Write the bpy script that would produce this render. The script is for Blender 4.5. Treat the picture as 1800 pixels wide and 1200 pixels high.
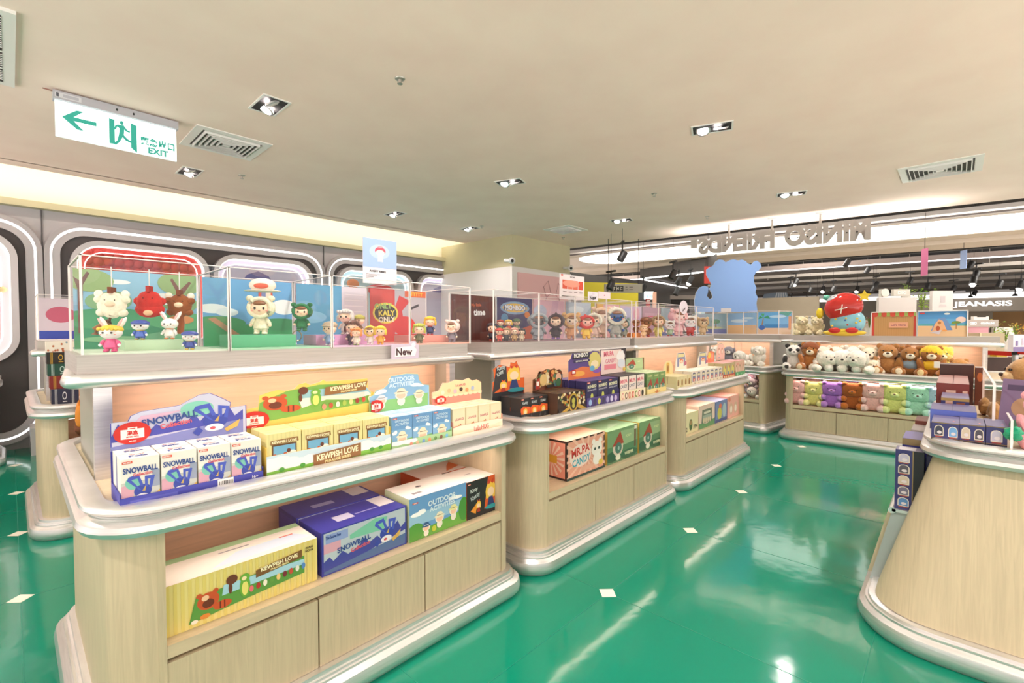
import bpy, math, random
from mathutils import Matrix, Vector
R = random.Random(7)
PI = math.pi
S = bpy.context.scene
for o in list(bpy.data.objects): bpy.data.objects.remove(o)
COL = S.collection

# ------------------------------------------------------------------ camera
# world axes: X runs along the row of counters (away to the right), Y across it (to the left wall)
FPX, EYE = 831.0, 1.4
YAW = math.radians(43.3); PITCH = math.atan(23 / FPX)
cam = bpy.data.cameras.new('camera'); cam.sensor_width = 36; cam.lens = 36 * FPX / 1800
camo = bpy.data.objects.new('camera', cam); COL.objects.link(camo)
camo.location = (0, 0, EYE)
camo.rotation_euler = (PI / 2 - PITCH, 0, YAW - PI / 2)
cam.clip_start = 0.02; cam.clip_end = 200
S.camera = camo
# ------------------------------------------------------------------ view, world
S.view_settings.view_transform = 'Standard'; S.view_settings.look = 'None'
S.view_settings.exposure = 0.17; S.view_settings.gamma = 1.0
S.view_settings.use_curve_mapping = False
W = bpy.data.worlds.new('world'); S.world = W; W.use_nodes = True
bg = W.node_tree.nodes['Background']
bg.inputs[0].default_value = (1.0, 0.92, 0.87, 1); bg.inputs[1].default_value = 2.1
# world glow for the unseen mall, strengthened below eye level to lift the ceiling
_n = W.node_tree; _g = _n.nodes.new('ShaderNodeTexCoord'); _x = _n.nodes.new('ShaderNodeSeparateXYZ'); _r = _n.nodes.new('ShaderNodeMapRange')
_r.inputs[1].default_value = -.25; _r.inputs[2].default_value = .15; _r.inputs[3].default_value = 3.3; _r.inputs[4].default_value = .55
_n.links.new(_g.outputs['Generated'], _x.inputs[0]); _n.links.new(_x.outputs['Z'], _r.inputs[0]); _n.links.new(_r.outputs[0], bg.inputs[1])
CEIL = 3.1

def area(name, loc, sx, sy, power, col=(1, .93, .84), rot=(0, 0, 0), spread=180):
    l = bpy.data.lights.new(name, 'AREA'); l.shape = 'RECTANGLE'; l.size = sx; l.size_y = sy
    l.energy = power; l.color = col; l.spread = math.radians(spread)
    o = bpy.data.objects.new(name, l); COL.objects.link(o); o.location = loc; o.rotation_euler = rot
    return o
# cove light along the left wall, hidden above the ceiling edge
area('cove_light', (1.2, 7.40, 3.16), 11.6, .05, 32, (1, .93, .78), (math.radians(110), 0, 0))
area('sign_wash_light', (8.42, 1.9, 2.72), .08, 3.4, 26, (1, .96, .9), (PI, 0, math.radians(7.7)))
DOWN = [(1.39, 3.85, 0), (1.37, 6.1, 0), (4.12, 1.55, .35), (4.02, 3.82, .35), (3.96, 6.12, 0), (6.8, 1.56, .3), (6.63, 3.88, .3), (5.4, 6.08, 0)]
for k, (x, y, a) in enumerate(DOWN):
    area('downlight_beam', (x, y, CEIL - .012), .14, .14, 22, (1, .92, .86), (0, 0, 0), 130)
for (x, y) in [(-1.3, 3.85), (-1.3, 1.6), (1.4, 1.55), (-1.3, -.8), (1.4, -.8), (4.1, -.8), (6.8, -.8), (4.1, -3), (6.8, -3), (1.4, -3)]:
    area('downlight_beam', (x, y, CEIL - .012), .14, .14, 22, (1, .92, .86), (0, 0, 0), 130)

# ------------------------------------------------------------------ pixel rays (photo frame 1800x1200) -> points on real planes
_c, _s = math.cos(PITCH), math.sin(PITCH)
def ray(px, py):
    a = (px - 900) / FPX; b = (600 - py) / FPX
    X, Y, Z = a, _c + b * _s, -_s + b * _c
    ux, uy = math.sin(YAW), math.cos(YAW)
    return Vector((X * ux + Y * uy, -X * uy + Y * ux, Z))
def onZ(px, py, z=0.0): d = ray(px, py); return d * ((z - EYE) / d.z) + Vector((0, 0, EYE))
def onX(px, py, x): d = ray(px, py); return d * (x / d.x) + Vector((0, 0, EYE))
def onY(px, py, y): d = ray(px, py); return d * (y / d.y) + Vector((0, 0, EYE))
def onP(px, py, p, n):
    d = ray(px, py); n = Vector((n[0], n[1], 0)); return d * (Vector((p[0], p[1], 0)).dot(n) / d.dot(n)) + Vector((0, 0, EYE))
VD = Vector((math.cos(YAW), math.sin(YAW), 0))            # horizontal view direction
def onD(px, py, dep): d = ray(px, py); return d * (dep / d.dot(VD)) + Vector((0, 0, EYE))
def scale_at(p): return Vector((p[0], p[1], 0)).dot(VD) / FPX     # metres per photo pixel there

# ------------------------------------------------------------------ materials
def lin(h):
    h = h.lstrip('#'); out = []
    for i in (0, 2, 4):
        c = int(h[i:i + 2], 16) / 255
        out.append(c / 12.92 if c <= .04045 else ((c + .055) / 1.055) ** 2.4)
    return out
_M = {}
def mat(h, rough=.55, metal=0.0, emit=0.0, kind=''):
    key = (h, rough, metal, emit, kind)
    if key in _M: return _M[key]
    m = bpy.data.materials.new(('m_' + kind + h.strip('#'))); m.use_nodes = True
    nt = m.node_tree; b = nt.nodes['Principled BSDF']; c = lin(h)
    b.inputs['Base Color'].default_value = (*c, 1)
    b.inputs['Roughness'].default_value = rough; b.inputs['Metallic'].default_value = metal
    if emit:
        b.inputs['Emission Color'].default_value = (*c, 1); b.inputs['Emission Strength'].default_value = emit
    if kind:
        tc = nt.nodes.new('ShaderNodeTexCoord'); mp = nt.nodes.new('ShaderNodeMapping'); nz = nt.nodes.new('ShaderNodeTexNoise')
        nt.links.new(tc.outputs['Object'], mp.inputs[0]); nt.links.new(mp.outputs[0], nz.inputs[0])
        rp = nt.nodes.new('ShaderNodeValToRGB')
        lo, hi, sc, scale, det = dict(wood=(.87, 1.03, (16, 16, .9), 4.5, 7), woodx=(.88, 1.05, (1.0, 12, 12), 3.2, 6), fur=(.86, 1.08, (1, 1, 1), 55, 3), woody=(.87, 1.03, (1.2, 16, .9), 4.5, 7),
                            brush=(.90, 1.06, (1, 1, 40), 5, 3), wall=(.96, 1.03, (1, 1, 1), 2.2, 4))[kind]
        mp.inputs['Scale'].default_value = sc; nz.inputs['Scale'].default_value = scale; nz.inputs['Detail'].default_value = det
        nz.inputs['Distortion'].default_value = 1.1 if 'wood' in kind else 0
        rp.color_ramp.elements[0].position = .32; rp.color_ramp.elements[1].position = .68
        rp.color_ramp.elements[0].color = (*[min(1, x * lo) for x in c], 1); rp.color_ramp.elements[1].color = (*[min(1, x * hi) for x in c], 1)
        nt.links.new(nz.outputs[0], rp.inputs[0]); nt.links.new(rp.outputs[0], b.inputs['Base Color'])
        if kind == 'fur':
            bp = nt.nodes.new('ShaderNodeBump'); bp.inputs['Strength'].default_value = .45; bp.inputs['Distance'].default_value = .006
            n2 = nt.nodes.new('ShaderNodeTexNoise'); n2.inputs['Scale'].default_value = 110; nt.links.new(tc.outputs['Object'], n2.inputs[0])
            nt.links.new(n2.outputs[0], bp.inputs['Height']); nt.links.new(bp.outputs[0], b.inputs['Normal'])
            b.inputs['Sheen Weight'].default_value = .25
    _M[key] = m
    return m
def fur(h): return mat(h, .9, 0, 0, 'fur')
WOOD = mat('#cbbb9c', .45, 0, 0, 'wood'); WOODX = mat('#d2c0a0', .4, 0, 0, 'woodx')
WOOD_GLOW = mat('#e3bfa2', .5, 0, 0, 'woodx')  # same counter wood with the pink strip glow put into its colour
SILVER = mat('#e4e2e1', .32, .78, 0, 'brush'); BAND = mat('#b9b3ae', .42, .35, 0, 'brush')
DARK = mat('#1d1b1b', .6)
LED = mat('#ffffff', .5, 0, 2.2)
LEDT = mat('#fffefc', .5, 0, 1.1)
LEDW = mat('#fff0dd', .5, 0, 2.5)
def acrylic(name, tint, gloss):
    m = bpy.data.materials.new(name); m.use_nodes = True; nt = m.node_tree; nt.nodes.clear()
    o = nt.nodes.new('ShaderNodeOutputMaterial'); mx = nt.nodes.new('ShaderNodeMixShader')
    t = nt.nodes.new('ShaderNodeBsdfTransparent'); t.inputs[0].default_value = (*tint, 1)
    g = nt.nodes.new('ShaderNodeBsdfGlossy'); g.inputs['Roughness'].default_value = .04
    lw = nt.nodes.new('ShaderNodeLayerWeight'); lw.inputs[0].default_value = .35
    mm = nt.nodes.new('ShaderNodeMath'); mm.operation = 'MULTIPLY_ADD'; mm.inputs[1].default_value = .10; mm.inputs[2].default_value = gloss
    nt.links.new(lw.outputs['Facing'], mm.inputs[0]); nt.links.new(mm.outputs[0], mx.inputs[0])
    nt.links.new(t.outputs[0], mx.inputs[1]); nt.links.new(g.outputs[0], mx.inputs[2]); nt.links.new(mx.outputs[0], o.inputs[0])
    return m
GLASS = acrylic('acrylic_sheet', (.99, .993, .993), .02)
EDGE = mat('#f3e9e6', .25)
# floor
def floor_mat():
    m = bpy.data.materials.new('glossy_green_vinyl'); m.use_nodes = True; nt = m.node_tree; b = nt.nodes['Principled BSDF']
    tc = nt.nodes.new('ShaderNodeTexCoord'); nz = nt.nodes.new('ShaderNodeTexNoise'); nz.inputs['Scale'].default_value = 1.3; nz.inputs['Detail'].default_value = 3
    rp = nt.nodes.new('ShaderNodeValToRGB')
    rp.color_ramp.elements[0].color = (*lin('#00785f'), 1); rp.color_ramp.elements[1].color = (*lin('#00836a'), 1)
    nt.links.new(tc.outputs['Object'], nz.inputs[0]); nt.links.new(nz.outputs[0], rp.inputs[0]); nt.links.new(rp.outputs[0], b.inputs['Base Color'])
    # tile joints on the 1.066 m grid
    sep = nt.nodes.new('ShaderNodeSeparateXYZ'); nt.links.new(tc.outputs['Object'], sep.inputs[0])
    b.inputs['Roughness'].default_value = .1; b.inputs['IOR'].default_value = 1.5
    n2 = nt.nodes.new('ShaderNodeTexNoise'); n2.inputs['Scale'].default_value = 7; n2.inputs['Detail'].default_value = 2
    bp = nt.nodes.new('ShaderNodeBump'); bp.inputs['Strength'].default_value = .06; bp.inputs['Distance'].default_value = .02
    nt.links.new(tc.outputs['Object'], n2.inputs[0]); nt.links.new(n2.outputs[0], bp.inputs['Height']); nt.links.new(bp.outputs[0], b.inputs['Normal'])
    return m
GREEN = floor_mat()

# ------------------------------------------------------------------ mesh builder
_T = {}
def text_geo(s, bold=0.0):
    k = (s, bold)
    if k in _T: return _T[k]
    cu = bpy.data.curves.new('t', 'FONT'); cu.body = s; cu.offset = bold; cu.resolution_u = 3; cu.fill_mode = 'FRONT'
    ob = bpy.data.objects.new('t', cu); me = ob.to_mesh()
    vs = [(v.co.x, v.co.y) for v in me.vertices]; fs = [tuple(p.vertices) for p in me.polygons]
    ob.to_mesh_clear(); bpy.data.objects.remove(ob); bpy.data.curves.remove(cu)
    if not vs: vs = [(0, 0), (1, 0), (1, 1)]; fs = [(0, 1, 2)]
    x0 = min(v[0] for v in vs); x1 = max(v[0] for v in vs); y0 = min(v[1] for v in vs); y1 = max(v[1] for v in vs)
    w = (x1 - x0) / (y1 - y0)
    vs = [((v[0] - x0) / (y1 - y0) - w / 2, (v[1] - y0) / (y1 - y0) - .5) for v in vs]
    _T[k] = (vs, fs, w); return _T[k]
def F_front(x, y, z): return Matrix(((1, 0, 0, x), (0, 0, -1, y), (0, 1, 0, z), (0, 0, 0, 1)))      # seen from -Y
def F_left(x, y, z): return Matrix(((0, 0, -1, x), (-1, 0, 0, y), (0, 1, 0, z), (0, 0, 0, 1)))      # seen from -X
def F_top(x, y, z): return Matrix.Translation((x, y, z))
def F_dir(x, y, z, ang): return Matrix.Translation((x, y, z)) @ Matrix.Rotation(ang, 4, 'Z') @ F_front(0, 0, 0)
def clip(poly):
    for ax, lo, sg in ((0, 0, 1), (0, 1, -1), (1, 0, 1), (1, 1, -1)):
        out = []
        for i in range(len(poly)):
            a, b = poly[i - 1], poly[i]
            ia = (a[ax] - lo) * sg >= 0; ib = (b[ax] - lo) * sg >= 0
            if ia != ib:
                t = (lo - a[ax]) / (b[ax] - a[ax]); out.append((a[0] + t * (b[0] - a[0]), a[1] + t * (b[1] - a[1])))
            if ib: out.append(b)
        poly = out
        if not poly: return []
    return poly
def rrect(x0, y0, x1, y1, r, n=6):
    r = r if isinstance(r, (list, tuple)) else [r] * 4
    out = []
    for (cx, cy, a0, rr) in ((x0, y0, PI, r[0]), (x1, y0, 1.5 * PI, r[1]), (x1, y1, 0, r[2]), (x0, y1, .5 * PI, r[3])):
        sx = 1 if cx == x0 else -1; sy = 1 if cy == y0 else -1
        for k in range(n + 1):
            a = a0 + k * PI / 2 / n; out.append((cx + sx * rr + rr * math.cos(a), cy + sy * rr + rr * math.sin(a)))
    return out
class MB:
    def __init__(s): s.v = []; s.f = []; s.mi = []; s.ms = []
    def add(s, vs, fs, m, M=None):
        if m not in s.ms: s.ms.append(m)
        i = s.ms.index(m); n = len(s.v)
        for p in vs:
            p = Vector(p)
            if M is not None: p = M @ p
            s.v.append(p)
        for f in fs: s.f.append([n + k for k in f]); s.mi.append(i)
        return s
    def box(s, x0, y0, z0, x1, y1, z1, m, M=None):
        return s.add([(x0, y0, z0), (x1, y0, z0), (x1, y1, z0), (x0, y1, z0), (x0, y0, z1), (x1, y0, z1), (x1, y1, z1), (x0, y1, z1)],
              [(0, 3, 2, 1), (4, 5, 6, 7), (0, 1, 5, 4), (1, 2, 6, 5), (2, 3, 7, 6), (3, 0, 4, 7)], m, M)
    def prism(s, pts, M, t, m, ms=None, z0=0.0):
        n = len(pts); vs = [(p[0], p[1], z0) for p in pts] + [(p[0], p[1], z0 + t) for p in pts]
        s.add(vs, [tuple(range(n - 1, -1, -1)), tuple(range(n, 2 * n))], m, M)
        return s.add(vs, [(i, (i + 1) % n, n + (i + 1) % n, n + i) for i in range(n)], ms or m, M)
    def loft(s, rings, m, cap=True, closed=True, M=None):
        n = len(rings[0]); vs = [p for r in rings for p in r]; fs = []
        for k in range(len(rings) - 1):
            for i in range(n if closed else n - 1):
                j = (i + 1) % n; fs.append((k * n + i, k * n + j, (k + 1) * n + j, (k + 1) * n + i))
        if cap: fs += [tuple(range(n - 1, -1, -1)), tuple((len(rings) - 1) * n + i for i in range(n))]
        return s.add(vs, fs, m, M)
    def lathe(s, prof, m, M=None, n=20):
        return s.loft([[(r * math.cos(2 * PI * i / n), r * math.sin(2 * PI * i / n), z) for i in range(n)] for r, z in prof], m, True, True, M)
    def tube(s, pts, r, m, n=8, closed=False, M=None, r1=None):
        P = [Vector(p) for p in pts]; N = len(P); rings = []
        for i in range(N):
            a = P[i - 1] if (i > 0 or closed) else P[i]; b = P[(i + 1) % N] if (i < N - 1 or closed) else P[i]
            t = (b - a).normalized(); up = Vector((0, 0, 1)) if abs(t.z) < .9 else Vector((1, 0, 0))
            u = t.cross(up).normalized(); w = u.cross(t); rr = r if r1 is None else r + (r1 - r) * i / (N - 1)
            rings.append([P[i] + (u * math.cos(2 * PI * k / n) + w * math.sin(2 * PI * k / n)) * rr for k in range(n)])
        if closed: rings.append(rings[0])
        return s.loft(rings, m, not closed, True, M)
    def ball(s, c, r, m, fuzz=0, n=14, M=None, rot=None):
        r = r if isinstance(r, (tuple, list)) else (r, r, r); h = max(5, n * 2 // 3); vs = []; fs = []
        Rm = Matrix.Rotation(rot[0], 3, rot[1]) if rot else None
        for j in range(h + 1):
            a = PI * j / h
            for i in range(n):
                b = 2 * PI * i / n; k = 1 + (R.uniform(-fuzz, fuzz) if fuzz else 0)
                p = Vector((r[0] * math.sin(a) * math.cos(b) * k, r[1] * math.sin(a) * math.sin(b) * k, r[2] * math.cos(a) * k))
                if Rm: p = Rm @ p
                vs.append(p + Vector(c))
        for j in range(h):
            for i in range(n):
                i2 = (i + 1) % n; fs.append((j * n + i, (j + 1) * n + i, (j + 1) * n + i2, j * n + i2))
        return s.add(vs, fs, m, M)
    def sweep(s, x0, y0, x1, y1, r, prof, m, n=7):       # closed profile (outset, z) swept round a rounded rectangle
        path = rrect(x0, y0, x1, y1, r, n); rs = r if isinstance(r, (list, tuple)) else [r] * 4
        nrm = []
        for a0 in (PI, 1.5 * PI, 0, .5 * PI):
            for k in range(n + 1): nrm.append((math.cos(a0 + k * PI / 2 / n), math.sin(a0 + k * PI / 2 / n)))
        rings = [[(p[0] + q[0] * o, p[1] + q[1] * o, z) for (o, z) in prof] for p, q in zip(path, nrm)]
        rings.append(rings[0]); return s.loft(rings, m, False)
    # flat printing on a face: items in 0..1 units of the face; M maps face (right, up, out)
    def art(s, M, w, h, items, lift=.0006, rough=.5, emit=0):
        for k, it in enumerate(items):
            z = lift * (1 + .35 * k); t = it[0]; cm = mat(it[-1], rough, 0, emit) if isinstance(it[-1], str) and it[-1].startswith('#') else None
            if t == 'r': pl = [(it[1], it[2]), (it[3], it[2]), (it[3], it[4]), (it[1], it[4])]
            elif t == 'e': pl = [(it[1] + it[3] * math.cos(a * PI / 10), it[2] + it[4] * math.sin(a * PI / 10)) for a in range(20)]
            elif t == 'p': pl = it[1]
            elif t == 't':      # ('t', text, cx, cy, height_frac, max_width_frac, slant, colour)
                vs, fs, tw = text_geo(it[1], .034)
                hh = it[4] * h; ww = tw * hh
                if it[5] and ww > it[5] * w: sx = it[5] * w / ww
                else: sx = 1
                ca, sa = math.cos(it[6]), math.sin(it[6])
                s.add([(it[2] * w + (a * hh * sx) * ca - b * hh * sa, it[3] * h + (a * hh * sx) * sa + b * hh * ca, z) for a, b in vs], fs, cm, M); continue
            pl = clip(pl)
            if len(pl) > 2: s.add([(a * w, b * h, z) for a, b in pl], [tuple(range(len(pl)))], cm, M)
        return s
    def build(s, name, parent=None, loc=None, rz=0, smooth=True, rot=None):
        me = bpy.data.meshes.new(name); me.from_pydata([tuple(v) for v in s.v], [], s.f)
        for m in s.ms: me.materials.append(m)
        me.polygons.foreach_set('material_index', s.mi)
        if smooth:
            me.polygons.foreach_set('use_smooth', [True] * len(s.f)); me.set_sharp_from_angle(angle=math.radians(38))
        me.update(); o = bpy.data.objects.new(name, me); COL.objects.link(o)
        if parent: o.parent = parent
        if loc is not None: o.location = loc
        o.rotation_euler = rot if rot else (0, 0, rz)
        return o
def tag(o, label=None, cat=None, group=None, kind=None):
    if label: o['label'] = label
    if cat: o['category'] = cat
    if group: o['group'] = group
    if kind: o['kind'] = kind
    return o
def empty(name, loc, rz=0, label=None, cat=None, group=None):
    o = bpy.data.objects.new(name, None); COL.objects.link(o); o.location = loc; o.rotation_euler = (0, 0, rz); o.empty_display_size = .05
    return tag(o, label, cat, group)
def copy_tree(root, loc, rz=0, label=None, group=None, scale=None):
    r = root.copy(); COL.objects.link(r); r.location = loc; r.rotation_euler = (0, 0, rz)
    if scale: r.scale = scale
    if label: r['label'] = label
    if group: r['group'] = group
    for ch in [c for c in root.children]:
        c = ch.copy(); COL.objects.link(c); c.parent = r
        for g in [q for q in ch.children]:
            d = g.copy(); COL.objects.link(d); d.parent = c
    return r
def struct(mb, name, **k): o = mb.build(name, **k); o['kind'] = 'structure'; return o
ORD = ['first', 'second', 'third', 'fourth', 'fifth', 'sixth', 'seventh', 'eighth', 'ninth', 'tenth', 'eleventh', 'twelfth']

# ================================================================== SETTING
EX = lambda y: 8.811 - .1352 * (y - 1.626)                 # front edge of the lowered ceiling
EDIR = Vector((-.134, .991, 0)); ENRM = Vector((.991, .134, 0)); EANG = math.atan2(.991, -.134)
m = MB(); m.box(-3.4, -3.6, -.05, 10.2, 9, 0, GREEN); struct(m, 'floor')
m = MB(); m.box(10.2, -16, -.05, 48, 26, -.002, mat('#cbbfae', .25, 0, 0, 'wall')); struct(m, 'floor_mall')
# joints and diamond inlays
m = MB(); JM = mat('#00826b', .35)
for k in range(-3, 9): m.box(.009 + 1.066 * k - .0015, -3.6, 0, .009 + 1.066 * k + .0015, 8, .0008, JM)
for y in (-3.1, -2.0, -.9, .25, 1.322, 2.42, 3.51, 4.64, 5.80, 6.99): m.box(-3.4, y - .0015, 0, 10, y + .0015, .0008, JM)
struct(m, 'floor_joints')
k = 0
for ix, iy in [(2, 1.322), (3, 1.322), (4, 1.322), (5, 1.322), (6, 1.322), (0, 3.51), (0, 4.64), (0, 5.80), (0, 6.99)]:
    m = MB(); x, y, r = .009 + 1.066 * ix, iy, .052
    m.prism([(x - r, y), (x, y - r), (x + r, y), (x, y + r)], None, .0015, mat('#e9e2d2', .3))
    struct(m, 'floor_diamond')
# lowered ceiling
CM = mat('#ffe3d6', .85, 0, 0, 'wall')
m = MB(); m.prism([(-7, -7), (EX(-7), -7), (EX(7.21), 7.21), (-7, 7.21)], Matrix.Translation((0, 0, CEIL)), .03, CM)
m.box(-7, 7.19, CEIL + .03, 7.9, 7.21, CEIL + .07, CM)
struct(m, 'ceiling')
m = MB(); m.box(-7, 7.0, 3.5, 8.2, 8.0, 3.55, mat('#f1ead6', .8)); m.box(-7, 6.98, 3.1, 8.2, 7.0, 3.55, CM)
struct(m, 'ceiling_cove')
m = MB(); m.box(-7, 7.93, 2.8, 8.2, 8.0, 3.5, mat('#f1ead6', .8)); struct(m, 'wall_cove')
m = MB(); m.box(-7, 7.35, 3.15, 8.0, 7.37, 3.165, LEDW); tag(m.build('cove_light_strip'), 'warm white light strip glowing in the ceiling cove along the left wall', 'light strip')
# left wall of panels
GW = mat('#bcb6bb', .45, .15, 0, 'wall')
m = MB(); m.box(-7, 7.92, 0, 7.2, 8.0, 2.80, GW)
struct(m, 'wall_left')
m = MB(); m.box(-7, 7.80, 2.80, 7.2, 8.0, 2.875, mat('#c6bd9c', .6)); struct(m, 'trim_1')
m = MB()
for x in (-3.2, .28, 3.70): m.box(x - .006, 7.905, 0, x + .006, 7.921, 2.80, mat('#5c585c', .6))
struct(m, 'trim_2')
def ringpts(x0, z0, x1, z1, r, n=10): return rrect(x0, z0, x1, z1, r, n)
def ring(mb, x0, z0, x1, z1, r, wd, y, t, m):
    a = ringpts(x0, z0, x1, z1, r); b = ringpts(x0 + wd, z0 + wd, x1 - wd, z1 - wd, max(.01, r - wd))
    mb.loft([[(p[0], y, p[1]) for p in a], [(p[0], y - t, p[1]) for p in a], [(p[0], y - t, p[1]) for p in b], [(p[0], y, p[1]) for p in b]], m, False)
BAYS = [(-3.12, .235), (.335, 3.665), (3.76, 7.12)]
for i, (a, b) in enumerate(BAYS):
    t = empty('lit_wall_frame', ((a + b) / 2, 7.9, 0), 0, ['grey wall frame with white light line at the far left edge', 'large grey wall frame outlined in white light behind the nearest counter',
              'grey wall frame outlined in white light beside the white column'][i], 'wall frame', 'light-lined frames along the left wall')
    ox = (a + b) / 2
    f = MB(); ring(f, a - .045 - ox, .065, b + .045 - ox, 2.69, .39, .05, .02, .06, mat('#b8b2b6', .35, .4)); ring(f, a + .026 - ox, .136, b - .026 - ox, 2.612, .32, .07, .02, .04, mat('#c4bfc4', .35, .35)); f.build('frame', t)
    f = MB(); ring(f, a - ox, .11, b - ox, 2.638, .345, .026, .01, .03, LED); f.build('light_line', t)
    f = MB(); f.prism(ringpts(a + .085 - ox, .19, b - .085 - ox, 2.56, .26), F_front(0, .018, 0), .012, mat('#4f494c', .5, 0, 0, 'wall')); f.build('dark_panel', t)
# smaller lit display windows inside the frames
WIN = [(-1.5, .075, '#e7c3c8', 'pale pink', 'at the far left edge'), (.51, 1.97, '#c9433c', 'red quilted', 'above the nearest clear case'), (2.02, 3.46, '#d5c7dd', 'pale lilac', 'left of the blue price card'),
       (3.88, 5.45, '#b9d4df', 'pale blue', 'behind the blue price card'), (5.55, 6.98, '#cfc4de', 'lilac and white', 'beside the white column')]
for i, (a, b, c, nm, wh) in enumerate(WIN):
    cx = (a + b) / 2; t = empty('display_window', (cx, 7.9, 0), 0, f'round cornered wall display window with {nm} back {wh}', 'display window', 'display windows on the left wall')
    w = (b - a) / 2; f = MB(); ring(f, -w, 1.0, w, 2.49, .3, .06, .005, .12, mat('#cfc9cd', .3, .5)); f.build('frame', t)
    f = MB(); ring(f, -w + .06, 1.06, w - .06, 2.43, .24, .014, .005, .09, LEDT); ring(f, -w + .13, 1.13, w - .13, 2.36, .2, .012, .005, .05, LEDT); f.build('light_line', t)
    f = MB(); f.prism(ringpts(-w + .05, 1.05, w - .05, 2.44, .25), F_front(0, .004, 0), .02, mat(c, .5)); 
    if i == 1:
        for gx in range(12):
            for gz in range(3): f.ball((-w + .17 + gx * .1, -.02, 2.34 - gz * .1), (.052, .02, .052), mat('#d2483f', .45), n=8)
    if i in (2, 4): f.prism([(-.3, 2.15), (.1, 2.15), (.05, 2.22), (-.1, 2.28), (-.25, 2.22)], F_front(0, -.02, 0), .01, mat('#6d5b9c', .5))
    if i == 3: f.ball((.1, -.03, 2.12), (.3, .03, .1), mat('#d84a4e', .5)); f.ball((-.45, -.03, 2.2), (.12, .02, .08), mat('#e98b4e', .5))
    if i == 0:
        for q in range(7): f.ball((.5 + R.uniform(-.1, .1), -.03, 1.2 + q * .16), (.12, .03, .05), mat(R.choice(['#e7897c', '#f0d9a4', '#c7574f', '#ffffff']), .5))
    f.build('back_panel', t)
# low bins under the frames at the wall
m = MB(); m.prism([(0, 0), (.75, 0), (.75, .55), (.62, .42), (.3, .30), (0, .30)], F_front(.13, 7.78, 0), .4, mat('#c9c4c8', .4, .2)); tag(m.build('plinth_block'), 'grey curved plinth block at the foot of the left wall', 'plinth')
m = MB(); m.box(.17, 7.36, .17, .56, 7.375, .195, LED, None); 
# column
CO = mat('#c9c19f', .7, 0, 0, 'wall')
m = MB(); m.box(6.26, 5.9, 0, 8.02, 7.98, CEIL, CO); struct(m, 'wall_column')
t = empty('column_cladding', (6.2, 5.84, 0), 0, 'white cladding round the column carrying a pink panel with an animal line drawing', 'wall cladding')
f = MB(); f.box(0, 0, 0, 1.78, .05, 2.52, mat('#efe7e6', .5)); f.box(0, 0.05, 0, .05, 2.05, 2.52, mat('#e6dfdf', .45)); f.build('panel', t)
f = MB(); f.box(.14, -.02, 1.0, 1.66, 0, 2.42, mat('#f0b9bb', .5))
LN = mat('#b5757d', .5)
def outline(mb, pts, M, m, r=.006, closed=True):
    mb.tube([M @ Vector((p[0], p[1], 0)) for p in pts], r, m, 5, closed)
Mx = F_front(.14, -.022, 1.0)
outline(f, [(1.0 + .27 * math.cos(a), .78 + .24 * math.sin(a) * (1 + .25 * (math.sin(a) > 0))) for a in [k * PI / 12 for k in range(24)]], Mx, LN)
outline(f, [(.82, .98), (.72, 1.2), (.86, 1.32), (.95, 1.08)], Mx, LN, closed=False)
outline(f, [(1.1, 1.06), (1.18, 1.3), (1.3, 1.2), (1.22, .95)], Mx, LN, closed=False)
outline(f, [(.72, .7), (.55, .95), (.5, .8), (.66, .55)], Mx, LN, closed=False)
f.build('picture_panel', t)
for i, (px, py, yy) in enumerate([(900, 458, 5.86), (1003, 471, 5.86)]):
    p = onY(px, py, 5.72)
    t = empty('security_camera', tuple(p), 0, ['white dome camera on the left corner of the column cladding', 'white dome camera on the right edge of the column cladding'][i], 'security camera', 'cameras on the column')
    f = MB(); f.ball((0, 0, 0), .06, mat('#e8e6e8', .3)); f.tube([(0, 0, 0), (0, .175, .02)], .03, mat('#e8e6e8', .3)); f.build('housing', t)
    f = MB(); f.ball((-.035, -.04, -.01), .028, DARK, n=10); f.build('lens', t)

# ------------------------------------------------------------------ ceiling fittings
WH = mat('#eeeae6', .4)
def downlight(x, y, a, lbl, n=2):
    t = empty('ceiling_downlight', (x, y, CEIL), a, lbl, 'downlight', 'square recessed downlights in the ceiling')
    sx, sy = .085, .15
    f = MB(); f.loft([[(-sx - .014, -sy - .014, 0), (sx + .014, -sy - .014, 0), (sx + .014, sy + .014, 0), (-sx - .014, sy + .014, 0)], [(-sx - .014, -sy - .014, -.006), (sx + .014, -sy - .014, -.006), (sx + .014, sy + .014, -.006), (-sx - .014, sy + .014, -.006)],
              [(-sx, -sy, -.006), (sx, -sy, -.006), (sx, sy, -.006), (-sx, sy, -.006)], [(-sx, -sy, -.001), (sx, -sy, -.001), (sx, sy, -.001), (-sx, sy, -.001)]], WH, False); f.build('trim_ring', t)
    f = MB(); f.box(-sx, -sy, -.003, sx, sy, -.001, DARK); f.build('black_recess', t)
    for s in (-1, 1):
        f = MB(); M = Matrix.Translation((0, s * .07, -.008)) @ Matrix.Rotation(.5 * s, 4, 'Y')
        f.lathe([(.058, .006), (.06, -.006), (.05, -.01)], mat('#c9c6c8', .25, .6), M); f.lathe([(.046, -.0102), (.02, -.014), (.0, -.014)], LED if s > 0 else mat('#dcd9d6', .2, .3), M); f.build('lamp', t)
DL = ['in the ceiling nearest the exit sign', 'above the display windows left of the air grille', 'large in the ceiling above the green aisle', 'in the ceiling right of the sprinkler over the middle counter', 'beside the light cove above the price card',
      'nearest the air vent by the hanging letters', 'to the left of the hanging letters', 'small in the ceiling in front of the column']
for (x, y, a), s_ in zip(DOWN, DL): downlight(x, y, a, 'recessed downlight ' + s_)
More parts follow.
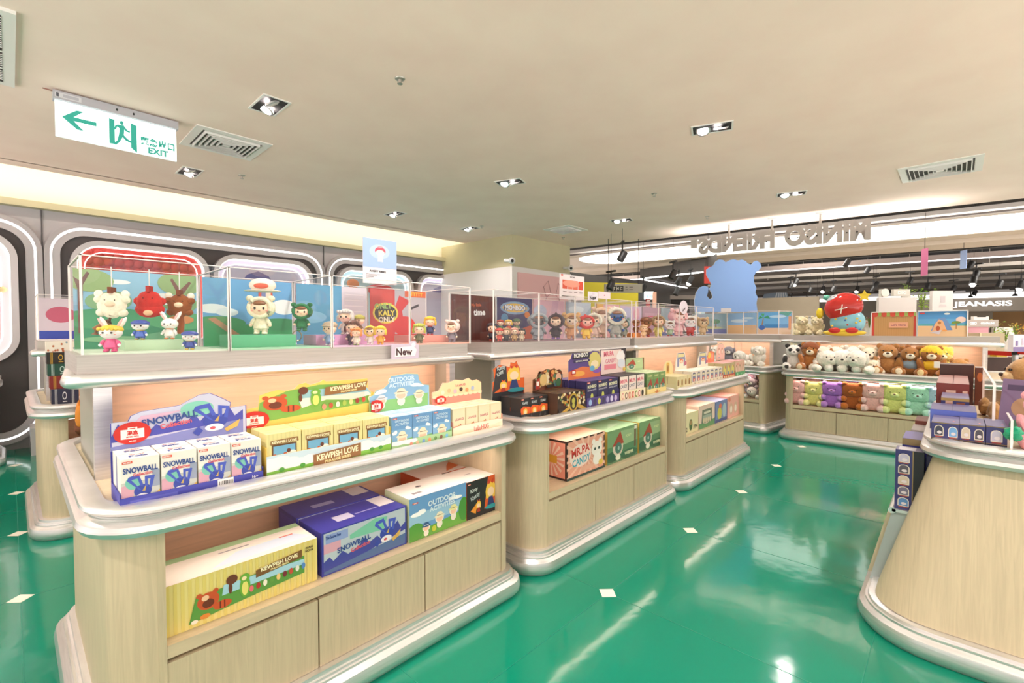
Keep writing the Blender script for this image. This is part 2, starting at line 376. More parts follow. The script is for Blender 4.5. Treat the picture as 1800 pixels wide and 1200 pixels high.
def diffuser(x, y, sz, lbl, nb=6):
    t = empty('air_diffuser', (x, y, CEIL), 0, lbl, 'air vent', 'square air vents in the ceiling')
    f = MB(); h = sz / 2
    def sq(hh, z): return [(-hh, -hh, z), (hh, -hh, z), (hh, hh, z), (-hh, hh, z)]
    f.loft([sq(h, 0), sq(h, -.008), sq(h - .06, -.012), sq(h - .065, 0)], WH, False); f.build('frame', t)
    f = MB(); f.box(-h + .06, -h + .06, -.002, h - .06, h - .06, -.001, mat('#4c4a48', .6)); f.build('throat', t)
    f = MB(); k = h - .08
    while k > .03: f.loft([sq(k, -.003), sq(k - .004, -.026), sq(k - .01, -.026), sq(k - .006, -.003)], WH, False); k -= .038
    f.box(-.03, -.03, -.02, .03, .03, -.015, WH); f.build('louvres', t)
diffuser(1.4, 4.94, .6, 'large square white air vent beside the exit sign')
diffuser(6.85, .17, .66, 'square white air vent above the right side of the aisle')
diffuser(6.6, 4.95, .55, 'small square air vent near the column')
t = empty('ceiling_grille', (-.2, 4.27, CEIL), 0, 'white slotted air conditioner grille at the top left corner', 'air grille')
f = MB(); f.box(-.4, -.56, -.02, .256, .56, 0, WH); f.build('frame', t)
f = MB()
for a, b in [(-.5, -.03), (.0, .24), (.27, .5)]: f.box(.13, a, -.022, .2, b, -.019, DARK); [f.box(.13, a + .02 + .03 * q, -.026, .2, a + .026 + .03 * q, -.02, WH) for q in range(int((b - a) / .03) - 1)]
f.build('slots', t)
for i, (px, py) in enumerate([(703, 138), (425, 308), (1150, 340), (1243, 380), (847, 397), (990, 417)]):
    p = onZ(px, py, CEIL); f = MB(); f.lathe([(.035, 0), (.032, -.006), (.012, -.01), (.01, -.03), (.018, -.032), (.018, -.036), (0, -.036)], mat('#b9b3aa', .35, .6))
    tag(f.build('sprinkler_head', None, tuple(p)), 'small round metal sprinkler head ' + ['in the open ceiling right of the near downlight', 'in the ceiling behind the large air vent', 'above the middle of the aisle', 'in the ceiling left of the hanging letters', 'just left of the column top', 'just right of the column top'][i], 'sprinkler', 'sprinklers in the ceiling')
# exit sign
t = empty('exit_sign', (.61, 4.72, 3.03), 0, 'lit green and white emergency exit sign with a left arrow hanging from the ceiling', 'exit sign')
f = MB(); f.box(-.37, -.04, 0, .37, .04, .06, mat('#bcbcc6', .35, .3)); f.box(-.15, -.02, .06, .15, .02, .07, mat('#777', .5) if False else mat('#777777', .5))
for q in (-.02, .08): f.ball((q, -.041, .03), (.006, .003, .01), DARK, n=8)
f.box(-.42, -.01, .055, -.37, -.005, .062, mat('#9a6a5a', .5)); f.art(F_front(-.36, -.0405, .012), .14, .035, [('r', 0, 0, 1, 1, '#d8d8de'), ('r', .05, .1, .15, .9, '#555560'), ('r', .3, .2, .9, .8, '#b8b8c2')]); f.build('casing', t)
f = MB(); f.box(-.36, -.008, -.255, .36, .008, 0, mat('#f4fffb', .4, 0, .7)); G = '#2f9f8f'
run = [('p', [(.05, .57), (.16, .84), (.21, .84), (.135, .63), (.31, .63), (.31, .52), (.135, .52), (.21, .3), (.16, .3)], G),
       ('r', .41, .12, .455, .85, G), ('r', .41, .12, .47, .2, G), ('p', [(.59, .86), (.64, .82), (.64, .0), (.59, .12)], G), ('e', .515, .80, .016, .06, G),
       ('p', [(.48, .72), (.53, .74), (.56, .62), (.585, .6), (.58, .56), (.55, .57), (.535, .62), (.53, .45), (.56, .36), (.6, .3), (.6, .25), (.545, .3), (.52, .38), (.49, .2), (.46, .1), (.445, .15), (.475, .25), (.49, .45), (.495, .62), (.475, .66), (.465, .56), (.45, .56), (.46, .68)], G),
       ('t', '緊急出口', .825, .42, .25, .31, 0, G), ('t', 'EXIT', .83, .16, .19, .28, 0, G)]
f.art(F_front(-.36, -.0085, -.255), .72, .255, run, .0005, .4, .35); f.build('lit_panel', t)

# ------------------------------------------------------------------ the mall beyond the ceiling edge
def ebeam(py, z, dz, wd, m, name='', px=1440, a=-22, b=9, mb=None):
    p = onZ(px, py, z); f = mb or MB()
    M = Matrix(((EDIR.x, ENRM.x, 0, p.x), (EDIR.y, ENRM.y, 0, p.y), (0, 0, 1, z), (0, 0, 0, 1)))
    f.box(a, 0, 0, b, wd, dz, m, M); return f
VOID = mat('#2b2927', .9)
m = MB(); m.prism([(EX(-30) + .3, -30), (60, -30), (60, 40), (EX(30) + .3, 40)], Matrix.Translation((0, 0, 4.6)), .05, VOID); struct(m, 'ceiling_void')
GP = mat('#c2bab2', .5, .1); GD = mat('#6a635e', .6); BE = mat('#d3c3b3', .6)
m = ebeam(399, 3.32, .07, .22, GP); ebeam(405, 3.22, .03, .12, mat('#6f6560', .6), mb=m); tag(m.build('ceiling_duct'), 'grey painted ceiling duct just behind the hanging letters', 'duct')
m = ebeam(409, 3.12, .035, .16, BE); ebeam(434, 3.1, .3, .6, BE, mb=m); ebeam(446, 3.02, .4, 1.2, BE, mb=m); struct(m, 'ceiling_bulkhead')
p0 = onZ(1440, 411, 3.1); p1 = onZ(1440, 433, 3.1)
m = MB(); wd = (p1 - p0).dot(ENRM); L0 = (onP(1000, 457, p0, ENRM) - p0).dot(EDIR)
M = Matrix(((EDIR.x, ENRM.x, 0, p0.x), (EDIR.y, ENRM.y, 0, p0.y), (0, 0, 1, 3.1), (0, 0, 0, 1)))
m.prism(rrect(-16, 0, L0, wd, [.05, .7, .7, .05]), M, .04, mat('#fffdf6', .5, 0, 2.2)); tag(m.build('light_ceiling_panel'), 'very long glowing white ceiling light panel behind the hanging letters', 'light panel')
m = ebeam(456, 3.0, .05, .2, DARK); ebeam(471, 2.905, .13, .05, mat('#a1938d', .6), mb=m); struct(m, 'ceiling_fascia', )
m = ebeam(471.5, 2.88, .022, .05, LED); tag(m.build('light_line'), 'thin white light line along the dark brown ceiling fascia', 'light strip')
k = 0
for py, z, dz, wd, mm, nm, lb in [(478, 3.3, .1, .5, GD, 'cable_tray', 'wide dark cable tray nearest the lit fascia'), (484, 3.1, .09, .12, GP, 'ceiling_pipe', 'thick grey pipe under the dark ceiling, nearest of the row'), (489, 3.3, .2, .8, mat('#6e6a62', .7), 'ceiling_duct', 'olive grey flat duct under the dark ceiling'),
            (494, 3.05, .07, .1, GP, 'ceiling_pipe', 'second grey pipe under the dark ceiling'), (499, 3.1, .1, .12, mat('#77706a', .6), 'ceiling_pipe', 'dull brown pipe in the middle of the dark ceiling'), (504, 3.05, .09, .14, GP, 'ceiling_pipe', 'grey pipe in front of the far shop fronts'),
            (509, 3.0, .16, .3, mat('#6b655f', .6), 'ceiling_duct', 'long brown duct before the far shops'), (514, 3.0, .1, .2, mat('#9b9188', .6), 'ceiling_pipe', 'pale pipe close to the far shop fronts'), (519, 2.95, .12, .2, GD, 'cable_tray', 'dark cable tray just above the far shop fronts')]:
    tag(ebeam(py, z, dz, wd, mm, a=-26, b=14).build(nm), lb, 'ceiling pipe')
# cable tray hangers and cross members
m = MB()
for q in range(26):
    p = onZ(1440, 484, 3.15) + EDIR * (-12 + q * .8) + ENRM * R.uniform(-.4, 6); m.tube([tuple(p), (p.x, p.y, 4.6)], .012, GP, 5)
for q in range(9):
    p = onZ(1440, 480, 3.5) + EDIR * (-9 + q * 1.7); m.tube([tuple(p), tuple(p + ENRM * 6 + EDIR * 2.5)], .03, GP, 6)
tag(m.build('ceiling_hangers'), 'thin grey hanger rods and struts in the dark open ceiling', 'hanger rods', kind='stuff')
# added fill lights for the mall hall, kept above the pipes
for q in range(5):
    p = onZ(1440, 470, 3.05) + EDIR * (-10 + q * 5); p.z = 3.62; area('mall_fill_light', tuple(p), 1.2, 3, 190, (1, .95, .88), (0, 0, EANG))
TL = mat('#1c1a1a', .5)
def tracklight(px, py, dep, lit, lbl, s=1.0, top=3.1):
    p = onD(px, py, dep); t = empty('track_light', tuple(p), YAW + R.uniform(-.8, .8), lbl, 'spotlight', 'black track spotlights in the mall ceiling')
    f = MB(); Mr = Matrix.Rotation(.5, 4, 'X'); f.lathe([(.05 * s, .09 * s), (.06 * s, .07 * s), (.06 * s, -.09 * s), (.05 * s, -.095 * s)], TL, Mr, 12); f.build('lamp_head', t)
    f = MB(); f.tube([(0, 0, .05 * s), (0, 0, .24 * s)], .014 * s, TL, 6); f.tube([(0, 0, .24 * s), (0, 0, 4.6 - p.z)], .003, TL, 4); f.box(-.12 * s, -.02, .22 * s, .12 * s, .02, .25 * s, TL); f.build('bracket', t)
    if lit: f = MB(); f.lathe([(.055 * s, -.097 * s), (.0, -.1 * s)], mat('#fffaf0', .5, 0, 7), Mr, 12); f.ball((0, .04, -.09 * s), .05 * s, mat('#fffaf0', .5, 0, 7), n=8); f.build('lens', t)
TLS = [(1094, 450, 9, 0, 'dark spotlight in front of the glowing ceiling panel'), (1489, 462, 12.5, 0, 'black spotlight on the brown fascia above the strawberry-hat figure'), (1183, 482, 10, 0, 'black spotlight left of the blue cut-out, nearest'),
       (1214, 492, 12, 1, 'lit spotlight just left of the blue cut-out'), (1193, 494, 12, 0, 'small dark spotlight beside the red flag'), (1074, 500, 9.5, 0, 'black spotlight over the yellow wall'), (1190, 512, 12, 0, 'black spotlight above the red poster'), (1131, 506, 12, 0, 'black spotlight at the end of the way sign'),
       (1399, 495, 15, 1, 'spotlight angled to the left beside the blue cut-out'), (1390, 502, 15, 0, 'dark spotlight right of the blue cut-out'), (1447, 508, 17, 1, 'lit spotlight above the seated bears'), (1424, 510, 16, 0, 'dark spotlight above the left seated bear'), (1391, 528, 19, 1, 'low lit spotlight over the left seated bear'), (1418, 525, 20, 1, 'tiny lit spotlight above the left seated bear'),
       (1436, 528, 18, 1, 'low lit spotlight left of the strawberry hat'), (1465, 508, 15, 0, 'black spotlight above the strawberry hat'), (1507, 508, 17, 1, 'lit spotlight right of the strawberry hat'), (1525, 475, 14, 0, 'black spotlight under the lit fascia line'), (1540, 500, 16, 1, 'lit spotlight left of the round shop sign'), (1535, 508, 15, 0, 'dark spotlight beside the round shop sign'),
       (1600, 493, 14, 0, 'black spotlight above the awning panel, on the left'), (1631, 503, 14, 0, 'black spotlight above the tall white board'), (1676, 507, 15, 0, 'small black spotlight right of the tall white board'), (1711, 493, 11, 1, 'large lit spotlight above the white lit shop name'), (1706, 466, 12, 0, 'black spotlight beside the hanging blue banner'),
       (1716, 482, 12, 0, 'tilted black spotlight above the large lit one'), (1757, 500, 12, 0, 'black spotlight above the right end of the shop name'), (1795, 501, 11, 1, 'lit spotlight at the right picture edge'), (1713, 515, 17, 1, 'small spotlight touching the top of the shop name'), (1706, 524, 17, 0, 'black spotlight before the letter A of the shop name'), (1784, 522, 16, 0, 'black spotlight over the end of the shop name')]
for a in TLS: tracklight(a[0], a[1], a[2] * .9, a[3], a[4])
# hanging reversed letters
pL = onZ(1357, 384, CEIL); dl = (onP(1531, 408, pL, ENRM) - onP(1212, 436, pL, ENRM)); 
t = empty('hanging_letters', (pL.x, pL.y, CEIL), EANG - PI, 'grey backs of large hanging letters seen in reverse, on three thin rods', 'shop sign')
GL = mat('#b9b1ab', .5, .2)
def letters(word, cx, cz, h, wmax, par, M0):
    vs, fs, w = text_geo(word, .06); sx = wmax / (w * h)
    n = len(vs); f = MB(); V = [(-(a * h * sx) + cx, -.02, b * h + cz) for a, b in vs]; V2 = [(a, .02, c) for a, _, c in V]
    f.add(V, fs, GL); f.add(V2, fs, GL)
    ed = {}
    for q in fs:
        for i in range(len(q)):
            e_ = (q[i], q[(i + 1) % len(q)]); ed[tuple(sorted(e_))] = ed.get(tuple(sorted(e_)), 0) + 1
    be = [e_ for e_, c in ed.items() if c == 1]
    f.add(V + V2, [(a, b, b + n, a + n) for a, b in be], GL)
    for q in range(int(wmax / .12)): f.ball((cx - wmax / 2 + .06 + q * .12, -.024, cz - .03), .01, DARK, n=6)
    f.build('lettering', par)
# local x of this empty points towards the right of the picture
tw = t.matrix_basis.to_3x3() if False else Matrix.Rotation(EANG - PI, 3, 'Z')
def loc_x(px, py): q = onP(px, py, pL, ENRM); d = q - Vector((pL.x, pL.y, CEIL)); return tw.inverted() @ d
a = loc_x(1531, 392); b = loc_x(1379, 408); z1 = loc_x(1440, 392); z0 = loc_x(1440, 429)
letters('MINISO', (a.x + b.x) / 2, (z0.z + z1.z) / 2, (z1.z - z0.z), abs(a.x - b.x), t, None)
a = loc_x(1362, 408); b = loc_x(1228, 430); z1 = loc_x(1290, 412); z0 = loc_x(1290, 442)
letters('FRIENDS', (a.x + b.x) / 2, (z0.z + z1.z) / 2, (z1.z - z0.z), abs(a.x - b.x), t, None)
f = MB(); a = loc_x(1220, 430); f.box(a.x - .05, -.02, a.z - .06, a.x + .05, .02, a.z + .08, GL); f.build('small_mark', t)
for px, py in [(1281, 393), (1357, 384), (1442, 373)]:
    a = loc_x(px, py); f = MB(); f.tube([(a.x, .03, 0), (a.x, .03, -.34)], .016, mat('#b9b2ab', .4, .3)); f.box(a.x - .06, -.03, -.01, a.x + .06, .09, 0, WH); f.build('rod', t)

# far shop fronts
def wallE(px0, px1, py_top, dep, col, name, label=None, cat=None, z0=0, th=.2, struct_=True, rough=.6):
    a = onD(px0, py_top, dep); 
    # wall line through a, parallel to the ceiling edge
    b = onP(px1, py_top, a, ENRM); 
    d = (b - a); L = math.hypot(d.x, d.y); ang = math.atan2(d.y, d.x)
    f = MB(); f.box(0, 0, z0, L, th, a.z, mat(col, rough, 0, 0, 'wall'))
    o = f.build(name, None, (a.x, a.y, 0), ang)
    if struct_: o['kind'] = 'structure'
    else: tag(o, label, cat)
    return a, b, ang, L
wallE(1180, 1960, 538, 27, '#aba294', 'wall_far')
a, b, ang, L = wallE(1560, 1960, 528, 16, '#857c72', 'wall_shop', z0=1.93)
f = MB(); f.box(0, -.03, a.z - .0, L, 0, a.z + .03, LEDT); tag(f.build('light_line', None, (a.x, a.y, 0), ang), 'white light line along the top of the shop front with the lit name', 'light strip')
a2, b2, ang2, L2 = wallE(1745, 1960, 548, 15.8, '#a37c4e', 'wall_wood', z0=0)
wallE(1660, 1745, 548, 15.9, '#8c8377', 'wall_grey', z0=0)
pj = onP(1724, 535, a, Vector((math.sin(ang), -math.cos(ang), 0))); sj = scale_at(pj)
t = empty('lit_shop_sign', tuple(pj + Vector((-.06, -.02, 0))), ang, 'large glowing white shop name on the grey beige shop front', 'shop sign')
f = MB(); vs, fs, w = text_geo('JEANASIS', .02); hh = 11 * sj * 1.05; W_ = 92 * sj * 1.05
wl = abs(((onP(1773, 533, a, Vector((math.sin(ang), -math.cos(ang), 0))) - onP(1671, 537, a, Vector((math.sin(ang), -math.cos(ang), 0))))).length)
f.add([(p[0] * wl / w, -.05, p[1] * hh) for p in vs], fs, LEDT); f.add([(p[0] * wl / w, 0, p[1] * hh) for p in vs], fs, LEDT); f.build('lettering', t)
f = MB(); q = onD(1187, 522, 18.2); wallE(1186, 1440, 529, 18.6, '#a2957f', 'wall_shop_left')
p = onD(1186, 528, 18); f = ebeam(527.5, 2.5, .03, .08, LED, a=-2.2, b=9); tag(f.build('light_line'), 'long thin white light line above the far shops behind the strawberry-hat figure', 'light strip')
# dark wall on the left with yellow lit wall
def board(px0, py0, px1, py1, dep, m, name, label, cat, th=.06, items=None, ang=None, emit=0, zbase=None, extra=None):
    a = onD((px0 + px1) / 2, (py0 + py1) / 2, dep); s = scale_at(a); w = abs(px1 - px0) * s; h = abs(py1 - py0) * s
    an = YAW - PI / 2 if ang is None else ang
    f = MB(); z0 = -h / 2 if zbase is None else zbase - a.z; f.box(-w / 2, 0, z0, w / 2, th, h / 2, m)
    if items: f.art(F_front(-w / 2, -.0005, -h / 2), w, h, items, .003, .5, emit)
    if extra: extra(f, w, h)
    return tag(f.build(name, None, tuple(a), an), label, cat)
f = MB(); a = onD(1045, 480, 12); b = onD(1262, 512, 17); d = b - a; ang = math.atan2(d.y, d.x)
f.box(-2, 0, 0, d.to_2d().length, .1, 2.75, mat('#45413f', .6, 0, 0, 'wall')); o = f.build('wall_dark', None, (a.x, a.y, 0), ang); o['kind'] = 'structure'
tag(board(1020, 497, 1127, 531, 11.2, mat('#c9b51a', .5, 0, .15), 'yellow_wall_panel', 'bright yellow lit wall panel behind the way sign', 'wall panel', zbase=1.2, ang=YAW - PI / 2 + .25), kind=None)
m = MB(); 
def ledline(pts, z, r=.02):
    mm = MB(); P_ = [onZ(px, py, z) for px, py in pts]; mm.tube([tuple(p) for p in P_], r, LED, 6); return mm
tag(ledline([(1236, 478), (1125, 490), (1236, 511)], 2.72, .02).build('light_line'), 'thin white light line bent to a sharp V left of the blue cut-out', 'light strip')
f = MB(); P_ = [onZ(px, py, 2.77) for px, py in [(1240, 477), (1125, 489), (1240, 510), (1260, 470)]]; f.prism([(p.x, p.y) for p in P_], Matrix.Translation((0, 0, 2.78)), .3, mat('#57504d', .6)); struct(f, 'ceiling_baffle')
def wayart(f, w, h):
    for k in (-.4, .4): f.tube([(k * w, .03, h / 2), (k * w, .03, h / 2 + 2)], .006, DARK, 4)
    f.art(F_front(-w / 2, -.001, -h / 2), w, h, [('e', .08, .45, .035, .3, '#2c2a28')] + [('r', .145 + .09 * q, .15, .225 + .09 * q, .8, '#3a3633') for q in range(4)] + [('t', 'P T M C', .31, .48, .35, .32, 0, '#d8d0c4'), ('r', .55, .6, .6, .68, '#6a645e'), ('r', .55, .3, .62, .38, '#6a645e'), ('r', .65, .6, .75, .68, '#6a645e'), ('r', .65, .3, .75, .38, '#6a645e'), ('t', '+', .08, .45, .35, .1, 0, '#d8d0c4')], .002)
board(1063, 499, 1129, 514, 9, mat('#b7b0a4', .5), 'way_sign', 'grey hanging direction sign with black square symbols before the yellow wall', 'direction sign', extra=wayart)
board(1133, 512, 1149, 526, 13.5, mat('#eaf7f6', .5, 0, 1.5), 'lit_sign', 'small lit white and cyan sign on the dark wall', 'sign', items=[('t', '110', .6, .4, .4, .8, 0, '#6cb7c4')], emit=.6)
board(1136, 525, 1143, 542, 13.4, mat('#c92f2a', .5), 'red_poster', 'small red poster below the lit white sign', 'poster', items=[('r', .1, .7, .9, .9, '#e8d8d0')])
board(1148, 513, 1154, 545, 13.4, mat('#d9a58a', .5, 0, .5), 'lit_poster', 'narrow lit orange poster beside the red poster', 'poster')
board(1178, 519, 1222, 526, 14, mat('#8a8078', .5), 'shelf_board', 'pale shelf board in the opening of the dark wall', 'shelf')
board(1180, 526, 1212, 570, 14.2, mat('#211d1b', .7), 'doorway_panel', 'black opening under the pale shelf board in the dark wall', 'panel')
# far objects between the counters and the shops
board(1238, 468, 1250, 498, 8.9, mat('#d43c34', .5), 'red_flag', 'small red flag half hidden behind the blue cut-out', 'flag', th=.01, extra=lambda f, w, h: f.tube([(0, .005, h / 2), (0, .005, h / 2 + 2)], .004, DARK, 4))
BLU = mat('#7c9fd6', .6)
pts = [(1221, 548), (1220, 528), (1223, 514), (1229, 505), (1238, 502), (1245, 505), (1244, 513), (1242, 520), (1247, 526), (1252, 523), (1250, 515), (1246, 508), (1250, 500), (1246, 492), (1241, 483), (1241, 474), (1246, 470), (1253, 467), (1257, 460), (1263, 456), (1270, 457), (1275, 461), (1283, 457), (1290, 456), (1297, 458), (1303, 456), (1310, 459), (1314, 463), (1320, 465), (1324, 460), (1330, 458), (1336, 463), (1338, 469), (1333, 475), (1328, 479), (1324, 486), (1325, 497), (1329, 506), (1327, 514), (1331, 522), (1329, 533), (1331, 548)]
pc = onD(1275, 548, 6.9); P_ = [onP(px, py, pc, VD) for px, py in pts]; R_ = Vector((VD.y, -VD.x, 0))
f = MB(); f.prism([((p - pc).dot(R_), p.z - pc.z) for p in P_], F_front(0, 0, 0), .012, BLU, mat('#e8e4e0', .5)); f.prism([(-.07, 0), (.08, 0), (.08, .05), (-.07, .05)], F_front(0, -.013, 0), .003, mat('#c9c2c4', .5))
tag(f.build('cutout_board', None, tuple(pc), YAW - PI / 2), 'large plain blue back of a cut-out standee with wavy outline', 'cut-out board')
# hanging banners
for i, (px0, py0, px1, py1, c, dep, lb) in enumerate([(1620, 437, 1631, 484, '#d9719c', 8, 'pink hanging banner seen edge-on below the beige bulkhead'), (1690, 440, 1698, 472, '#a9c0f0', 9, 'pale blue hanging banner, right of the pink one')]):
    a = onD((px0 + px1) / 2, (py0 + py1) / 2, dep); s = scale_at(a); h = (py1 - py0) * s; f = MB(); f.box(-.085, 0, -h / 2, .085, .008, h / 2, mat(c, .5))
    f.tube([(0, .004, h / 2), (0, .004, h / 2 + .6)], .004, DARK, 5); f.art(F_front(-.085, -.001, -h / 2), .17, h, [('r', 0, .5, 1, .8, '#b87fd0' if i == 0 else '#cfe0ff'), ('r', .2, .2, .8, .35, '#f0c0d8' if i == 0 else '#7f9fe8')])
    tag(f.build('hanging_banner', None, tuple(a), YAW - PI / 2 + 1.35), lb, 'banner')
# white boards and plants behind the back counter
board(1545, 523, 1611, 548, 8.6, mat('#ddd2cd', .6), 'white_board', 'blank pale board behind the striped awning panel', 'board', zbase=0)
board(1639, 511, 1675, 548, 8.6, mat('#e2d8d5', .6), 'display_card', 'tall pale card with a faint grey mark above the beach panel', 'display card', items=[('r', .38, .45, .62, .75, '#c9bec0'), ('p', [(.3, .25), (.7, .25), (.62, .36), (.38, .36)], '#d2c6c6')], zbase=1.3)
board(1549, 508, 1561, 522, 8.8, mat('#d9d2c8', .5), 'round_sign', 'round pale shop sign above the blank board', 'sign', extra=lambda f, w, h: f.prism([(w / 2 * 1.1 * math.cos(q * PI / 8), h / 2 * 1.1 * math.sin(q * PI / 8)) for q in range(16)], F_front(0, -.002, 0), .02, mat('#e6ded2', .5)))
board(1571, 508, 1600, 520, 8.8, mat('#cfc8bc', .5), 'small_sign', 'narrow pale sign right of the round shop sign', 'sign', items=[('t', 'DIKI', .5, .5, .5, .8, 0, '#f4f0e8')])
def plant(px, py, dep, hpx, cols, label, n=60, w=.5, pot=False):
    a = onD(px, py, dep); s = scale_at(a); h = hpx * s; t = empty('potted_plant', tuple(a), 0, label, 'plant')
    f = MB(); g = MB()
    for q in range(n):
        an = R.uniform(0, 2 * PI); r = R.uniform(0, w * h); z = R.uniform(.15, 1) * h; c = Vector((r * math.cos(an), r * math.sin(an), z)); l = R.uniform(.06, .14) * h + .02
        d = Vector((math.cos(an), math.sin(an), R.uniform(-.3, .9))).normalized(); sd = d.cross(Vector((0, 0, 1))).normalized() * l * .35
        f.add([c, c + d * l * .5 + sd + Vector((0, 0, .01)), c + d * l, c + d * l * .5 - sd], [(0, 1, 2, 3)], mat(R.choice(cols), .6))
    f.build('leaves', t)
    for q in range(5): an = q * 1.3; g.tube([(0, 0, 0), (w * .3 * h * math.cos(an), w * .3 * h * math.sin(an), h * .8)], .008, mat('#6f7a3a', .7), 5)
    g.build('stems', t)
    g = MB(); g.lathe([(.06, -.14), (.08, 0), (.07, 0), (.0, -.02)], mat('#e6e0d8', .5)); g.build('pot', t); g = MB(); g.box(-.12, -.12, -a.z, .12, .12, -.14, mat('#d9d2c8', .5)); g.build('stand', t)
plant(1620, 548, 9.5, 40, ['#9fce3f', '#7fb83a', '#b7dc55'], 'bright green leafy plant behind the blank board', 90, .45)
plant(1592, 520, 9.6, 22, ['#9fce3f', '#7fb83a'], 'thin green plant sprigs above the narrow pale sign', 30, .35)
plant(1745, 592, 9, 30, ['#a8d24a', '#d8e060', '#7fb83a', '#e8d24a'], 'yellow green flowering plant behind the lens shop counter', 80, .5)
plant(1785, 590, 9.2, 22, ['#e8c84a', '#f0b040', '#9fce3f', '#e8e0a0'], 'yellow flowers at the right picture edge', 60, .6)
plant(1768, 600, 8.8, 22, ['#8fc04a', '#c8e070'], 'pale green plant between the yellow flowers and the sign', 50, .5)
plant(1528, 576, 8.8, 20, ['#3f7a3a', '#c83f3a', '#4c8a44'], 'small green and red plant right of the strawberry-hat figure', 40, .35)
plant(1166, 552, 11, 15, ['#9fce3f', '#7fb83a'], 'small green plant above the middle counter cases', 20, .5)
GEO = onD(1728, 568, 8.4)
t = empty('lens_shop_stand', tuple(GEO), YAW - PI / 2, 'pink and grey lens shop stand with white lettering above the red belt', 'shop stand'); s = scale_at(GEO)
f = MB(); f.box(-30 * s, 0, -6 * s, 27 * s, .25, 6 * s, mat('#b9ada6', .5)); f.art(F_front(-30 * s, -.001, -6 * s), 57 * s, 12 * s, [('t', 'GEO', .22, .5, .38, .26, 0, '#ffffff'), ('t', 'COLOR LENS', .66, .5, .26, .55, 0, '#ffffff')], .002, .5, .5); f.build('sign_header', t)
f = MB(); f.box(-30 * s, .02, -GEO.z, 12 * s, .25, -6 * s, mat('#dfa3ae', .5)); f.box(12 * s, .2, -GEO.z, 27 * s, .25, -6 * s, mat('#c7c1b4', .5)); f.build('back_panel', t)
f = MB(); f.box(13 * s, .05, -.2, 17 * s, .15, -8 * s, mat('#5c5450', .3)); f.box(20 * s, .05, -.2, 24 * s, .15, -8 * s, mat('#8c8478', .3)); f.build('shelf_goods', t)
board(1722, 585, 1766, 616, 7.9, mat('#c9b796', .5), 'beige_display_box', 'beige open display box standing behind the red belt', 'display box', th=.3, items=[('r', .1, .0, .65, .6, '#dcc9b2'), ('p', [(0, 0), (.06, 0), (.06, 1), (0, 1)], '#e4d8b0')], zbase=1.02)
board(1700, 594, 1722, 616, 7.95, mat('#dcb3a4', .5), 'pink_display_box', 'small salmon display box left of the beige one', 'display box', th=.2, items=[('r', .55, 0, .95, .6, '#c7a27c')], zbase=1.02)
board(1712, 556, 1738, 562, 8.9, mat('#f2efea', .5), 'white_light_box', 'white box with black handle above the lens shop sign', 'box', items=[('r', .2, .8, .8, 1, '#2c2a2a')])
board(1765, 575, 1785, 616, 9.4, mat('#fbf9f6', .5), 'white_counter_block', 'bright white counter block behind the beige display box', 'counter', th=.4, zbase=0)
f_ = board(1781, 588, 1830, 618, 5.6, mat('#f2ecf4', .5), 'lilac_standee', 'white and lilac rounded display board at the right edge', 'display board', items=[('r', 0, .0, 1, .28, '#8f7cae'), ('r', .08, .35, .16, .65, '#8f7cae'), ('r', .3, .4, .8, .8, '#e2d4ea')])
board(1700, 628, 1800, 690, 7.2, mat('#4b2f28', .5), 'dark_brown_counter', 'dark brown counter front behind the belt barrier', 'counter', th=.5, zbase=0)
board(1703, 619, 1772, 628, 7.25, mat('#e9dcc6', .5), 'counter_top', 'cream counter edge on top of the dark brown counter', 'counter top', th=.5)
board(1752, 619, 1770, 627, 7.1, mat('#e8c21a', .5), 'yellow_tray', 'small yellow tray on the cream counter', 'tray', th=.1)
for i, (px, py, w_, h_, c) in enumerate([(1185, 565, 12, 30, '#8fc8d8'), (1223, 530, 16, 40, '#bfe0ea')]):
    board(px, py, px + w_, py + h_, 10.5, mat(c, .4), 'blue_white_display', ['pale blue display panel over the middle counter cases', 'white and cyan display panel just left of the blue cut-out'][i], 'display panel', items=[('r', .3, 0, .6, 1, '#ffffff')], zbase=0)
t_ = onD(1352, 528, 22); f = MB(); f.prism([(-.36, -.1), (.36, -.1), (.24, .3), (-.24, .3)], F_front(0, 0, 0), 1.0, mat('#9fb0c0', .5)); f.box(-.33, -.02, -t_.z, .33, .6, -.1, mat('#c9c4c8', .5))
for q in range(5): f.prism([(-.32 + q * .14, -.1), (-.26 + q * .14, -.1), (-.18 + q * .09, .3), (-.22 + q * .09, .3)], F_front(0, -1.0, 0), .01, mat('#e3e9ee', .5))
tag(f.build('market_stall', None, tuple(t_), YAW - PI / 2), 'grey blue striped stall canopy right of the blue cut-out', 'stall')
f = MB(); q0 = onD(1330, 575, 10)
board(1383, 568, 1420, 600, 9.5, mat('#efe4b8', .5), 'cream_display', 'cream display block behind the left seated bear', 'display block', zbase=0)
board(1400, 555, 1440, 569, 9.8, mat('#d6d0c6', .5), 'white_shelf_display', 'pale shelf display behind the seated bears', 'display shelf', zbase=0, items=[('r', .3, .7, .9, .9, '#9a948c')])
board(1515, 562, 1531, 596, 8.9, mat('#e6dfd8', .5), 'white_pillar_block', 'white block between the strawberry-hat figure and the striped panel', 'display block', zbase=0)
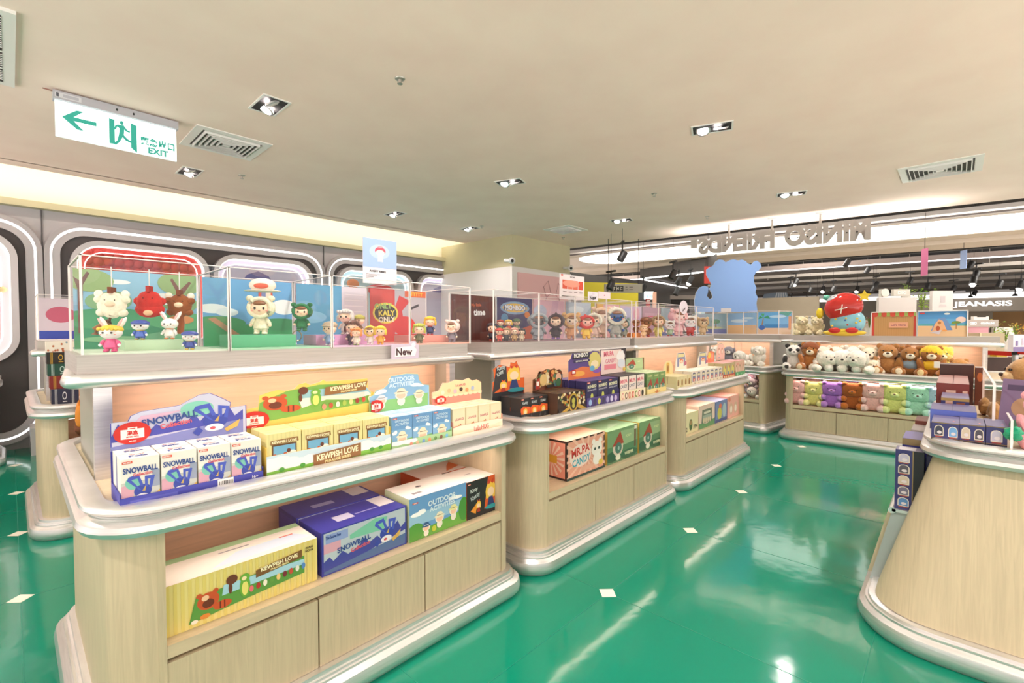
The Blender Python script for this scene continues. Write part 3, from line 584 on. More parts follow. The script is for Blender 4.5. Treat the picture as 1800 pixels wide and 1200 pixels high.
# belt barrier
pb = onD(1785, 618, 6.0); s = scale_at(pb)
t = empty('barrier_post', (pb.x, pb.y, 0), 0, 'belt barrier post with black head holding the red belt', 'barrier post')
f = MB(); f.lathe([(.16, 0), (.16, .02), (.03, .04), (.03, pb.z - .03)], mat('#c9c6c8', .3, .6)); f.build('post', t)
f = MB(); f.lathe([(.035, pb.z - .04), (.035, pb.z + .05), (0, pb.z + .05)], DARK); f.build('belt_head', t)
f = MB(); q0 = onD(1700, 618, 6.6); q1 = onD(1785, 618, 6.0); d = q1 - q0
f.box(0, 0, -.028, d.length, .004, .028, mat('#d8281c', .5)); tag(f.build('barrier_belt', None, tuple(q0), math.atan2(d.y, d.x)), 'red belt stretched behind the right counter', 'barrier belt')
f = MB(); q2 = onD(1830, 619, 5.6); d = q2 - q1; f.box(.03, 0, -.028, d.length, .004, .028, mat('#d8281c', .5)); tag(f.build('barrier_belt', None, tuple(q1), math.atan2(d.y, d.x)), 'short piece of red belt right of the barrier post', 'barrier belt')
# ================================================================== COUNTERS
def counter(name, org, rot, L, label, up=None, shelf=True, D=1.38, group='wood and silver display counters', doors=3, lj=.17, rj=.075, cled=1.0, canopy=True, rl=.15, rr=.09):
    t = empty(name, org, rot, label, 'display counter', group)
    r = [rl, rr, rr, rl]
    f = MB(); f.sweep(.05, .05, L - .05, D - .05, [x - .03 for x in r], [(-.02, 0), (.045, 0), (.062, .02), (.066, .045), (.058, .075), (.035, .09), (.034, .098), (.026, .098), (.024, .108), (.016, .11), (.014, .125), (-.02, .13)], SILVER)
    f.build('base_moulding', t)
    i = .055; rb = [x - .02 for x in r]
    full = rrect(i, i, L - i, D - i, rb, 8)
    left = [p for p in full if p[0] <= lj]; 
    lp = [(lj, D - i)] + [p for p in rrect(i, i, lj + 1, D - i, [rb[0], .01, .01, rb[3]], 8) if p[0] < lj] + [(lj, i)]
    # order: build left jamb counter-clockwise
    bl = [(i + rb[0] + rb[0] * math.cos(a), i + rb[0] + rb[0] * math.sin(a)) for a in [PI + k * PI / 16 for k in range(9)]]
    tl = [(i + rb[3] + rb[3] * math.cos(a), D - i - rb[3] + rb[3] * math.sin(a)) for a in [PI / 2 + k * PI / 16 for k in range(9)]]
    br = [(L - i - rb[1] + rb[1] * math.cos(a), i + rb[1] + rb[1] * math.sin(a)) for a in [1.5 * PI + k * PI / 16 for k in range(9)]]
    tr = [(L - i - rb[2] + rb[2] * math.cos(a), D - i - rb[2] + rb[2] * math.sin(a)) for a in [k * PI / 16 for k in range(9)]]
    Mz = Matrix.Translation((0, 0, .12))
    f = MB(); f.prism(bl + [(lj, i), (lj, D - i)] + tl, Mz, .69, WOOD); f.build('side_panel', t)
    rx = L - i - max(rj, rb[1])
    if rj < rb[1]: br = [(L - i, i)]; rx = L - i - rj
    f = MB(); f.prism([(rx, i)] + br + tr + [(rx, D - i)], Mz, .69, WOOD); f.build('side_panel', t)
    f = MB(); f.box(lj, .62, .12, rx, D - i, .81, WOOD); f.box(lj, .6, .44, rx, .62, .80, WOOD_GLOW); f.build('back_body', t)
    f = MB(); f.box(lj, i + .03, .12, rx, .6, .385, WOODX); f.box(lj, i + .004, .40, rx, .6, .44, WOODX); f.box(lj, i + .05, .385, rx, .6, .40, WOOD_GLOW); f.build('shelf', t)
    for k in range(doors):
        a = lj + .003 + (rx - lj) * k / doors; b = lj - .003 + (rx - lj) * (k + 1) / doors
        f = MB(); f.box(a, i + .004, .13, b, i + .026, .386, WOOD); f.build('door', t)
    f = MB(); f.box(lj, i + .03, .785, rx, .6, .80, WOODX); f.build('underside', t)
    f = MB(); f.prism(rrect(.05, .05, L - .05, D - .05, r, 8), Matrix.Translation((0, 0, .81)), .066, WOODX); f.build('counter_top', t)
    f = MB(); f.sweep(.05, .05, L - .05, D - .05, r, [(-.015, .80), (.02, .80), (.046, .806), (.055, .822), (.05, .838), (.03, .846), (.024, .852), (.028, .854), (.022, .858), (.026, .861), (.02, .864), (.024, .866), (.038, .868), (.044, .876), (.042, .886), (.03, .893), (-.012, .893), (-.015, .888)], SILVER); f.build('counter_edge', t)
    f = MB(); f.box(lj + .02, .1, .781, rx - .02, .112, .785, LED); f.build('light_strip', t)
    R3 = Matrix.Translation(org) @ Matrix.Rotation(rot, 4, 'Z')
    ll = area('shelf_strip_glow', tuple(R3 @ Vector(((lj + rx) / 2, .12, .776))), (rx - lj) * .95, .02, 1.6 * cled, (1, .74, .62), (math.radians(15), 0, rot))
    if canopy:
        a, b = up; y0, y1 = .50, .99
        f = MB(); f.box(a + .05, y0, .876, a + .075, y1 + .1, 1.235, mat('#b3b5ac', .35, .5)); f.box(a + .04, y0 - .012, .876, a + .09, y0 + .02, 1.235, SILVER); f.build('end_post', t)
        f = MB(); f.box(b - .12, y0, .876, b - .095, y1 + .1, 1.235, mat('#b3b5ac', .35, .5)); f.box(b - .13, y0 - .012, .876, b - .09, y0 + .02, 1.235, SILVER); f.build('end_post', t)
        f = MB(); f.box(a + .075, y0 + .14, .876, b - .12, y0 + .16, 1.235, WOOD_GLOW); f.build('back_panel', t)
        f = MB(); f.box(a, y0 - .02, 1.222, b, y1, 1.31, BAND); f.build('canopy_band', t)
        f = MB(); f.tube([(a + .02, y1, 1.222), (a - .018, y0 - .005, 1.222), (a - .012, y0 - .03, 1.222), (a + .01, y0 - .042, 1.222), (b - .01, y0 - .042, 1.222), (b + .012, y0 - .03, 1.222), (b + .018, y0 - .005, 1.222), (b - .02, y1, 1.222)], .024, SILVER, 12); f.build('canopy_rail', t)
        f = MB(); f.box(a + .09, y0 + .02, 1.217, b - .14, y0 + .035, 1.222, LED); f.build('light_strip', t)
        area('canopy_strip_glow', tuple(R3 @ Vector(((a + b) / 2, y0 + .03, 1.212))), (b - a) * .8, .02, 1.8 * cled, (1, .76, .66), (math.radians(8), 0, rot))
    return t
U = [(.12, 1.66, 0, 1.75, (.03, 1.78)), (1.95, 1.66, 0, 1.83, (.13, 1.92)), (3.86, 1.66, 0, 1.84, (.04, 1.97))]
counter('display_counter', (.12, 1.66, 0), 0, 1.75, 'nearest display counter with white and yellow toy boxes on its top', (.03, 1.76), lj=.165)
counter('display_counter', (1.95, 1.66, 0), 0, 1.83, 'middle display counter of the row, carrying dark and purple toy boxes', (.13, 1.865))
counter('display_counter', (3.86, 1.66, 0), 0, 1.84, 'far display counter of the row, ending beside the plush toy counters', (.04, 1.97))
counter('display_counter', (.07, 4.30, 0), 0, 1.75, 'display counter behind the nearest one, with striped gift boxes', (.06, 1.76))
counter('display_counter', (-1.87, 7.0, 0), 0, 1.80, 'display counter cut off by the left picture edge', (.06, 1.76), D=.78, canopy=False)
CR = math.radians(-98.5); cd = Vector((math.cos(CR), math.sin(CR), 0)); CO_ = Vector((6.80, 1.81, 0)) - cd * 1.75
counter('display_counter', tuple(CO_), CR, 1.75, 'angled corner counter with blue and white plush toys', (.06, 1.70), lj=.5, rj=.07, rr=.09, cled=1, D=.98)
BO = (6.69, 1.65, 0)
counter('display_counter', BO, -PI / 2, 2.2, 'back counter with a row of plush bears and coloured teddies', (.06, 1.98), doors=4, lj=.13, rl=.12, cled=1.3)

WOODY = mat('#cbbb9c', .45, 0, 0, 'woody')
# near right slanted counter
t = empty('slanted_counter', (2.62, .33, 0), 0, 'wide slanted wood counter with rounded corner at the right front', 'display counter')
bx0, by0 = .05, -.05
def rr4(x0, y0, x1, y1, r, z): return [(p[0], p[1], z) for p in rrect(x0, y0, x1, y1, r, 8)]
f = MB(); f.loft([rr4(.05, -1.75, .42, -.06, [.02, .02, .02, .22], .12), rr4(.26, -1.75, .50, -.26, [.02, .02, .02, .18], .80)], WOODY); f.build('front_body', t)
f = MB(); f.loft([rr4(.30, -1.75, 1.98, -.34, .02, .0), rr4(.40, -1.75, 1.98, -.34, .02, .80)], WOOD); f.build('body', t)
f = MB(); f.sweep(.04, -1.75, 1.98, -.05, [.02, .02, .05, .24], [(-.03, 0), (.04, 0), (.056, .02), (.06, .045), (.052, .075), (.03, .09), (.03, .1), (.02, .1), (.016, .112), (.004, .114), (-.03, .125)], SILVER); f.build('base_moulding', t)
tr_ = [.05, .05, .12, .17]
f = MB(); f.prism(rrect(.27, -1.75, 1.98, -.26, tr_, 8), Matrix.Translation((0, 0, .81)), .066, WOODX); f.build('counter_top', t)
f = MB(); f.sweep(.27, -1.75, 1.98, -.26, tr_, [(-.015, .80), (.02, .80), (.046, .806), (.055, .822), (.05, .838), (.03, .846), (.024, .852), (.028, .854), (.022, .858), (.026, .861), (.02, .864), (.024, .866), (.038, .868), (.044, .876), (.042, .886), (.03, .893), (-.012, .893), (-.015, .888)], SILVER); f.build('counter_edge', t)
f = MB(); pr_ = [(-.02, .10), (-.105, .475), (-.36, .475), (-.36, .10)]; f.loft([[(.43, y, z) for y, z in pr_], [(1.95, y, z) for y, z in pr_]], mat('#a9b4b4', .4, .2)); f.build('side_bin', t)
f = MB(); f.tube([(.42, -.105, .482), (1.95, -.105, .482)], .016, SILVER, 10); f.box(.42, -.36, .476, 1.95, -.105, .49, SILVER); f.build('side_ledge', t)
for k in range(3):
    f = MB(); a, b = .47 + k * .5, .95 + k * .5; f.add([(a, -.028, .12), (b, -.028, .12), (b, -.103, .45), (a, -.103, .45), (a, -.008, .12), (b, -.008, .12), (b, -.083, .45), (a, -.083, .45)], [(0, 1, 2, 3), (7, 6, 5, 4), (0, 4, 5, 1), (1, 5, 6, 2), (2, 6, 7, 3), (3, 7, 4, 0)], WOOD); f.build('door', t)

# ================================================================== PRINTED BOXES
def hills(c1, c2, base=0): return [('e', .2, .0, .35, .22, c1), ('e', .7, -.02, .45, .25, c1), ('e', .45, -.05, .5, .2, c2), ('e', 1, -.02, .3, .2, c2)]
def clouds(y=.55, c='#ffffff'): return [('e', .12, y, .1, .05, c), ('e', .2, y + .03, .07, .06, c), ('e', .75, y + .12, .09, .05, c), ('e', .84, y + .1, .08, .04, c)]
def skyline(c, y, h=.2):
    P_ = [(0, y)]; x = 0; rr = random.Random(3)
    while x < 1: w = rr.uniform(.02, .06); z = y + rr.uniform(.1, 1) * h; P_ += [(x, z), (min(1, x + w), z)]; x += w
    return [('p', P_ + [(1, y)], c)]
def swirl(cx, cy, s, asp=1.0):      # plain blue abstract shape in place of the printed character
    a = s / asp
    return [('e', cx, cy, .22 * a, .19 * s, '#3b4aa6'), ('p', [(cx - .1 * a, cy + .05 * s), (cx - .38 * a, cy + .35 * s), (cx - .34 * a, cy + .45 * s), (cx - .1 * a, cy + .5 * s), (cx + .02 * a, cy + .15 * s), (cx - .06 * a, cy + .15 * s), (cx - .13 * a, cy + .38 * s), (cx - .28 * a, cy + .36 * s), (cx - .02 * a, cy)], '#4a5cc0'),
            ('p', [(cx + .05 * a, cy + .1 * s), (cx + .05 * a, cy + .42 * s), (cx + .3 * a, cy + .4 * s), (cx + .22 * a, cy + .05 * s), (cx + .15 * a, cy + .08 * s), (cx + .19 * a, cy + .32 * s), (cx + .12 * a, cy + .32 * s), (cx + .12 * a, cy + .1 * s)], '#4a5cc0'),
            ('p', [(cx - .02 * a, cy), (cx + .08 * a, cy + .16 * s), (cx + .05 * a, cy - .02 * s)], '#c7a860'), ('e', cx - .02 * a, cy - .17 * s, .17 * a, .1 * s, '#eceaf0'), ('e', cx - .05 * a, cy - .18 * s, .05 * a, .04 * s, '#cf5560'),
            ('p', [(cx + .15 * a, cy - .25 * s), (cx + .45 * a, cy - .02 * s), (cx + .4 * a, cy - .22 * s), (cx + .2 * a, cy - .33 * s)], '#d9b25c'), ('p', [(cx - .4 * a, cy - .25 * s), (cx - .3 * a, cy - .1 * s), (cx - .22 * a, cy - .22 * s), (cx - .3 * a, cy - .34 * s)], '#3b4aa6')]
def beast(cx, cy, s, asp=1.0, c='#c8552c', d='#6d3320'):       # plain orange plush shape
    a = s / asp
    return [('e', cx, cy, .3 * a, .28 * s, c), ('e', cx - .24 * a, cy + .24 * s, .08 * a, .08 * s, c), ('e', cx + .2 * a, cy + .26 * s, .08 * a, .08 * s, c), ('e', cx, cy - .08 * s, .16 * a, .14 * s, d), ('e', cx - .08 * a, cy + .12 * s, .1 * a, .09 * s, '#f2c9a2'),
            ('e', cx + .38 * a, cy - .28 * s, .26 * a, .14 * s, c), ('r', cx + .3 * a, cy - .4 * s, cx + .34 * a, cy - .16 * s, d), ('r', cx + .42 * a, cy - .4 * s, cx + .46 * a, cy - .16 * s, d)]
def sprout(cx, cy, s, asp=1.0, c='#6fae3f'):
    a = s / asp; return [('e', cx, cy, .13 * a, .3 * s, c), ('e', cx, cy - .05 * s, .08 * a, .2 * s, '#e8e07a'), ('e', cx, cy + .25 * s, .12 * a, .12 * s, c), ('e', cx - .02 * a, cy + .24 * s, .06 * a, .06 * s, '#f2e2b0')]
def hatkid(cx, cy, s, asp=1.0, hat='#f1e7cb', face='#f3c8aa', band='#7b5a3a'):
    a = s / asp; return [('e', cx, cy - .35 * s, .2 * a, .25 * s, '#efe8d8'), ('e', cx, cy, .3 * a, .26 * s, '#f4efe0'), ('e', cx, cy - .02 * s, .22 * a, .19 * s, face), ('e', cx, cy + .14 * s, .36 * a, .09 * s, hat), ('e', cx, cy + .24 * s, .22 * a, .16 * s, hat), ('r', cx - .2 * a, cy + .17 * s, cx + .2 * a, cy + .2 * s, band)]
def doll2(cx, cy, s, asp=1.0, hair='#f2c84e', dress='#2f3f73', face='#f7d7b5', bow='#c9402f'):
    a = s / asp; return [('e', cx, cy + .12 * s, .27 * a, .26 * s, hair), ('p', [(cx - .28 * a, cy + .1 * s), (cx + .28 * a, cy + .1 * s), (cx + .25 * a, cy - .14 * s), (cx - .25 * a, cy - .14 * s)], hair), ('e', cx, cy + .05 * s, .18 * a, .15 * s, face), ('p', [(cx - .1 * a, cy - .1 * s), (cx + .1 * a, cy - .1 * s), (cx + .2 * a, cy - .4 * s), (cx - .2 * a, cy - .4 * s)], dress),
            ('p', [(cx, cy + .36 * s), (cx - .16 * a, cy + .5 * s), (cx - .12 * a, cy + .3 * s)], bow), ('p', [(cx, cy + .36 * s), (cx + .16 * a, cy + .5 * s), (cx + .12 * a, cy + .3 * s)], bow)]
def gnome(cx, cy, s, asp=1.0):
    a = s / asp; return [('e', cx, cy - .02 * s, .26 * a, .26 * s, '#d9cdb8'), ('p', [(cx - .3 * a, cy + .05 * s), (cx + .3 * a, cy + .08 * s), (cx + .12 * a, cy + .5 * s)], '#a8432f'), ('e', cx + .02 * a, cy - .03 * s, .17 * a, .18 * s, '#4c7a6a'), ('e', cx + .03 * a, cy - .04 * s, .05 * a, .06 * s, '#9fc0b4')]
def badge(x, y, r, asp=1.0): return [('e', x, y, r / asp, r, '#c8281f'), ('r', x - .62 * r / asp, y - .5 * r, x + .62 * r / asp, y + .35 * r, '#f2eee8'), ('r', x - .25 * r / asp, y + .35 * r, x + .25 * r / asp, y + .52 * r, '#f2eee8'), ('r', x - .15 * r / asp, y + .37 * r, x + .15 * r / asp, y + .45 * r, '#c8281f'),
            ('t', '混盒', x, y + .02 * r, .42 * r, 0, 0, '#c8281f'), ('t', 'MIXED BOX', x, y - .32 * r, .13 * r, 1.0 * r / asp, 0, '#c8281f'), ('t', 'MINISO', x, y - .72 * r, .12 * r, .5 * r / asp, 0, '#f2eee8')]
def minibar(x=.14, y=.93, w=.2, h=.035, c='#e2583c'): return [('r', x - w / 2, y - h / 2, x + w / 2, y + h / 2, c), ('t', 'MINISO', x, y, h * .6, w * .8, 0, '#f6efe8')]

A = {}
A['snow'] = [('r', 0, 0, 1, .52, '#c9ccc4'), ('p', [(0, .1), (.3, .2), (.35, .5), (0, .45)], '#d8a5b6'), ('e', .3, .5, .2, .14, '#7cc5b4'), ('r', .8, .35, 1, .7, '#9aa3ba'), ('p', [(0, 0), (1, 0), (1, .12), (0, .04)], '#8a98a8')] + swirl(.55, .30, .72, .68) + [('t', 'SNOWBALL', .5, .76, .12, .9, 0, '#2f4a8f'), ('t', 'Collection', .55, .66, .07, .5, .03, '#d8606c')] + minibar(.16, .93, .26, .05)
A['snowtop'] = [('t', 'The Secret', .5, .72, .16, .4, 0, '#d8606c'), ('t', 'Pets', .5, .42, .3, .5, 0, '#3a4f9a')]
A['kew'] = [('r', .04 + q * .12, 0, .08 + q * .12, 1, '#e7dc9a') for q in range(8)] + [('p', [(.14, .28), (.86, .34), (.86, .74), (.14, .74)], '#6f4a2c'), ('p', [(.18, .3), (.82, .36), (.82, .7), (.18, .7)], '#78b4d8'), ('e', .7, .5, .15, .06, '#f4f4ee')] + beast(.38, .36, .5, .72) + sprout(.74, .34, .35, .72) + [('e', .62, .56, .06, .05, '#6b3a28'), ('p', [(.1, .74), (.92, .76), (.9, .86), (.1, .84)], '#9b6f3e'), ('t', 'KEWPISH LOVE', .5, .795, .065, .74, .0, '#fbf2c8')]
A['kewlip'] = [('r', 0, 0, 1, 1, '#cfe3ee')] + [('e', x, .52 + .12 * math.sin(x * 19), .075, .3, '#eef4f4') for x in [.03, .1, .17, .24, .31, .5, .57, .7, .77, .85, .93, 1]] + [('p', [(0, 0), (1, 0), (1, .5), (.8, .42), (.5, .4), (.25, .32), (0, .3)], '#7fb948')] + [('e', x, .3 + .12 * x, .02, .1, '#4f9a3c') for x in [.1, .25, .35, .82, .9]] + [('p', [(.33, .12), (.72, .22), (.72, .86), (.33, .7)], '#93653a'), ('t', 'KEWPISH LOVE', .525, .56, .3, .34, .05, '#fbf2c8'), ('t', 'PARADISE SERIES', .525, .3, .14, .28, .05, '#f3e6a8')]
A['out'] = [('r', 0, 0, 1, 1, '#86b5dc'), ('r', 0, .6, 1, 1, '#6f9fd0')] + clouds(.5) + [('p', [(0, 0), (1, 0), (1, .3), (0, .22)], '#8cc276')] + hatkid(.5, .3, .62, .8) + [('t', 'OUTDOOR', .5, .86, .075, .7, 0, '#cfe6f4'), ('t', 'ACTIVITIES', .5, .76, .075, .7, 0, '#cfe6f4')] + minibar(.16, .94, .2, .04)
A['outlip'] = [('r', 0, 0, 1, 1, '#a9d09a'), ('e', .1, .9, .16, .35, '#eef4f4'), ('e', .28, .8, .12, .3, '#eef4f4')] + [('e', .3 + .1 * q, .45 + .02 * q, .025, .22, c) for q, c in enumerate(['#e79a86', '#f0c6a0', '#7fa8d8', '#f0a070', '#6a9a5a', '#8a5a4a', '#7cc0e0'])]
A['lulu'] = [('r', .05, .05, .95, .95, '#f3e6c3'), ('t', 'LuLuHUG', .5, .62, .09, .7, 0, '#c9646c'), ('e', .5, .34, .08, .08, '#d8a64e'), ('e', .62, .38, .05, .07, '#c87858'), ('e', .52, .22, .06, .08, '#9aa6cc')]
A['lululip'] = [('r', 0, 0, 1, .9, '#f4e8c8'), ('e', .5, .8, .5, .3, '#f7efd6'), ('t', 'LuLuHUG', .55, .5, .45, .3, .04, '#d0655e')]
A['katty'] = [('r', 0, 0, 1, 1, '#e2622a'), ('p', [(0, .5), (.3, .62), (1, .55), (1, 1), (0, 1)], '#2b2a2c')] + doll2(.5, .28, .62, .75) + [('t', 'Katty', .48, .76, .18, .7, .1, '#b9c4c4')] + minibar(.2, .94, .3, .05, '#e2622a')
A['kattylip'] = [('r', 0, 0, 1, 1, '#26262a')] + [('p', [(x, 0), (x + .06, 1), (x + .1, .2)], '#4a4a50') for x in [.05, .3, .62, .8]]
A['gold'] = [('r', 0, 0, 1, 1, '#3a2a22')] + [('e', R.random(), R.uniform(.4, 1), .035, .07, R.choice(['#c2a04a', '#9b3f2c', '#d9c08a', '#5a7a4a', '#b56a34', '#e0d4b0'])) for _ in range(60)] + [('r', 0, 0, 1, .28, '#2e2320'), ('p', [(0, .05), (.3, .3), (.45, .5), (.5, .4), (.32, .15), (.1, 0)], '#b8953a'), ('p', [(1, .12), (.75, .35), (.58, .5), (.56, .4), (.7, .2), (.95, .02)], '#b8953a'), ('e', .52, .5, .17, .45, '#c2a040'), ('e', .52, .5, .13, .36, '#33271f'), ('e', .52, .58, .06, .14, '#b5b04a'), ('e', .52, .35, .05, .12, '#b5b04a')]
A['mon'] = [('r', 0, 0, 1, 1, '#2f2b57')] + [('e', .5, .2, .26, .22, '#c8cc62'), ('e', .5, .42, .12, .12, '#c8cc62'), ('t', 'MONBOO', .5, .8, .13, .8, .05, '#e6e4c0'), ('t', 'EMOTIONAL MONSTER', .5, .66, .06, .8, .05, '#b9b6c8')] + minibar(.2, .94, .28, .05)
A['monlip'] = [('r', 0, 0, 1, 1, '#4d3f80')] + [('e', .1 + .13 * q, .55, .045, .3, c) for q, c in enumerate(['#8fb0d8', '#3a3458', '#c8cc62', '#3a3458', '#a8a4d0', '#d0cce8', '#c0b0d8'])] + [('r', .1 + .13 * q, .08, .16 + .13 * q, .14, '#b8b0d8') for q in range(7)]
A['mrpa'] = [('r', .04, .02, .96, .98, '#f2e3da'), ('t', 'MR.PA', .5, .78, .16, .8, .04, '#dc5a72'), ('t', 'CANDY', .5, .58, .14, .8, .04, '#8a8a98'), ('e', .5, .25, .2, .14, '#e8b0b8')]
A['mrpalip'] = [('r', 0, 0, 1, 1, '#f1e6c4')] + [('e', .1 + .13 * q, .5, .05, .32, c) for q, c in enumerate(['#d89a90', '#5a4038', '#c8705a', '#d84a3a', '#7a9a4a', '#c86a7a', '#2a2624'])] + [('e', .1 + .13 * q, .5, .03, .2, '#f3dcc6') for q in range(6)]
A['gno'] = [('r', 0, 0, 1, 1, '#6a8f5c'), ('r', 0, .7, 1, 1, '#7ea060')] + gnome(.5, .35, .8, .6) + [('t', 'FOREST', .5, .86, .08, .7, 0, '#d8dca0')]
A['gnolip'] = [('r', 0, 0, 1, 1, '#e6d48e'), ('p', [(.5, .9), (.46, .5), (.36, .5), (.45, .3), (.42, .0), (.5, .2), (.6, .0), (.56, .3), (.66, .5), (.54, .5)], '#c87a3a')]
A['ginger'] = [('r', 0, 0, 1, 1, '#dfd3a4'), ('p', rrect(.25, .1, .75, .75, [.02, .02, .2, .2], 4), '#a9813f'), ('e', .5, .42, .1, .2, '#6d4a24')]
A['gingerlip'] = [('r', 0, 0, 1, 1, '#e2d8ae'), ('e', .3, .8, .12, .4, '#cabf7a')]
A['stripe'] = [('r', 0, 0, 1, 1, '#e9dfd2'), ('p', rrect(.18, .2, .82, .92, [.02, .02, .2, .2], 4), '#7d7f98'), ('r', .24, .66, .76, .8, '#e4d9b0'), ('e', .5, .4, .22, .13, '#d8603f'), ('e', .5, .38, .13, .08, '#f3d9bf'), ('r', .2, .8, .8, .86, '#5a5a70')]
A['stripelip'] = [('r', 0, 0, 1, 1, '#e8dcc4')] + [('e', .08 + .12 * q, .6, .012, .2, '#9a8a6a') for q in range(8)]
A['redg'] = [('r', 0, 0, 1, 1, '#b9aa80'), ('e', .5, .55, .3, .28, '#d6cf68'), ('e', .4, .3, .14, .18, '#5a80a8'), ('e', .62, .75, .1, .1, '#c8503a')]
A['redlip'] = [('r', 0, 0, 1, 1, '#b3402f')] + [('e', .12 + .15 * q, .5, .045, .28, '#e0c890') for q in range(6)]
A['pinkg'] = [('r', 0, 0, 1, 1, '#dcb49c'), ('e', .5, .5, .22, .28, '#a5805a'), ('e', .5, .45, .13, .2, '#f0d8c4'), ('e', .85, .8, .1, .08, '#d86a6a')]
A['pinklip'] = [('r', 0, 0, 1, 1, '#4f9a68'), ('e', .2, .5, .08, .25, '#9fd0a8'), ('e', .6, .4, .08, .25, '#7fbc8c')]
KEWHDR = [('r', 0, 0, 1, 1, '#f1d36a'), ('p', [(.12, .12), (.97, .28), (.97, .9), (.55, .92), (.3, .85), (.14, .6)], '#7db253'), ('p', [(.4, .5), (.97, .55), (.97, .85), (.42, .8)], '#9cc9d8'), ('p', [(.42, .35), (.6, .5), (.8, .42), (.97, .5), (.97, .62), (.4, .6)], '#f0f0e4')] + \
    beast(.24, .55, .62, 2.3) + [('e', .43, .8, .035, .1, '#6b3a28'), ('e', .41, .62, .012, .1, '#6b3a28')] + sprout(.52, .56, .7, 2.3) + [('e', .58 + .053 * q, .32 + .012 * q, .016, .075, c) for q, c in enumerate(['#e8907a', '#b5523a', '#f4ecd8', '#a8c058', '#f0d890', '#9a3a34', '#c8503a', '#f0e8d0'])] + \
    [('p', [(.58, .62), (.97, .70), (.96, .95), (.59, .84)], '#93653a'), ('t', 'KEWPISH LOVE', .775, .8, .12, .34, .05, '#fbf2c8'), ('t', 'PARADISE SERIES', .775, .69, .05, .26, .05, '#f3e6a8')] + badge(.1, .2, .22, 2.3)
SNOWHDR = [('r', 0, 0, 1, 1, '#c9cbe2'), ('p', [(0, 0), (1, 0), (1, .42), (.6, .3), (0, .1)], '#8389c4')] + [('p', [(x / 100, y / 100) for x, y in [(0, 30), (5, 62), (9, 40), (25, 36), (30, 52), (36, 40), (45, 56), (50, 44), (58, 66), (62, 46), (70, 70), (72, 50), (80, 56), (86, 72), (90, 50), (100, 66), (100, 38), (0, 20)]], '#4a4fae'),
    ('e', .60, .78, .13, .2, '#86cdb9'), ('p', [(.12, .5), (.5, .8), (.2, .75)], '#d9b3cc')] + swirl(.74, .42, .95, 2.1) + [('t', 'SNOWBALL', .40, .63, .17, .40, .09, '#2f4a8f'), ('t', 'Collection', .44, .48, .12, .28, .12, '#d8606c')] + badge(.14, .38, .26, 2.1)
OUTHDR = [('r', 0, 0, 1, 1, '#93bfe2'), ('p', [(0, 0), (1, 0), (1, .4), (0, .3)], '#8cc276')] + clouds(.55) + hatkid(.5, .42, .5, 1.5) + hatkid(.18, .33, .4, 1.5, '#dfe6f0') + hatkid(.8, .36, .42, 1.5, '#e9e4c4') + [('t', 'OUTDOOR', .5, .88, .13, .5, .03, '#dff0fa'), ('t', 'ACTIVITIES', .5, .73, .13, .62, .03, '#dff0fa')] + badge(.09, .2, .17, 1.5)
LULUHDR = [('r', 0, 0, 1, 1, '#f2dcae'), ('p', [(0, 0), (1, 0), (1, .32), (0, .36)], '#e7978a'), ('t', 'LuLuHUG', .55, .74, .1, .35, .03, '#c9646c')] + [('e', .2 + .12 * q, .5 + .05 * (q % 2), .035, .09, c) for q, c in enumerate(['#f4ead0', '#e8c090', '#d8b8c8', '#4a3a34', '#e8a070', '#a8b8d8'])] + [('e', .05 + .1 * q, .35, .05, .06, '#f6e6c0') for q in range(10)] + badge(.15, .22, .17, 1.6)
KATHDR = [('r', 0, 0, 1, 1, '#e0662c'), ('p', [(0, .1), (.45, .4), (.4, 1), (0, 1)], '#3a383a'), ('p', [(0, 0), (1, 0), (1, .18), (0, .12)], '#2a2a2e')] + doll2(.66, .55, .85, 1.1) + doll2(.32, .3, .42, 1.1, bow='#e2622a', dress='#a83a2a') + [('e', .72, .15, .28, .07, '#2d8a94'), ('t', 'Kitty', .22, .7, .14, .4, .5, '#c9d0cc'), ('t', 'Katty', .25, .85, .16, .4, .2, '#b9c4c4')]
GOLDHDR = [('r', 0, 0, 1, 1, '#7a4a34')] + [('e', R.random(), R.uniform(.2, .95), .06, .1, R.choice(['#c2a04a', '#c8603c', '#d9c08a', '#5a7a5a', '#e09a54', '#e0d4b0', '#4a6a7a'])) for _ in range(50)] + [('e', .28, .5, .12, .28, '#d8b878'), ('e', .8, .55, .1, .2, '#e0b090'), ('e', .8, .3, .09, .2, '#3f6a4a'), ('r', .02, .1, .16, .6, '#a8342a'), ('r', .05, .25, .13, .45, '#f0e8e0'), ('r', .4, .1, .64, .24, '#2e2824')]
MONHDR = [('r', 0, 0, 1, 1, '#5f4a8c'), ('p', [(0, 0), (1, 0), (1, .35), (.4, .45), (0, .3)], '#e07a4a'), ('e', .3, .2, .18, .1, '#f0b050'), ('e', .85, .3, .15, .15, '#8a5ab0'), ('e', .78, .62, .2, .34, '#d9cc78'), ('e', .78, .5, .12, .14, '#f0e0b8'), ('e', .7, .35, .08, .1, '#6ab0d0'), ('p', [(.1, .72), (.62, .76), (.62, .98), (.1, .96)], '#2a2838'), ('t', 'MONBOO', .36, .87, .15, .48, .03, '#f2efe6'), ('p', [(.14, .6), (.62, .62), (.62, .72), (.14, .7)], '#3a3460'), ('t', 'EMOTIONAL MONSTER', .38, .66, .055, .42, .02, '#e8e4d8'), ('r', .08, .2, .2, .36, '#c8281f'), ('r', .1, .23, .18, .32, '#f2eee8')]
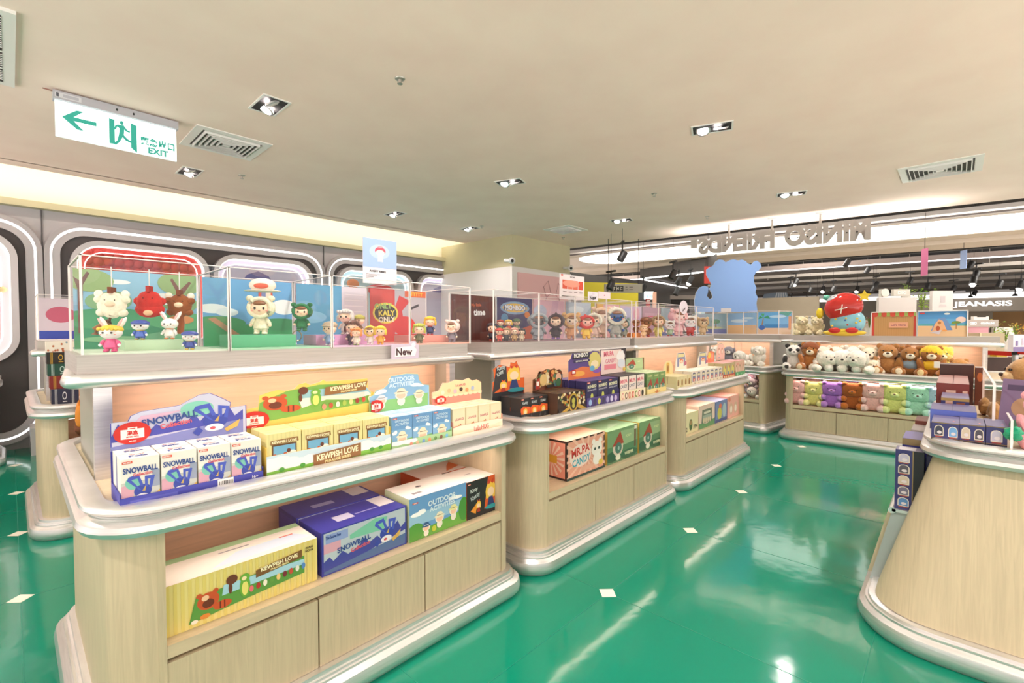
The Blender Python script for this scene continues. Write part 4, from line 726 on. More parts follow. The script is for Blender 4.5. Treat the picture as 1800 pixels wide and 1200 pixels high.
MRHDR = [('r', 0, 0, 1, 1, '#3a2f34'), ('p', [(.02, .03), (.98, .03), (.96, .5), (.8, .97), (.02, .97)], '#f4ded8'), ('t', 'MR.PA', .32, .82, .2, .54, .03, '#e0607c'), ('t', 'CANDY', .38, .55, .18, .5, .03, '#fbf6f4'), ('t', 'CANDY', .39, .54, .17, .48, .03, '#d87a8c'), ('r', .15, .2, .6, .4, '#e88a98'), ('e', .78, .68, .17, .2, '#f6f4f4'), ('e', .73, .85, .05, .07, '#f6f4f4'), ('e', .84, .86, .05, .07, '#f6f4f4'), ('e', .8, .4, .15, .18, '#dce4ee'), ('e', .92, .15, .06, .08, '#e6c45a')]
GNOHDR = [('r', 0, 0, 1, 1, '#a9bf94'), ('r', .5, .2, .95, .9, '#b9cf9c'), ('r', .93, 0, 1, 1, '#8a4a2c')] + gnome(.32, .4, 1.0, 1.25) + [('t', 'FOREST', .7, .7, .09, .4, 0, '#e9edc8')]
GINHDR = [('r', 0, 0, 1, 1, '#e9d9a0'), ('p', rrect(.3, .1, .6, .9, [.02, .02, .12, .12], 4), '#d2a84e'), ('e', .45, .45, .07, .25, '#8a5a2c')]
STRHDR = [('r', 0, 0, 1, 1, '#efe9dc'), ('p', [(.15, .6), (.2, .95), (.75, .95), (.85, .6), (.8, .2), (.15, .2)], '#8a8fb0'), ('r', .2, .72, .75, .9, '#e4d9a0'), ('r', .25, .92, .72, .97, '#5c5a60'), ('p', [(.3, .05), (.7, .05), (.68, .6), (.32, .6)], '#f1ead8'), ('e', .5, .5, .15, .13, '#dc6a44'), ('e', .5, .47, .09, .08, '#f3d9bf'), ('e', .85, .35, .1, .12, '#c06a80')]
PNKHDR = [('r', 0, 0, 1, 1, '#eec4b8'), ('e', .32, .55, .14, .2, '#d0a088'), ('e', .68, .55, .14, .2, '#d0a088'), ('e', .32, .52, .08, .13, '#f6e4d8'), ('e', .68, .52, .08, .13, '#f6e4d8'), ('r', .2, .15, .4, .2, '#8a9ab8')]

def shape_hdr(kind):
    if kind == 'kew': return [(0, 0), (1, 0), (1, .55), (.94, .62), (.94, .97), (.6, .99), (.58, 1.04), (.55, .98), (.48, .93), (.45, 1.0), (.40, .97), (.37, .86), (.3, .84), (.26, .88), (.2, .84), (.14, .78), (.13, .5), (0, .46)]
    if kind == 'snow': return [(0, 0), (1, 0), (1, .74), (.86, .72), (.87, .86), (.8, 1.0), (.7, 1.16), (.62, 1.14), (.52, 1.0), (.47, .92), (.3, .88), (.2, .86), (.13, .78), (.11, .66), (0, .66)]
    if kind == 'out': return [(0, 0), (1, 0), (1, .62), (.88, .66), (.82, .8), (.8, .98), (.6, 1.02), (.34, .98), (.3, .78), (.22, .66), (.1, .62), (.06, .5), (0, .46)]
    if kind == 'kat': return [(0, 0), (1, 0), (1, .5), (.86, .5), (.85, .8), (.78, .92), (.74, 1.03), (.66, .97), (.55, 1.0), (.52, .85), (.4, .9), (.2, .95), (.02, .84), (.06, .5), (0, .45)]
    if kind == 'arch': return [(0, 0), (1, 0), (1, .5), (.85, .85), (.7, 1), (.3, 1), (.15, .85), (0, .5)]
    if kind == 'house': return [(0, 0), (1, 0), (.97, .4), (.8, .97), (.2, .97), (.04, .55)]
    if kind == 'blob': return [(0, 0), (1, 0), (1, .75), (.9, .9), (.8, .86), (.72, 1.0), (.6, .92), (.45, .98), (.3, .88), (.2, .9), (.12, .6), (0, .55)]
    if kind == 'mon': return [(0, 0), (1, 0), (1, .55), (.97, .8), (.9, .97), (.72, 1.0), (.62, .95), (.1, .95), (.06, .75), (0, .7)]
    return [(0, 0), (1, 0), (1, 1), (0, 1)]
def carton(name, x, y, z, n, rows, bw, bd, bh, wrapc, lip_h, lip_art, box_c, box_art, top_art, desc, box_desc, group, hdr=None, hh=.16, hw=None, hx=0, hshape='', flat=False, hy=None, side_art=None):
    W_ = n * bw + .004 * (n + 1); D_ = rows * bd + .004 * (rows + 1) + .004
    t = empty(name, (x, y, z), 0, desc, 'display carton')
    cm = mat(wrapc, .5); f = MB(); f.box(0, 0, 0, W_, D_, .002, cm); f.box(0, 0, .002, .002, D_, lip_h * 1.4, cm); f.box(W_ - .002, 0, .002, W_, D_, lip_h * 1.4, cm); f.build('tray', t)
    f = MB(); f.box(0, 0, .002, W_, .002, lip_h, cm); f.art(F_front(0, -.0002, 0), W_, lip_h, lip_art); f.build('front_lip', t)
    if hdr:
        w_ = hw or W_; f = MB(); top = bh + .0
        P_ = [(p[0] * w_, p[1] * hh) for p in shape_hdr(hshape)]; hyy = D_ - .002 if hy is None else hy
        f.prism(P_, F_front(hx, hyy, top), .002, cm, mat('#f0ead8', .5))
        f.box(hx, hyy - .002, .002, hx + w_, hyy, top + .002, cm)
        # art clipped to the outline by building it on a slightly smaller rectangle region
        Mx = F_front(hx, hyy - .0024, top); items = hdr
        poly = shape_hdr(hshape)
        art_clip(f, Mx, w_, hh, items, poly); f.build('header_card', t)
    f = MB(); f.box(-bw / 2, -bd / 2, 0, bw / 2, bd / 2, bh, mat(box_c, .45)); f.art(F_front(-bw / 2, -bd / 2 - .0002, 0), bw, bh, box_art, .0003); 
    f.art(Matrix.Translation((-bw / 2, -bd / 2, bh + .0002)), bw, bd, top_art, .0003)
    f.art(F_left(-bw / 2 - .0002, bd / 2, 0), bd, bh, side_art or [], .0003)
    proto = None
    for r in range(rows):
        for k in range(n):
            lab = f'{box_desc}, {ORD[k]} from left, {["front", "second", "third"][r]} row'
            loc = (x + .004 + bw / 2 + k * (bw + .004), y + .006 + bd / 2 + r * (bd + .004), z + .003)
            if proto is None: proto = f.build('toy_box', None, loc); tag(proto, lab, 'toy box', group); o = proto
            else: o = proto.copy(); COL.objects.link(o); o.location = loc; o['label'] = lab
            o.rotation_euler = (0, 0, R.uniform(-.012, .012))
    return t
def art_clip(f, M, w, h, items, poly):
    # keep printing inside the die-cut outline: triangulate outline test per piece centre
    def inside(x, y):
        c = False; n = len(poly)
        for i in range(n):
            (x1, y1), (x2, y2) = poly[i], poly[i - 1]
            if (y1 > y) != (y2 > y) and x < (x2 - x1) * (y - y1) / (y2 - y1) + x1: c = not c
        return c
    def cut(P_):       # pull outside vertices towards the outline centre until inside
        out = []
        for (x, y) in P_:
            k = 0; cx, cy = .5, .35
            while not inside(x, y) and k < 40: x += (cx - x) * .06; y += (cy - y) * .06; k += 1
            out.append((x, y))
        return out
    res = []
    for it in items:
        if it[0] == 'r' and it[1:5] == (0, 0, 1, 1): res.append(('p', [(.5 + (p[0] - .5) * .985, .0 + p[1] * .985 + .005) for p in poly], it[-1])); continue
        if it[0] == 'r': P_ = [(it[1] + (it[3] - it[1]) * a, it[2] + (it[4] - it[2]) * b) for a, b in [(0, 0), (.5, 0), (1, 0), (1, .5), (1, 1), (.5, 1), (0, 1), (0, .5)]]; res.append(('p', cut(P_), it[-1]))
        elif it[0] == 'e': res.append(('p', cut([(it[1] + it[3] * math.cos(a * PI / 8), it[2] + it[4] * math.sin(a * PI / 8)) for a in range(16)]), it[-1]))
        elif it[0] == 'p': res.append(('p', cut(it[1]), it[-1]))
        else: res.append(it)
    # raise the clip ceiling a little for outlines above 1
    for k, it in enumerate(res):
        z = .0003 * (k + 1)
        if it[0] == 'p': f.add([(a * w, b * h, z) for a, b in it[1]], [tuple(range(len(it[1])))], mat(it[-1], .5), M)
        else: f.art(M @ Matrix.Translation((0, 0, z)), w, h, [it], .0001)

ZT = .8765
carton('display_carton', .205, 1.735, ZT, 4, 2, .091, .075, .142, '#4347a8', .034, [('r', 0, 0, 1, 1, '#4347a8'), ('r', .06, .15, .36, .7, '#5a5fbb'), ('p', [(.07, .2), (.35, .2), (.35, .22), (.07, .22)], '#c8cae8'), ('r', .64, .35, .76, 1, '#f0f0f0')] + [('r', .65 + .012 * q, .45, .656 + .012 * q, .8, '#3a3a3a') for q in range(9)] + [('t', '16+', .93, .6, .3, .08, 0, '#e8e8f4')],
       '#efece4', A['snow'], A['snowtop'], 'blue carton with city skyline header card, first on the nearest counter', 'small white toy box with a blue swirl picture', 'white and blue toy boxes', SNOWHDR, .135, hshape='snow', side_art=[('p', [(0, 0), (.2, 0), (.1, 1), (0, 1)], '#4347a8')])
carton('display_carton', .60, 1.735, ZT, 4, 2, .118, .075, .15, '#f0cf66', .078, A['kewlip'], '#efe3a0', A['kew'], [('r', .0, .46, .25, .5, '#b8a860')], 'yellow carton with wooden sign header card, between the blue and pale blue cartons', 'yellow toy box with an orange plush picture', 'yellow toy boxes', KEWHDR, .155, hw=.56, hx=-.04, hshape='kew', hy=.175)
carton('display_carton', 1.098, 1.735, ZT, 3, 2, .104, .075, .142, '#a9d09a', .04, A['outlip'], '#9cc4e8', A['out'], [('r', 0, 0, 1, 1, '#b9d6f0'), ('r', .3, .2, .7, .24, '#7aa0c8')], 'pale blue carton with a sun-hat children header card', 'pale blue toy box with a sun-hat child picture', 'pale blue toy boxes', OUTHDR, .165, hx=-.01, hshape='out')
carton('display_carton', 1.432, 1.735, ZT, 4, 2, .079, .075, .135, '#e9a48e', .055, A['lululip'], '#f0dfb8', A['lulu'], [('r', .1, .4, .9, .6, '#e8b8a0')], 'cream and salmon carton at the right end of the nearest counter', 'small cream toy box with tiny printed figures', 'cream toy boxes', LULUHDR, .125, hshape='blob')
carton('display_carton', 1.985, 1.80, ZT, 3, 2, .078, .08, .118, '#26262a', .03, A['kattylip'], '#2b2a2c', A['katty'], [('r', .4, .1, .6, .14, '#5a4a44'), ('r', .2, .6, .3, .63, '#e2622a')], 'black and orange carton with a blonde doll header card, first on the middle counter', 'black and orange toy box with a blonde doll picture', 'black and orange toy boxes', KATHDR, .2, hw=.28, hx=-.06, hshape='kat')
f = MB(); f.box(0, 0, 0, .29, .2, .13, mat('#4a3226', .5)); f.art(F_front(0, -.0002, 0), .29, .13, A['gold'], .0003); f.art(F_top(0, 0, .1302), .29, .2, [('e', R.random(), R.random(), .03, .05, R.choice(['#8a5a34', '#5a3a28', '#7a6a3a'])) for _ in range(40)], .0002)
t = f.build('brown_gold_carton', None, (2.24, 1.735, ZT)); tag(t, 'dark brown and gold patterned carton right of the black and orange boxes', 'display carton')
f = MB(); P_ = [(p[0] * .3, p[1] * .135) for p in shape_hdr('blob')]; f.prism(P_, F_front(-.01, .19, .13), .002, mat('#7a4a34', .5)); art_clip(f, F_front(-.01, .1875, .13), .3, .135, GOLDHDR, shape_hdr('blob')); f.build('header_card', t)
carton('display_carton', 2.545, 1.735, ZT, 3, 3, .128, .085, .175, '#4d3f80', .07, A['monlip'], '#2f2b57', A['mon'], [('r', 0, 0, 1, 1, '#4a4080'), ('r', .3, .2, .6, .24, '#c85a5a')], 'purple carton with black lettered header card on the middle counter', 'dark purple toy box with a yellow green picture', 'purple toy boxes', MONHDR, .19, hshape='mon', hy=.15)
carton('display_carton', 2.96, 1.735, ZT, 3, 3, .118, .085, .178, '#3a3038', .075, A['mrpalip'], '#372d33', A['mrpa'], [('e', .5, .5, .2, .1, '#6a5a60')], 'black edged carton with pink lettering and white header card', 'white faced toy box with pink lettering', 'pink lettered toy boxes', MRHDR, .19, hshape='', hy=.17)
carton('display_carton', 3.36, 1.735, ZT, 3, 3, .105, .085, .172, '#e6d48e', .05, A['gnolip'], '#6a8f5c', A['gno'], [('r', 0, 0, 1, 1, '#cfdcb4'), ('r', .2, .4, .7, .5, '#9ab080')], 'green carton with a red-hooded figure at the right end of the middle counter', 'green toy box with a red hood picture', 'green toy boxes', GNOHDR, .11, hshape='', hy=.2)
carton('display_carton', 3.895, 1.735, ZT, 4, 2, .072, .08, .105, '#e2d8ae', .03, A['gingerlip'], '#dfd3a4', A['ginger'], [('r', .4, 0, .5, 1, '#c8ba88')], 'pale beige carton with door pictures, first on the far counter', 'beige toy box with a brown arched door picture', 'beige toy boxes', GINHDR, .12, hw=.2, hx=.1, hshape='arch')
carton('display_carton', 4.21, 1.735, ZT, 7, 2, .105, .08, .13, '#e8dcc4', .04, A['stripelip'], '#e9dfd2', A['stripe'], [('r', .0, .0, 1, 1, '#f2ead8')], 'long cream carton of seven narrow boxes on the far counter', 'narrow cream toy box with a grey house picture', 'cream house toy boxes', STRHDR, .17, hw=.26, hx=.02, hshape='house', hy=.17)
f = MB(); P_ = [(p[0] * .27, p[1] * .16) for p in shape_hdr('house')]; f.prism(P_, F_front(4.66, 1.87, ZT + .13), .002, mat('#efe9dc', .5)); f.box(4.665, 1.868, ZT + .1345, 4.925, 1.87, ZT + .14, mat('#efe9dc', .5)); art_clip(f, F_front(4.66, 1.8675, ZT + .13), .27, .16, STRHDR, shape_hdr('house')); tag(f.build('header_card'), 'second house shaped header card standing on the long cream carton', 'header card')
carton('display_carton', 4.985, 1.735, ZT, 3, 2, .115, .08, .16, '#b3402f', .045, A['redlip'], '#b9aa80', A['redg'], [('r', 0, 0, 1, 1, '#eab4b0')], 'red lipped carton with yellow figures near the end of the far counter', 'olive toy box with a yellow figure picture', 'olive toy boxes', [('r', 0, 0, 1, 1, '#e6825c'), ('e', .3, .6, .2, .25, '#e8d45a'), ('e', .7, .5, .16, .3, '#f0a088')], .13, hw=.2, hx=.02, hshape='blob')
carton('display_carton', 5.355, 1.735, ZT, 3, 2, .1, .08, .165, '#4f9a68', .05, A['pinklip'], '#dcb49c', A['pinkg'], [('r', 0, 0, 1, 1, '#f0b6b4')], 'green lipped carton with pink figures at the right end of the far counter', 'peach toy box with a brown and white figure picture', 'peach toy boxes', PNKHDR, .19, hw=.26, hx=-.02, hshape='arch', hy=.2)

# big boxes on the lower shelves
def bigbox(x, y, z, w, d, h, c, front, label, side=None, top=None, topc=None, rz=0):
    f = MB(); f.box(0, 0, 0, w, d, h, mat(c, .4)); f.art(F_front(0, -.0003, 0), w, h, front, .0003, .35)
    tp = ([('r', 0, 0, 1, 1, topc)] if topc else []) + (top or []); f.art(F_top(0, 0, h + .0003), w, d, tp, .0003, .35)
    if side: f.art(F_left(-.0003, d, 0), d, h, side, .0003, .35)
    return tag(f.build('large_toy_box', None, (x, y, z), rz), label, 'boxed toy', 'large boxed toys on the lower shelves')
ZS = .4405
KB = [('r', .04 * q, 0, .04 * q + .02, 1, '#e3d176') for q in range(25)] + [('p', [(.16, .1), (.4, .18), (.9, .3), (.9, .7), (.5, .66), (.4, .62), (.2, .6)], '#5f9a44'), ('p', [(.35, .45), (.9, .5), (.9, .62), (.36, .66)], '#a8d4e4')] + beast(.27, .45, .62, 2.9) + [('e', .41, .72, .035, .1, '#6b3a28'), ('e', .40, .55, .012, .12, '#6b3a28'), ('e', .25, .16, .03, .05, '#e08a3a'), ('e', .19, .12, .02, .04, '#f4ecd8')] + sprout(.49, .48, .75, 2.9) + \
     [('e', .53 + .045 * q, .38 + .012 * q, .014, .07, c) for q, c in enumerate(['#e8707a', '#b5322a', '#f4ecd8', '#6aa048', '#f0c880', '#7a2a34', '#c8503a', '#e8e8d8', '#5a8ac8'])] + [('p', [(.56, .58), (.88, .68), (.88, .86), (.56, .74)], '#7d5530'), ('t', 'KEWPISH LOVE', .72, .745, .09, .3, .07, '#fbf2c8'), ('t', 'PARADISE SERIES', .72, .665, .04, .2, .07, '#f3e6a8'), ('t', 'PANG', .935, .86, .05, .07, 0, '#4a3a2a'), ('t', 'NOVA', .935, .79, .05, .07, 0, '#4a3a2a')]
bigbox(.292, 1.765, ZS, .495, .2, .16, '#e8d98a', KB, 'long yellow box with an orange plush picture at the left end of the lower shelf', side=[('r', 0, 0, 1, 1, '#e8d98a')], topc='#f2eee6', top=[('p', [(0, .8), (1, .8), (1, 1), (0, 1)], '#a9cfa0'), ('p', [(.3, .1), (1, .2), (.9, .55), (.5, .5)], '#cfe0f2'), ('r', .4, .62, .6, .66, '#9a9aa4'), ('r', .8, .5, .9, .55, '#d8706a')])
SB = [('r', .02, .03, .98, .97, '#b9c6cf'), ('p', [(.02, .03), (.98, .03), (.98, .3), (.02, .12)], '#55709f'), ('p', [(.3, .75), (.6, .95), (.75, .9), (.7, .6), (.3, .65)], '#7cc5a8'), ('r', .02, .5, .2, .72, '#d8a5b6'), ('r', .04, .72, .28, .93, '#8fa2d4')] + [('p', [(x / 100, y / 100) for x, y in [(2, 10), (2, 32), (8, 40), (12, 28), (22, 44), (28, 32), (40, 42), (48, 58), (52, 40), (62, 50), (66, 40), (80, 56), (88, 70), (92, 50), (98, 60), (98, 40), (50, 20)]], '#454a9e')] + swirl(.74, .48, .8, 2.0) + [('t', 'SNOWBALL', .35, .52, .13, .38, .09, '#2f4a8f'), ('t', 'Collection', .42, .4, .1, .22, .12, '#d8606c'), ('t', 'The Secret Pets', .12, .86, .07, .16, 0, '#2f4a8f')]
bigbox(.805, 1.765, ZS, .39, .2, .17, '#3d3f9f', SB, 'large royal blue box with city picture in front of another blue box', side=[('r', .1, .1, .9, .9, '#4a4cb0')], top=[('r', .25, .3, .45, .6, '#c8cae8'), ('r', .78, .4, .98, .98, '#e4e2ea'), ('r', .48, .4, .75, .44, '#a8aadc')], rz=.02)
bigbox(.80, 1.985, ZS, .39, .19, .17, '#43459f', SB, 'royal blue box behind, seen mostly from above on the lower shelf', side=[('r', .1, .1, .9, .9, '#4a4cb0')], top=[('r', .25, .3, .5, .5, '#a8aadc'), ('r', .75, .4, .97, .98, '#dcdae6')])
OB = [('r', 0, 0, 1, 1, '#6d9fd2'), ('r', 0, .35, 1, .62, '#9cc4e0'), ('p', [(0, 0), (1, 0), (1, .42), (.8, .3), (.3, .22), (0, .34)], '#6fae4c')] + clouds(.6) + [('e', .1, .2, .14, .2, '#5fa045'), ('e', .95, .35, .1, .3, '#4f9440')] + hatkid(.27, .22, .34, 1.6, '#3f5f8c', band='#ffffff') + hatkid(.5, .34, .4, 1.6) + hatkid(.75, .4, .4, 1.6, '#e9e4a4') + [('e', .4, .14, .04, .07, '#c8d04a'), ('t', 'OUTDOOR', .55, .78, .13, .5, .03, '#dff0fa'), ('t', 'ACTIVITIES', .55, .63, .12, .56, .03, '#dff0fa')] + minibar(.09, .88, .09, .035)
bigbox(1.205, 1.765, ZS, .335, .2, .195, '#a8c4dc', OB, 'sky blue box with three sun-hat children on the lower shelf', side=[('r', 0, 0, 1, 1, '#d3dfb4'), ('r', .3, .3, .7, .8, '#c0cfa0')], topc='#f1f0ec', top=[('r', .15, .2, .3, .3, '#8a8a94'), ('e', .4, .6, .05, .05, '#4a4a54')])
KA = [('r', 0, 0, 1, 1, '#da5a26'), ('p', [(0, 0), (.5, .1), (.62, 1), (0, 1)], '#2e2d30'), ('p', [(0, 0), (1, 0), (1, .18), (0, .1)], '#26262a'), ('p', [(.1, .2), (.3, .4), (.25, .1)], '#e8962e')] + doll2(.7, .52, .85, 1.5) + doll2(.33, .28, .38, 1.5, bow='#e2622a', dress='#a83a2a') + [('e', .74, .16, .22, .06, '#2d9aa4'), ('t', 'Kitty', .2, .74, .13, .3, .15, '#c9d0cc'), ('t', 'Katty', .24, .56, .15, .3, .35, '#b9c4c4')] + minibar(.06, .93, .08, .03, '#e2622a')
bigbox(1.545, 1.765, ZS, .235, .2, .19, '#c2502a', KA, 'black and orange box with a blonde doll at the right end of the lower shelf', topc='#f1ece8', top=[('r', .3, .5, .5, .54, '#8a8a94')])
bigbox(1.44, 2.0, ZS, .3, .19, .18, '#c2502a', KA, 'orange sided box behind the black and orange one, its white top showing', topc='#e6d6d2', top=[('p', [(.6, .1), (1, .3), (1, .8), (.8, .5)], '#d86a34')])
MP = [('r', 0, 0, 1, 1, '#3c2b28'), ('r', .03, .04, .97, .96, '#e9a890')] + [('p', [(.5, .5), (.5 + 1 * math.cos(a), .5 + 1 * math.sin(a)), (.5 + 1 * math.cos(a + .12), .5 + 1 * math.sin(a + .12))], '#f2c4ac') for a in [k * .35 for k in range(18)]] + [('r', 0, 0, 1, .06, '#2b4a44'), ('e', .34, .56, .28, .3, '#f4dccf'), ('t', 'MR.PA', .34, .68, .22, .46, .1, '#c9362c'), ('t', 'CANDY', .36, .42, .19, .46, .1, '#4ca9bc'), ('e', .77, .6, .15, .2, '#f4efe6'), ('e', .68, .8, .05, .07, '#f4efe6'), ('e', .87, .8, .05, .07, '#f4efe6'), ('e', .72, .6, .03, .04, '#3c4a48'), ('e', .83, .6, .03, .04, '#3c4a48'), ('e', .78, .32, .12, .16, '#f6f2ea'), ('r', .35, .12, .68, .24, '#e8b49c'), ('e', .88, .2, .06, .08, '#e6c45a')]
RY = [('r', .05, .05, .95, .95, '#eb9a86')] + [('p', [(.5, .5), (.5 + .44 * math.cos(a), .5 + .44 * math.sin(a)), (.5 + .44 * math.cos(a + .17), .5 + .44 * math.sin(a + .17))], '#f5d2c0') for a in [k * .393 for k in range(16)]] + [('p', [(.3, .4), (.7, .4), (.7, .6), (.3, .6)], '#e0a43c')]
bigbox(2.372, 1.765, ZS, .435, .25, .25, '#3c2b28', MP, 'pink and brown box with large candy lettering on the middle lower shelf', side=RY, topc='#f0cdb6', top=[('e', .3, .5, .2, .2, '#f4ddca')])
GB = [('r', 0, 0, 1, 1, '#5c8a62'), ('r', .0, .5, 1, 1, '#7aa070'), ('p', [(.4, .45), (.95, .5), (.95, .9), (.4, .92)], '#9ab98a'), ('e', .15, .2, .2, .16, '#2f5f44'), ('e', .7, .15, .3, .14, '#35684a'), ('r', .88, .3, .94, 1, '#6d4a34')] + gnome(.33, .45, .95, 1.5) + [('e', .33, .14, .08, .09, '#e8ecd8'), ('t', 'FOREST', .68, .72, .08, .36, 0, '#cfe0a8'), ('t', 'WHISPER', .7, .18, .1, .4, 0, '#dfe8c0'), ('r', .88, .86, .97, .97, '#e8e8d8')]
GS = [('r', 0, 0, 1, 1, '#d8b45c')]
bigbox(2.845, 1.765, ZS, .425, .26, .235, '#6a9a6a', GB, 'left of two green boxes with a red-hooded figure picture', side=GS, topc='#9fc8a2', top=[('p', [(.2, .2), (.8, .4), (.6, .6)], '#bfdcc0')])
bigbox(3.30, 1.765, ZS, .41, .26, .235, '#6a9a6a', GB, 'right of two green boxes with a red-hooded figure picture', side=GS, topc='#a6cca6', top=[('p', [(.2, .2), (.8, .4), (.6, .6)], '#c4dfc4')])
bigbox(4.06, 1.765, ZS, .37, .26, .19, '#e6e0b8', [('r', 0, 0, 1, 1, '#e2ddb0'), ('e', .55, .4, .1, .28, '#4a6a3a'), ('e', .55, .5, .06, .12, '#a88a5a'), ('t', '2022', .2, .22, .22, .3, 0, '#4c4438'), ('t', '1994', .84, .26, .22, .26, 0, '#4c4438')], 'pale yellow green box with number printing on the far lower shelf', topc='#f6ecd4')
bigbox(4.45, 1.765, ZS, .40, .28, .22, '#ead6c8', [('r', 0, 0, 1, 1, '#e6cfc0'), ('p', [(0, 0), (1, 0), (1, .3), (.5, .16), (0, .25)], '#5f9a68'), ('p', [(.15, .2), (.85, .2), (.8, .8), (.2, .8)], '#6c7c6c'), ('r', .22, .3, .78, .55, '#9fb0a4'), ('r', .3, .6, .7, .7, '#d8d8c4')] + [('e', .3 + .13 * q, .32, .05, .12, '#d8c8a8') for q in range(4)], 'pinkish box with a grey gate picture on the far lower shelf', topc='#f5d9cc')
bigbox(4.87, 1.765, ZS, .33, .28, .215, '#7a90c4', [('r', 0, 0, 1, 1, '#6f88b8'), ('e', .35, .4, .18, .3, '#c9c858'), ('e', .75, .5, .16, .35, '#a8c4cc'), ('e', .4, .75, .12, .12, '#e07a5a'), ('r', 0, 0, 1, .14, '#44548c')], 'narrow blue box with a yellow figure on the far lower shelf', topc='#b9c8ee')
bigbox(5.215, 1.765, ZS, .36, .28, .23, '#ecaaa0', [('r', 0, 0, 1, 1, '#eab0a4'), ('e', .3, .4, .16, .28, '#d8b49c'), ('e', .68, .4, .16, .28, '#d8b49c'), ('e', .3, .38, .09, .17, '#f6e8dc'), ('e', .68, .38, .09, .17, '#f6e8dc'), ('e', .15, .85, .1, .1, '#e0806c')], 'pink box with two egg shaped figures at the end of the far lower shelf', topc='#f6c4bc', top=[('p', [(0, .7), (1, .7), (1, 1), (0, 1)], '#b4d8a8')])
bigbox(4.08, 2.06, ZS, .3, .18, .2, '#7a8cc0', [('e', .4, .5, .3, .3, '#e07a5a')], 'blue box behind the pale yellow green one on the far lower shelf', topc='#e8b4a8')
# gift boxes on the counter behind
GBX = [('#22263f', '#c9ccd2', 0), ('#7d2422', '#d6a63c', 1), ('#1f4a3c', '#b8cfc8', 2), ('#2a2420', '#d0a238', 3), ('#efe6d8', '#b5653f', 4)]
for i, (c, s_, k) in enumerate(GBX):
    px0 = [91, 88, 84, 82, 81][i]; px1 = [139, 140, 138, 134, 131][i]; pb = [710, 682, 660, 638, 618][i]; pt = [682, 659, 638, 618, 599][i]
    yy = 4.50 + .035 * i; a = onY(px0, pb, yy); b = onY(px1, pb, yy); top = onY(px0, pt, yy); w = b.x - a.x; h = top.z - a.z
    zz = .8765 + sum([.105, .088, .082, .08][:i]) ; h = [.105, .088, .082, .08, .075][i]
    f = MB(); f.box(0, 0, 0, w, .16, h, mat(c, .4))
    it = [('r', .12 + .035 * q, 0, .135 + .035 * q, 1, s_) for q in range(3)] + [('r', .74 + .035 * q, 0, .755 + .035 * q, 1, s_) for q in range(3)] + [('e', .47, .55, .08, .26, s_), ('e', .47, .55, .055, .18, c), ('r', .4, .14, .56, .2, s_)] if k < 4 else [('e', R.random(), R.random(), .04, .1, R.choice(['#c47a5a', '#d8a890', '#b5653f', '#8a9aa8'])) for _ in range(14)]
    f.art(F_front(0, -.0003, 0), w, h, it, .0003); tag(f.build('gift_box', None, (a.x, yy, zz)), ['navy gift box with silver stripes, lowest of the stack', 'dark red gift box with gold stripes, second lowest of the stack', 'dark green gift box with silver stripes, third in the stack', 'black gift box with gold stripes, near the top of the stack', 'white patterned gift box on top of the striped stack'][i], 'gift box', 'striped gift boxes on the counter behind')
f = MB(); f.ball((0, 0, .1), (.03, .03, .1), mat('#d8862c', .7), .2); f.ball((0, 0, .02), (.035, .03, .04), mat('#6d3a1c', .7), .2)
p = onY(143, 745, 4.28); tag(f.build('hanging_scarf', None, (p.x, 4.27, .71)), 'orange and brown patterned scarf hanging at the edge of the counter behind', 'scarf')
f = MB(); f.box(0, 0, 0, .4, .3, .17, mat('#c9c9c4', .5)); f.box(0, 0, .17, .4, .3, .2, mat('#e28b90', .5)); f.art(F_front(0, -.0003, 0), .4, .17, [('e', .25, .5, .06, .16, '#c8403a'), ('r', .5, .2, .9, .3, '#8a8a84')]); tag(f.build('large_toy_box', None, (.36, 4.5, ZS)), 'grey box with a pink lid on the shelf of the counter behind', 'boxed toy')

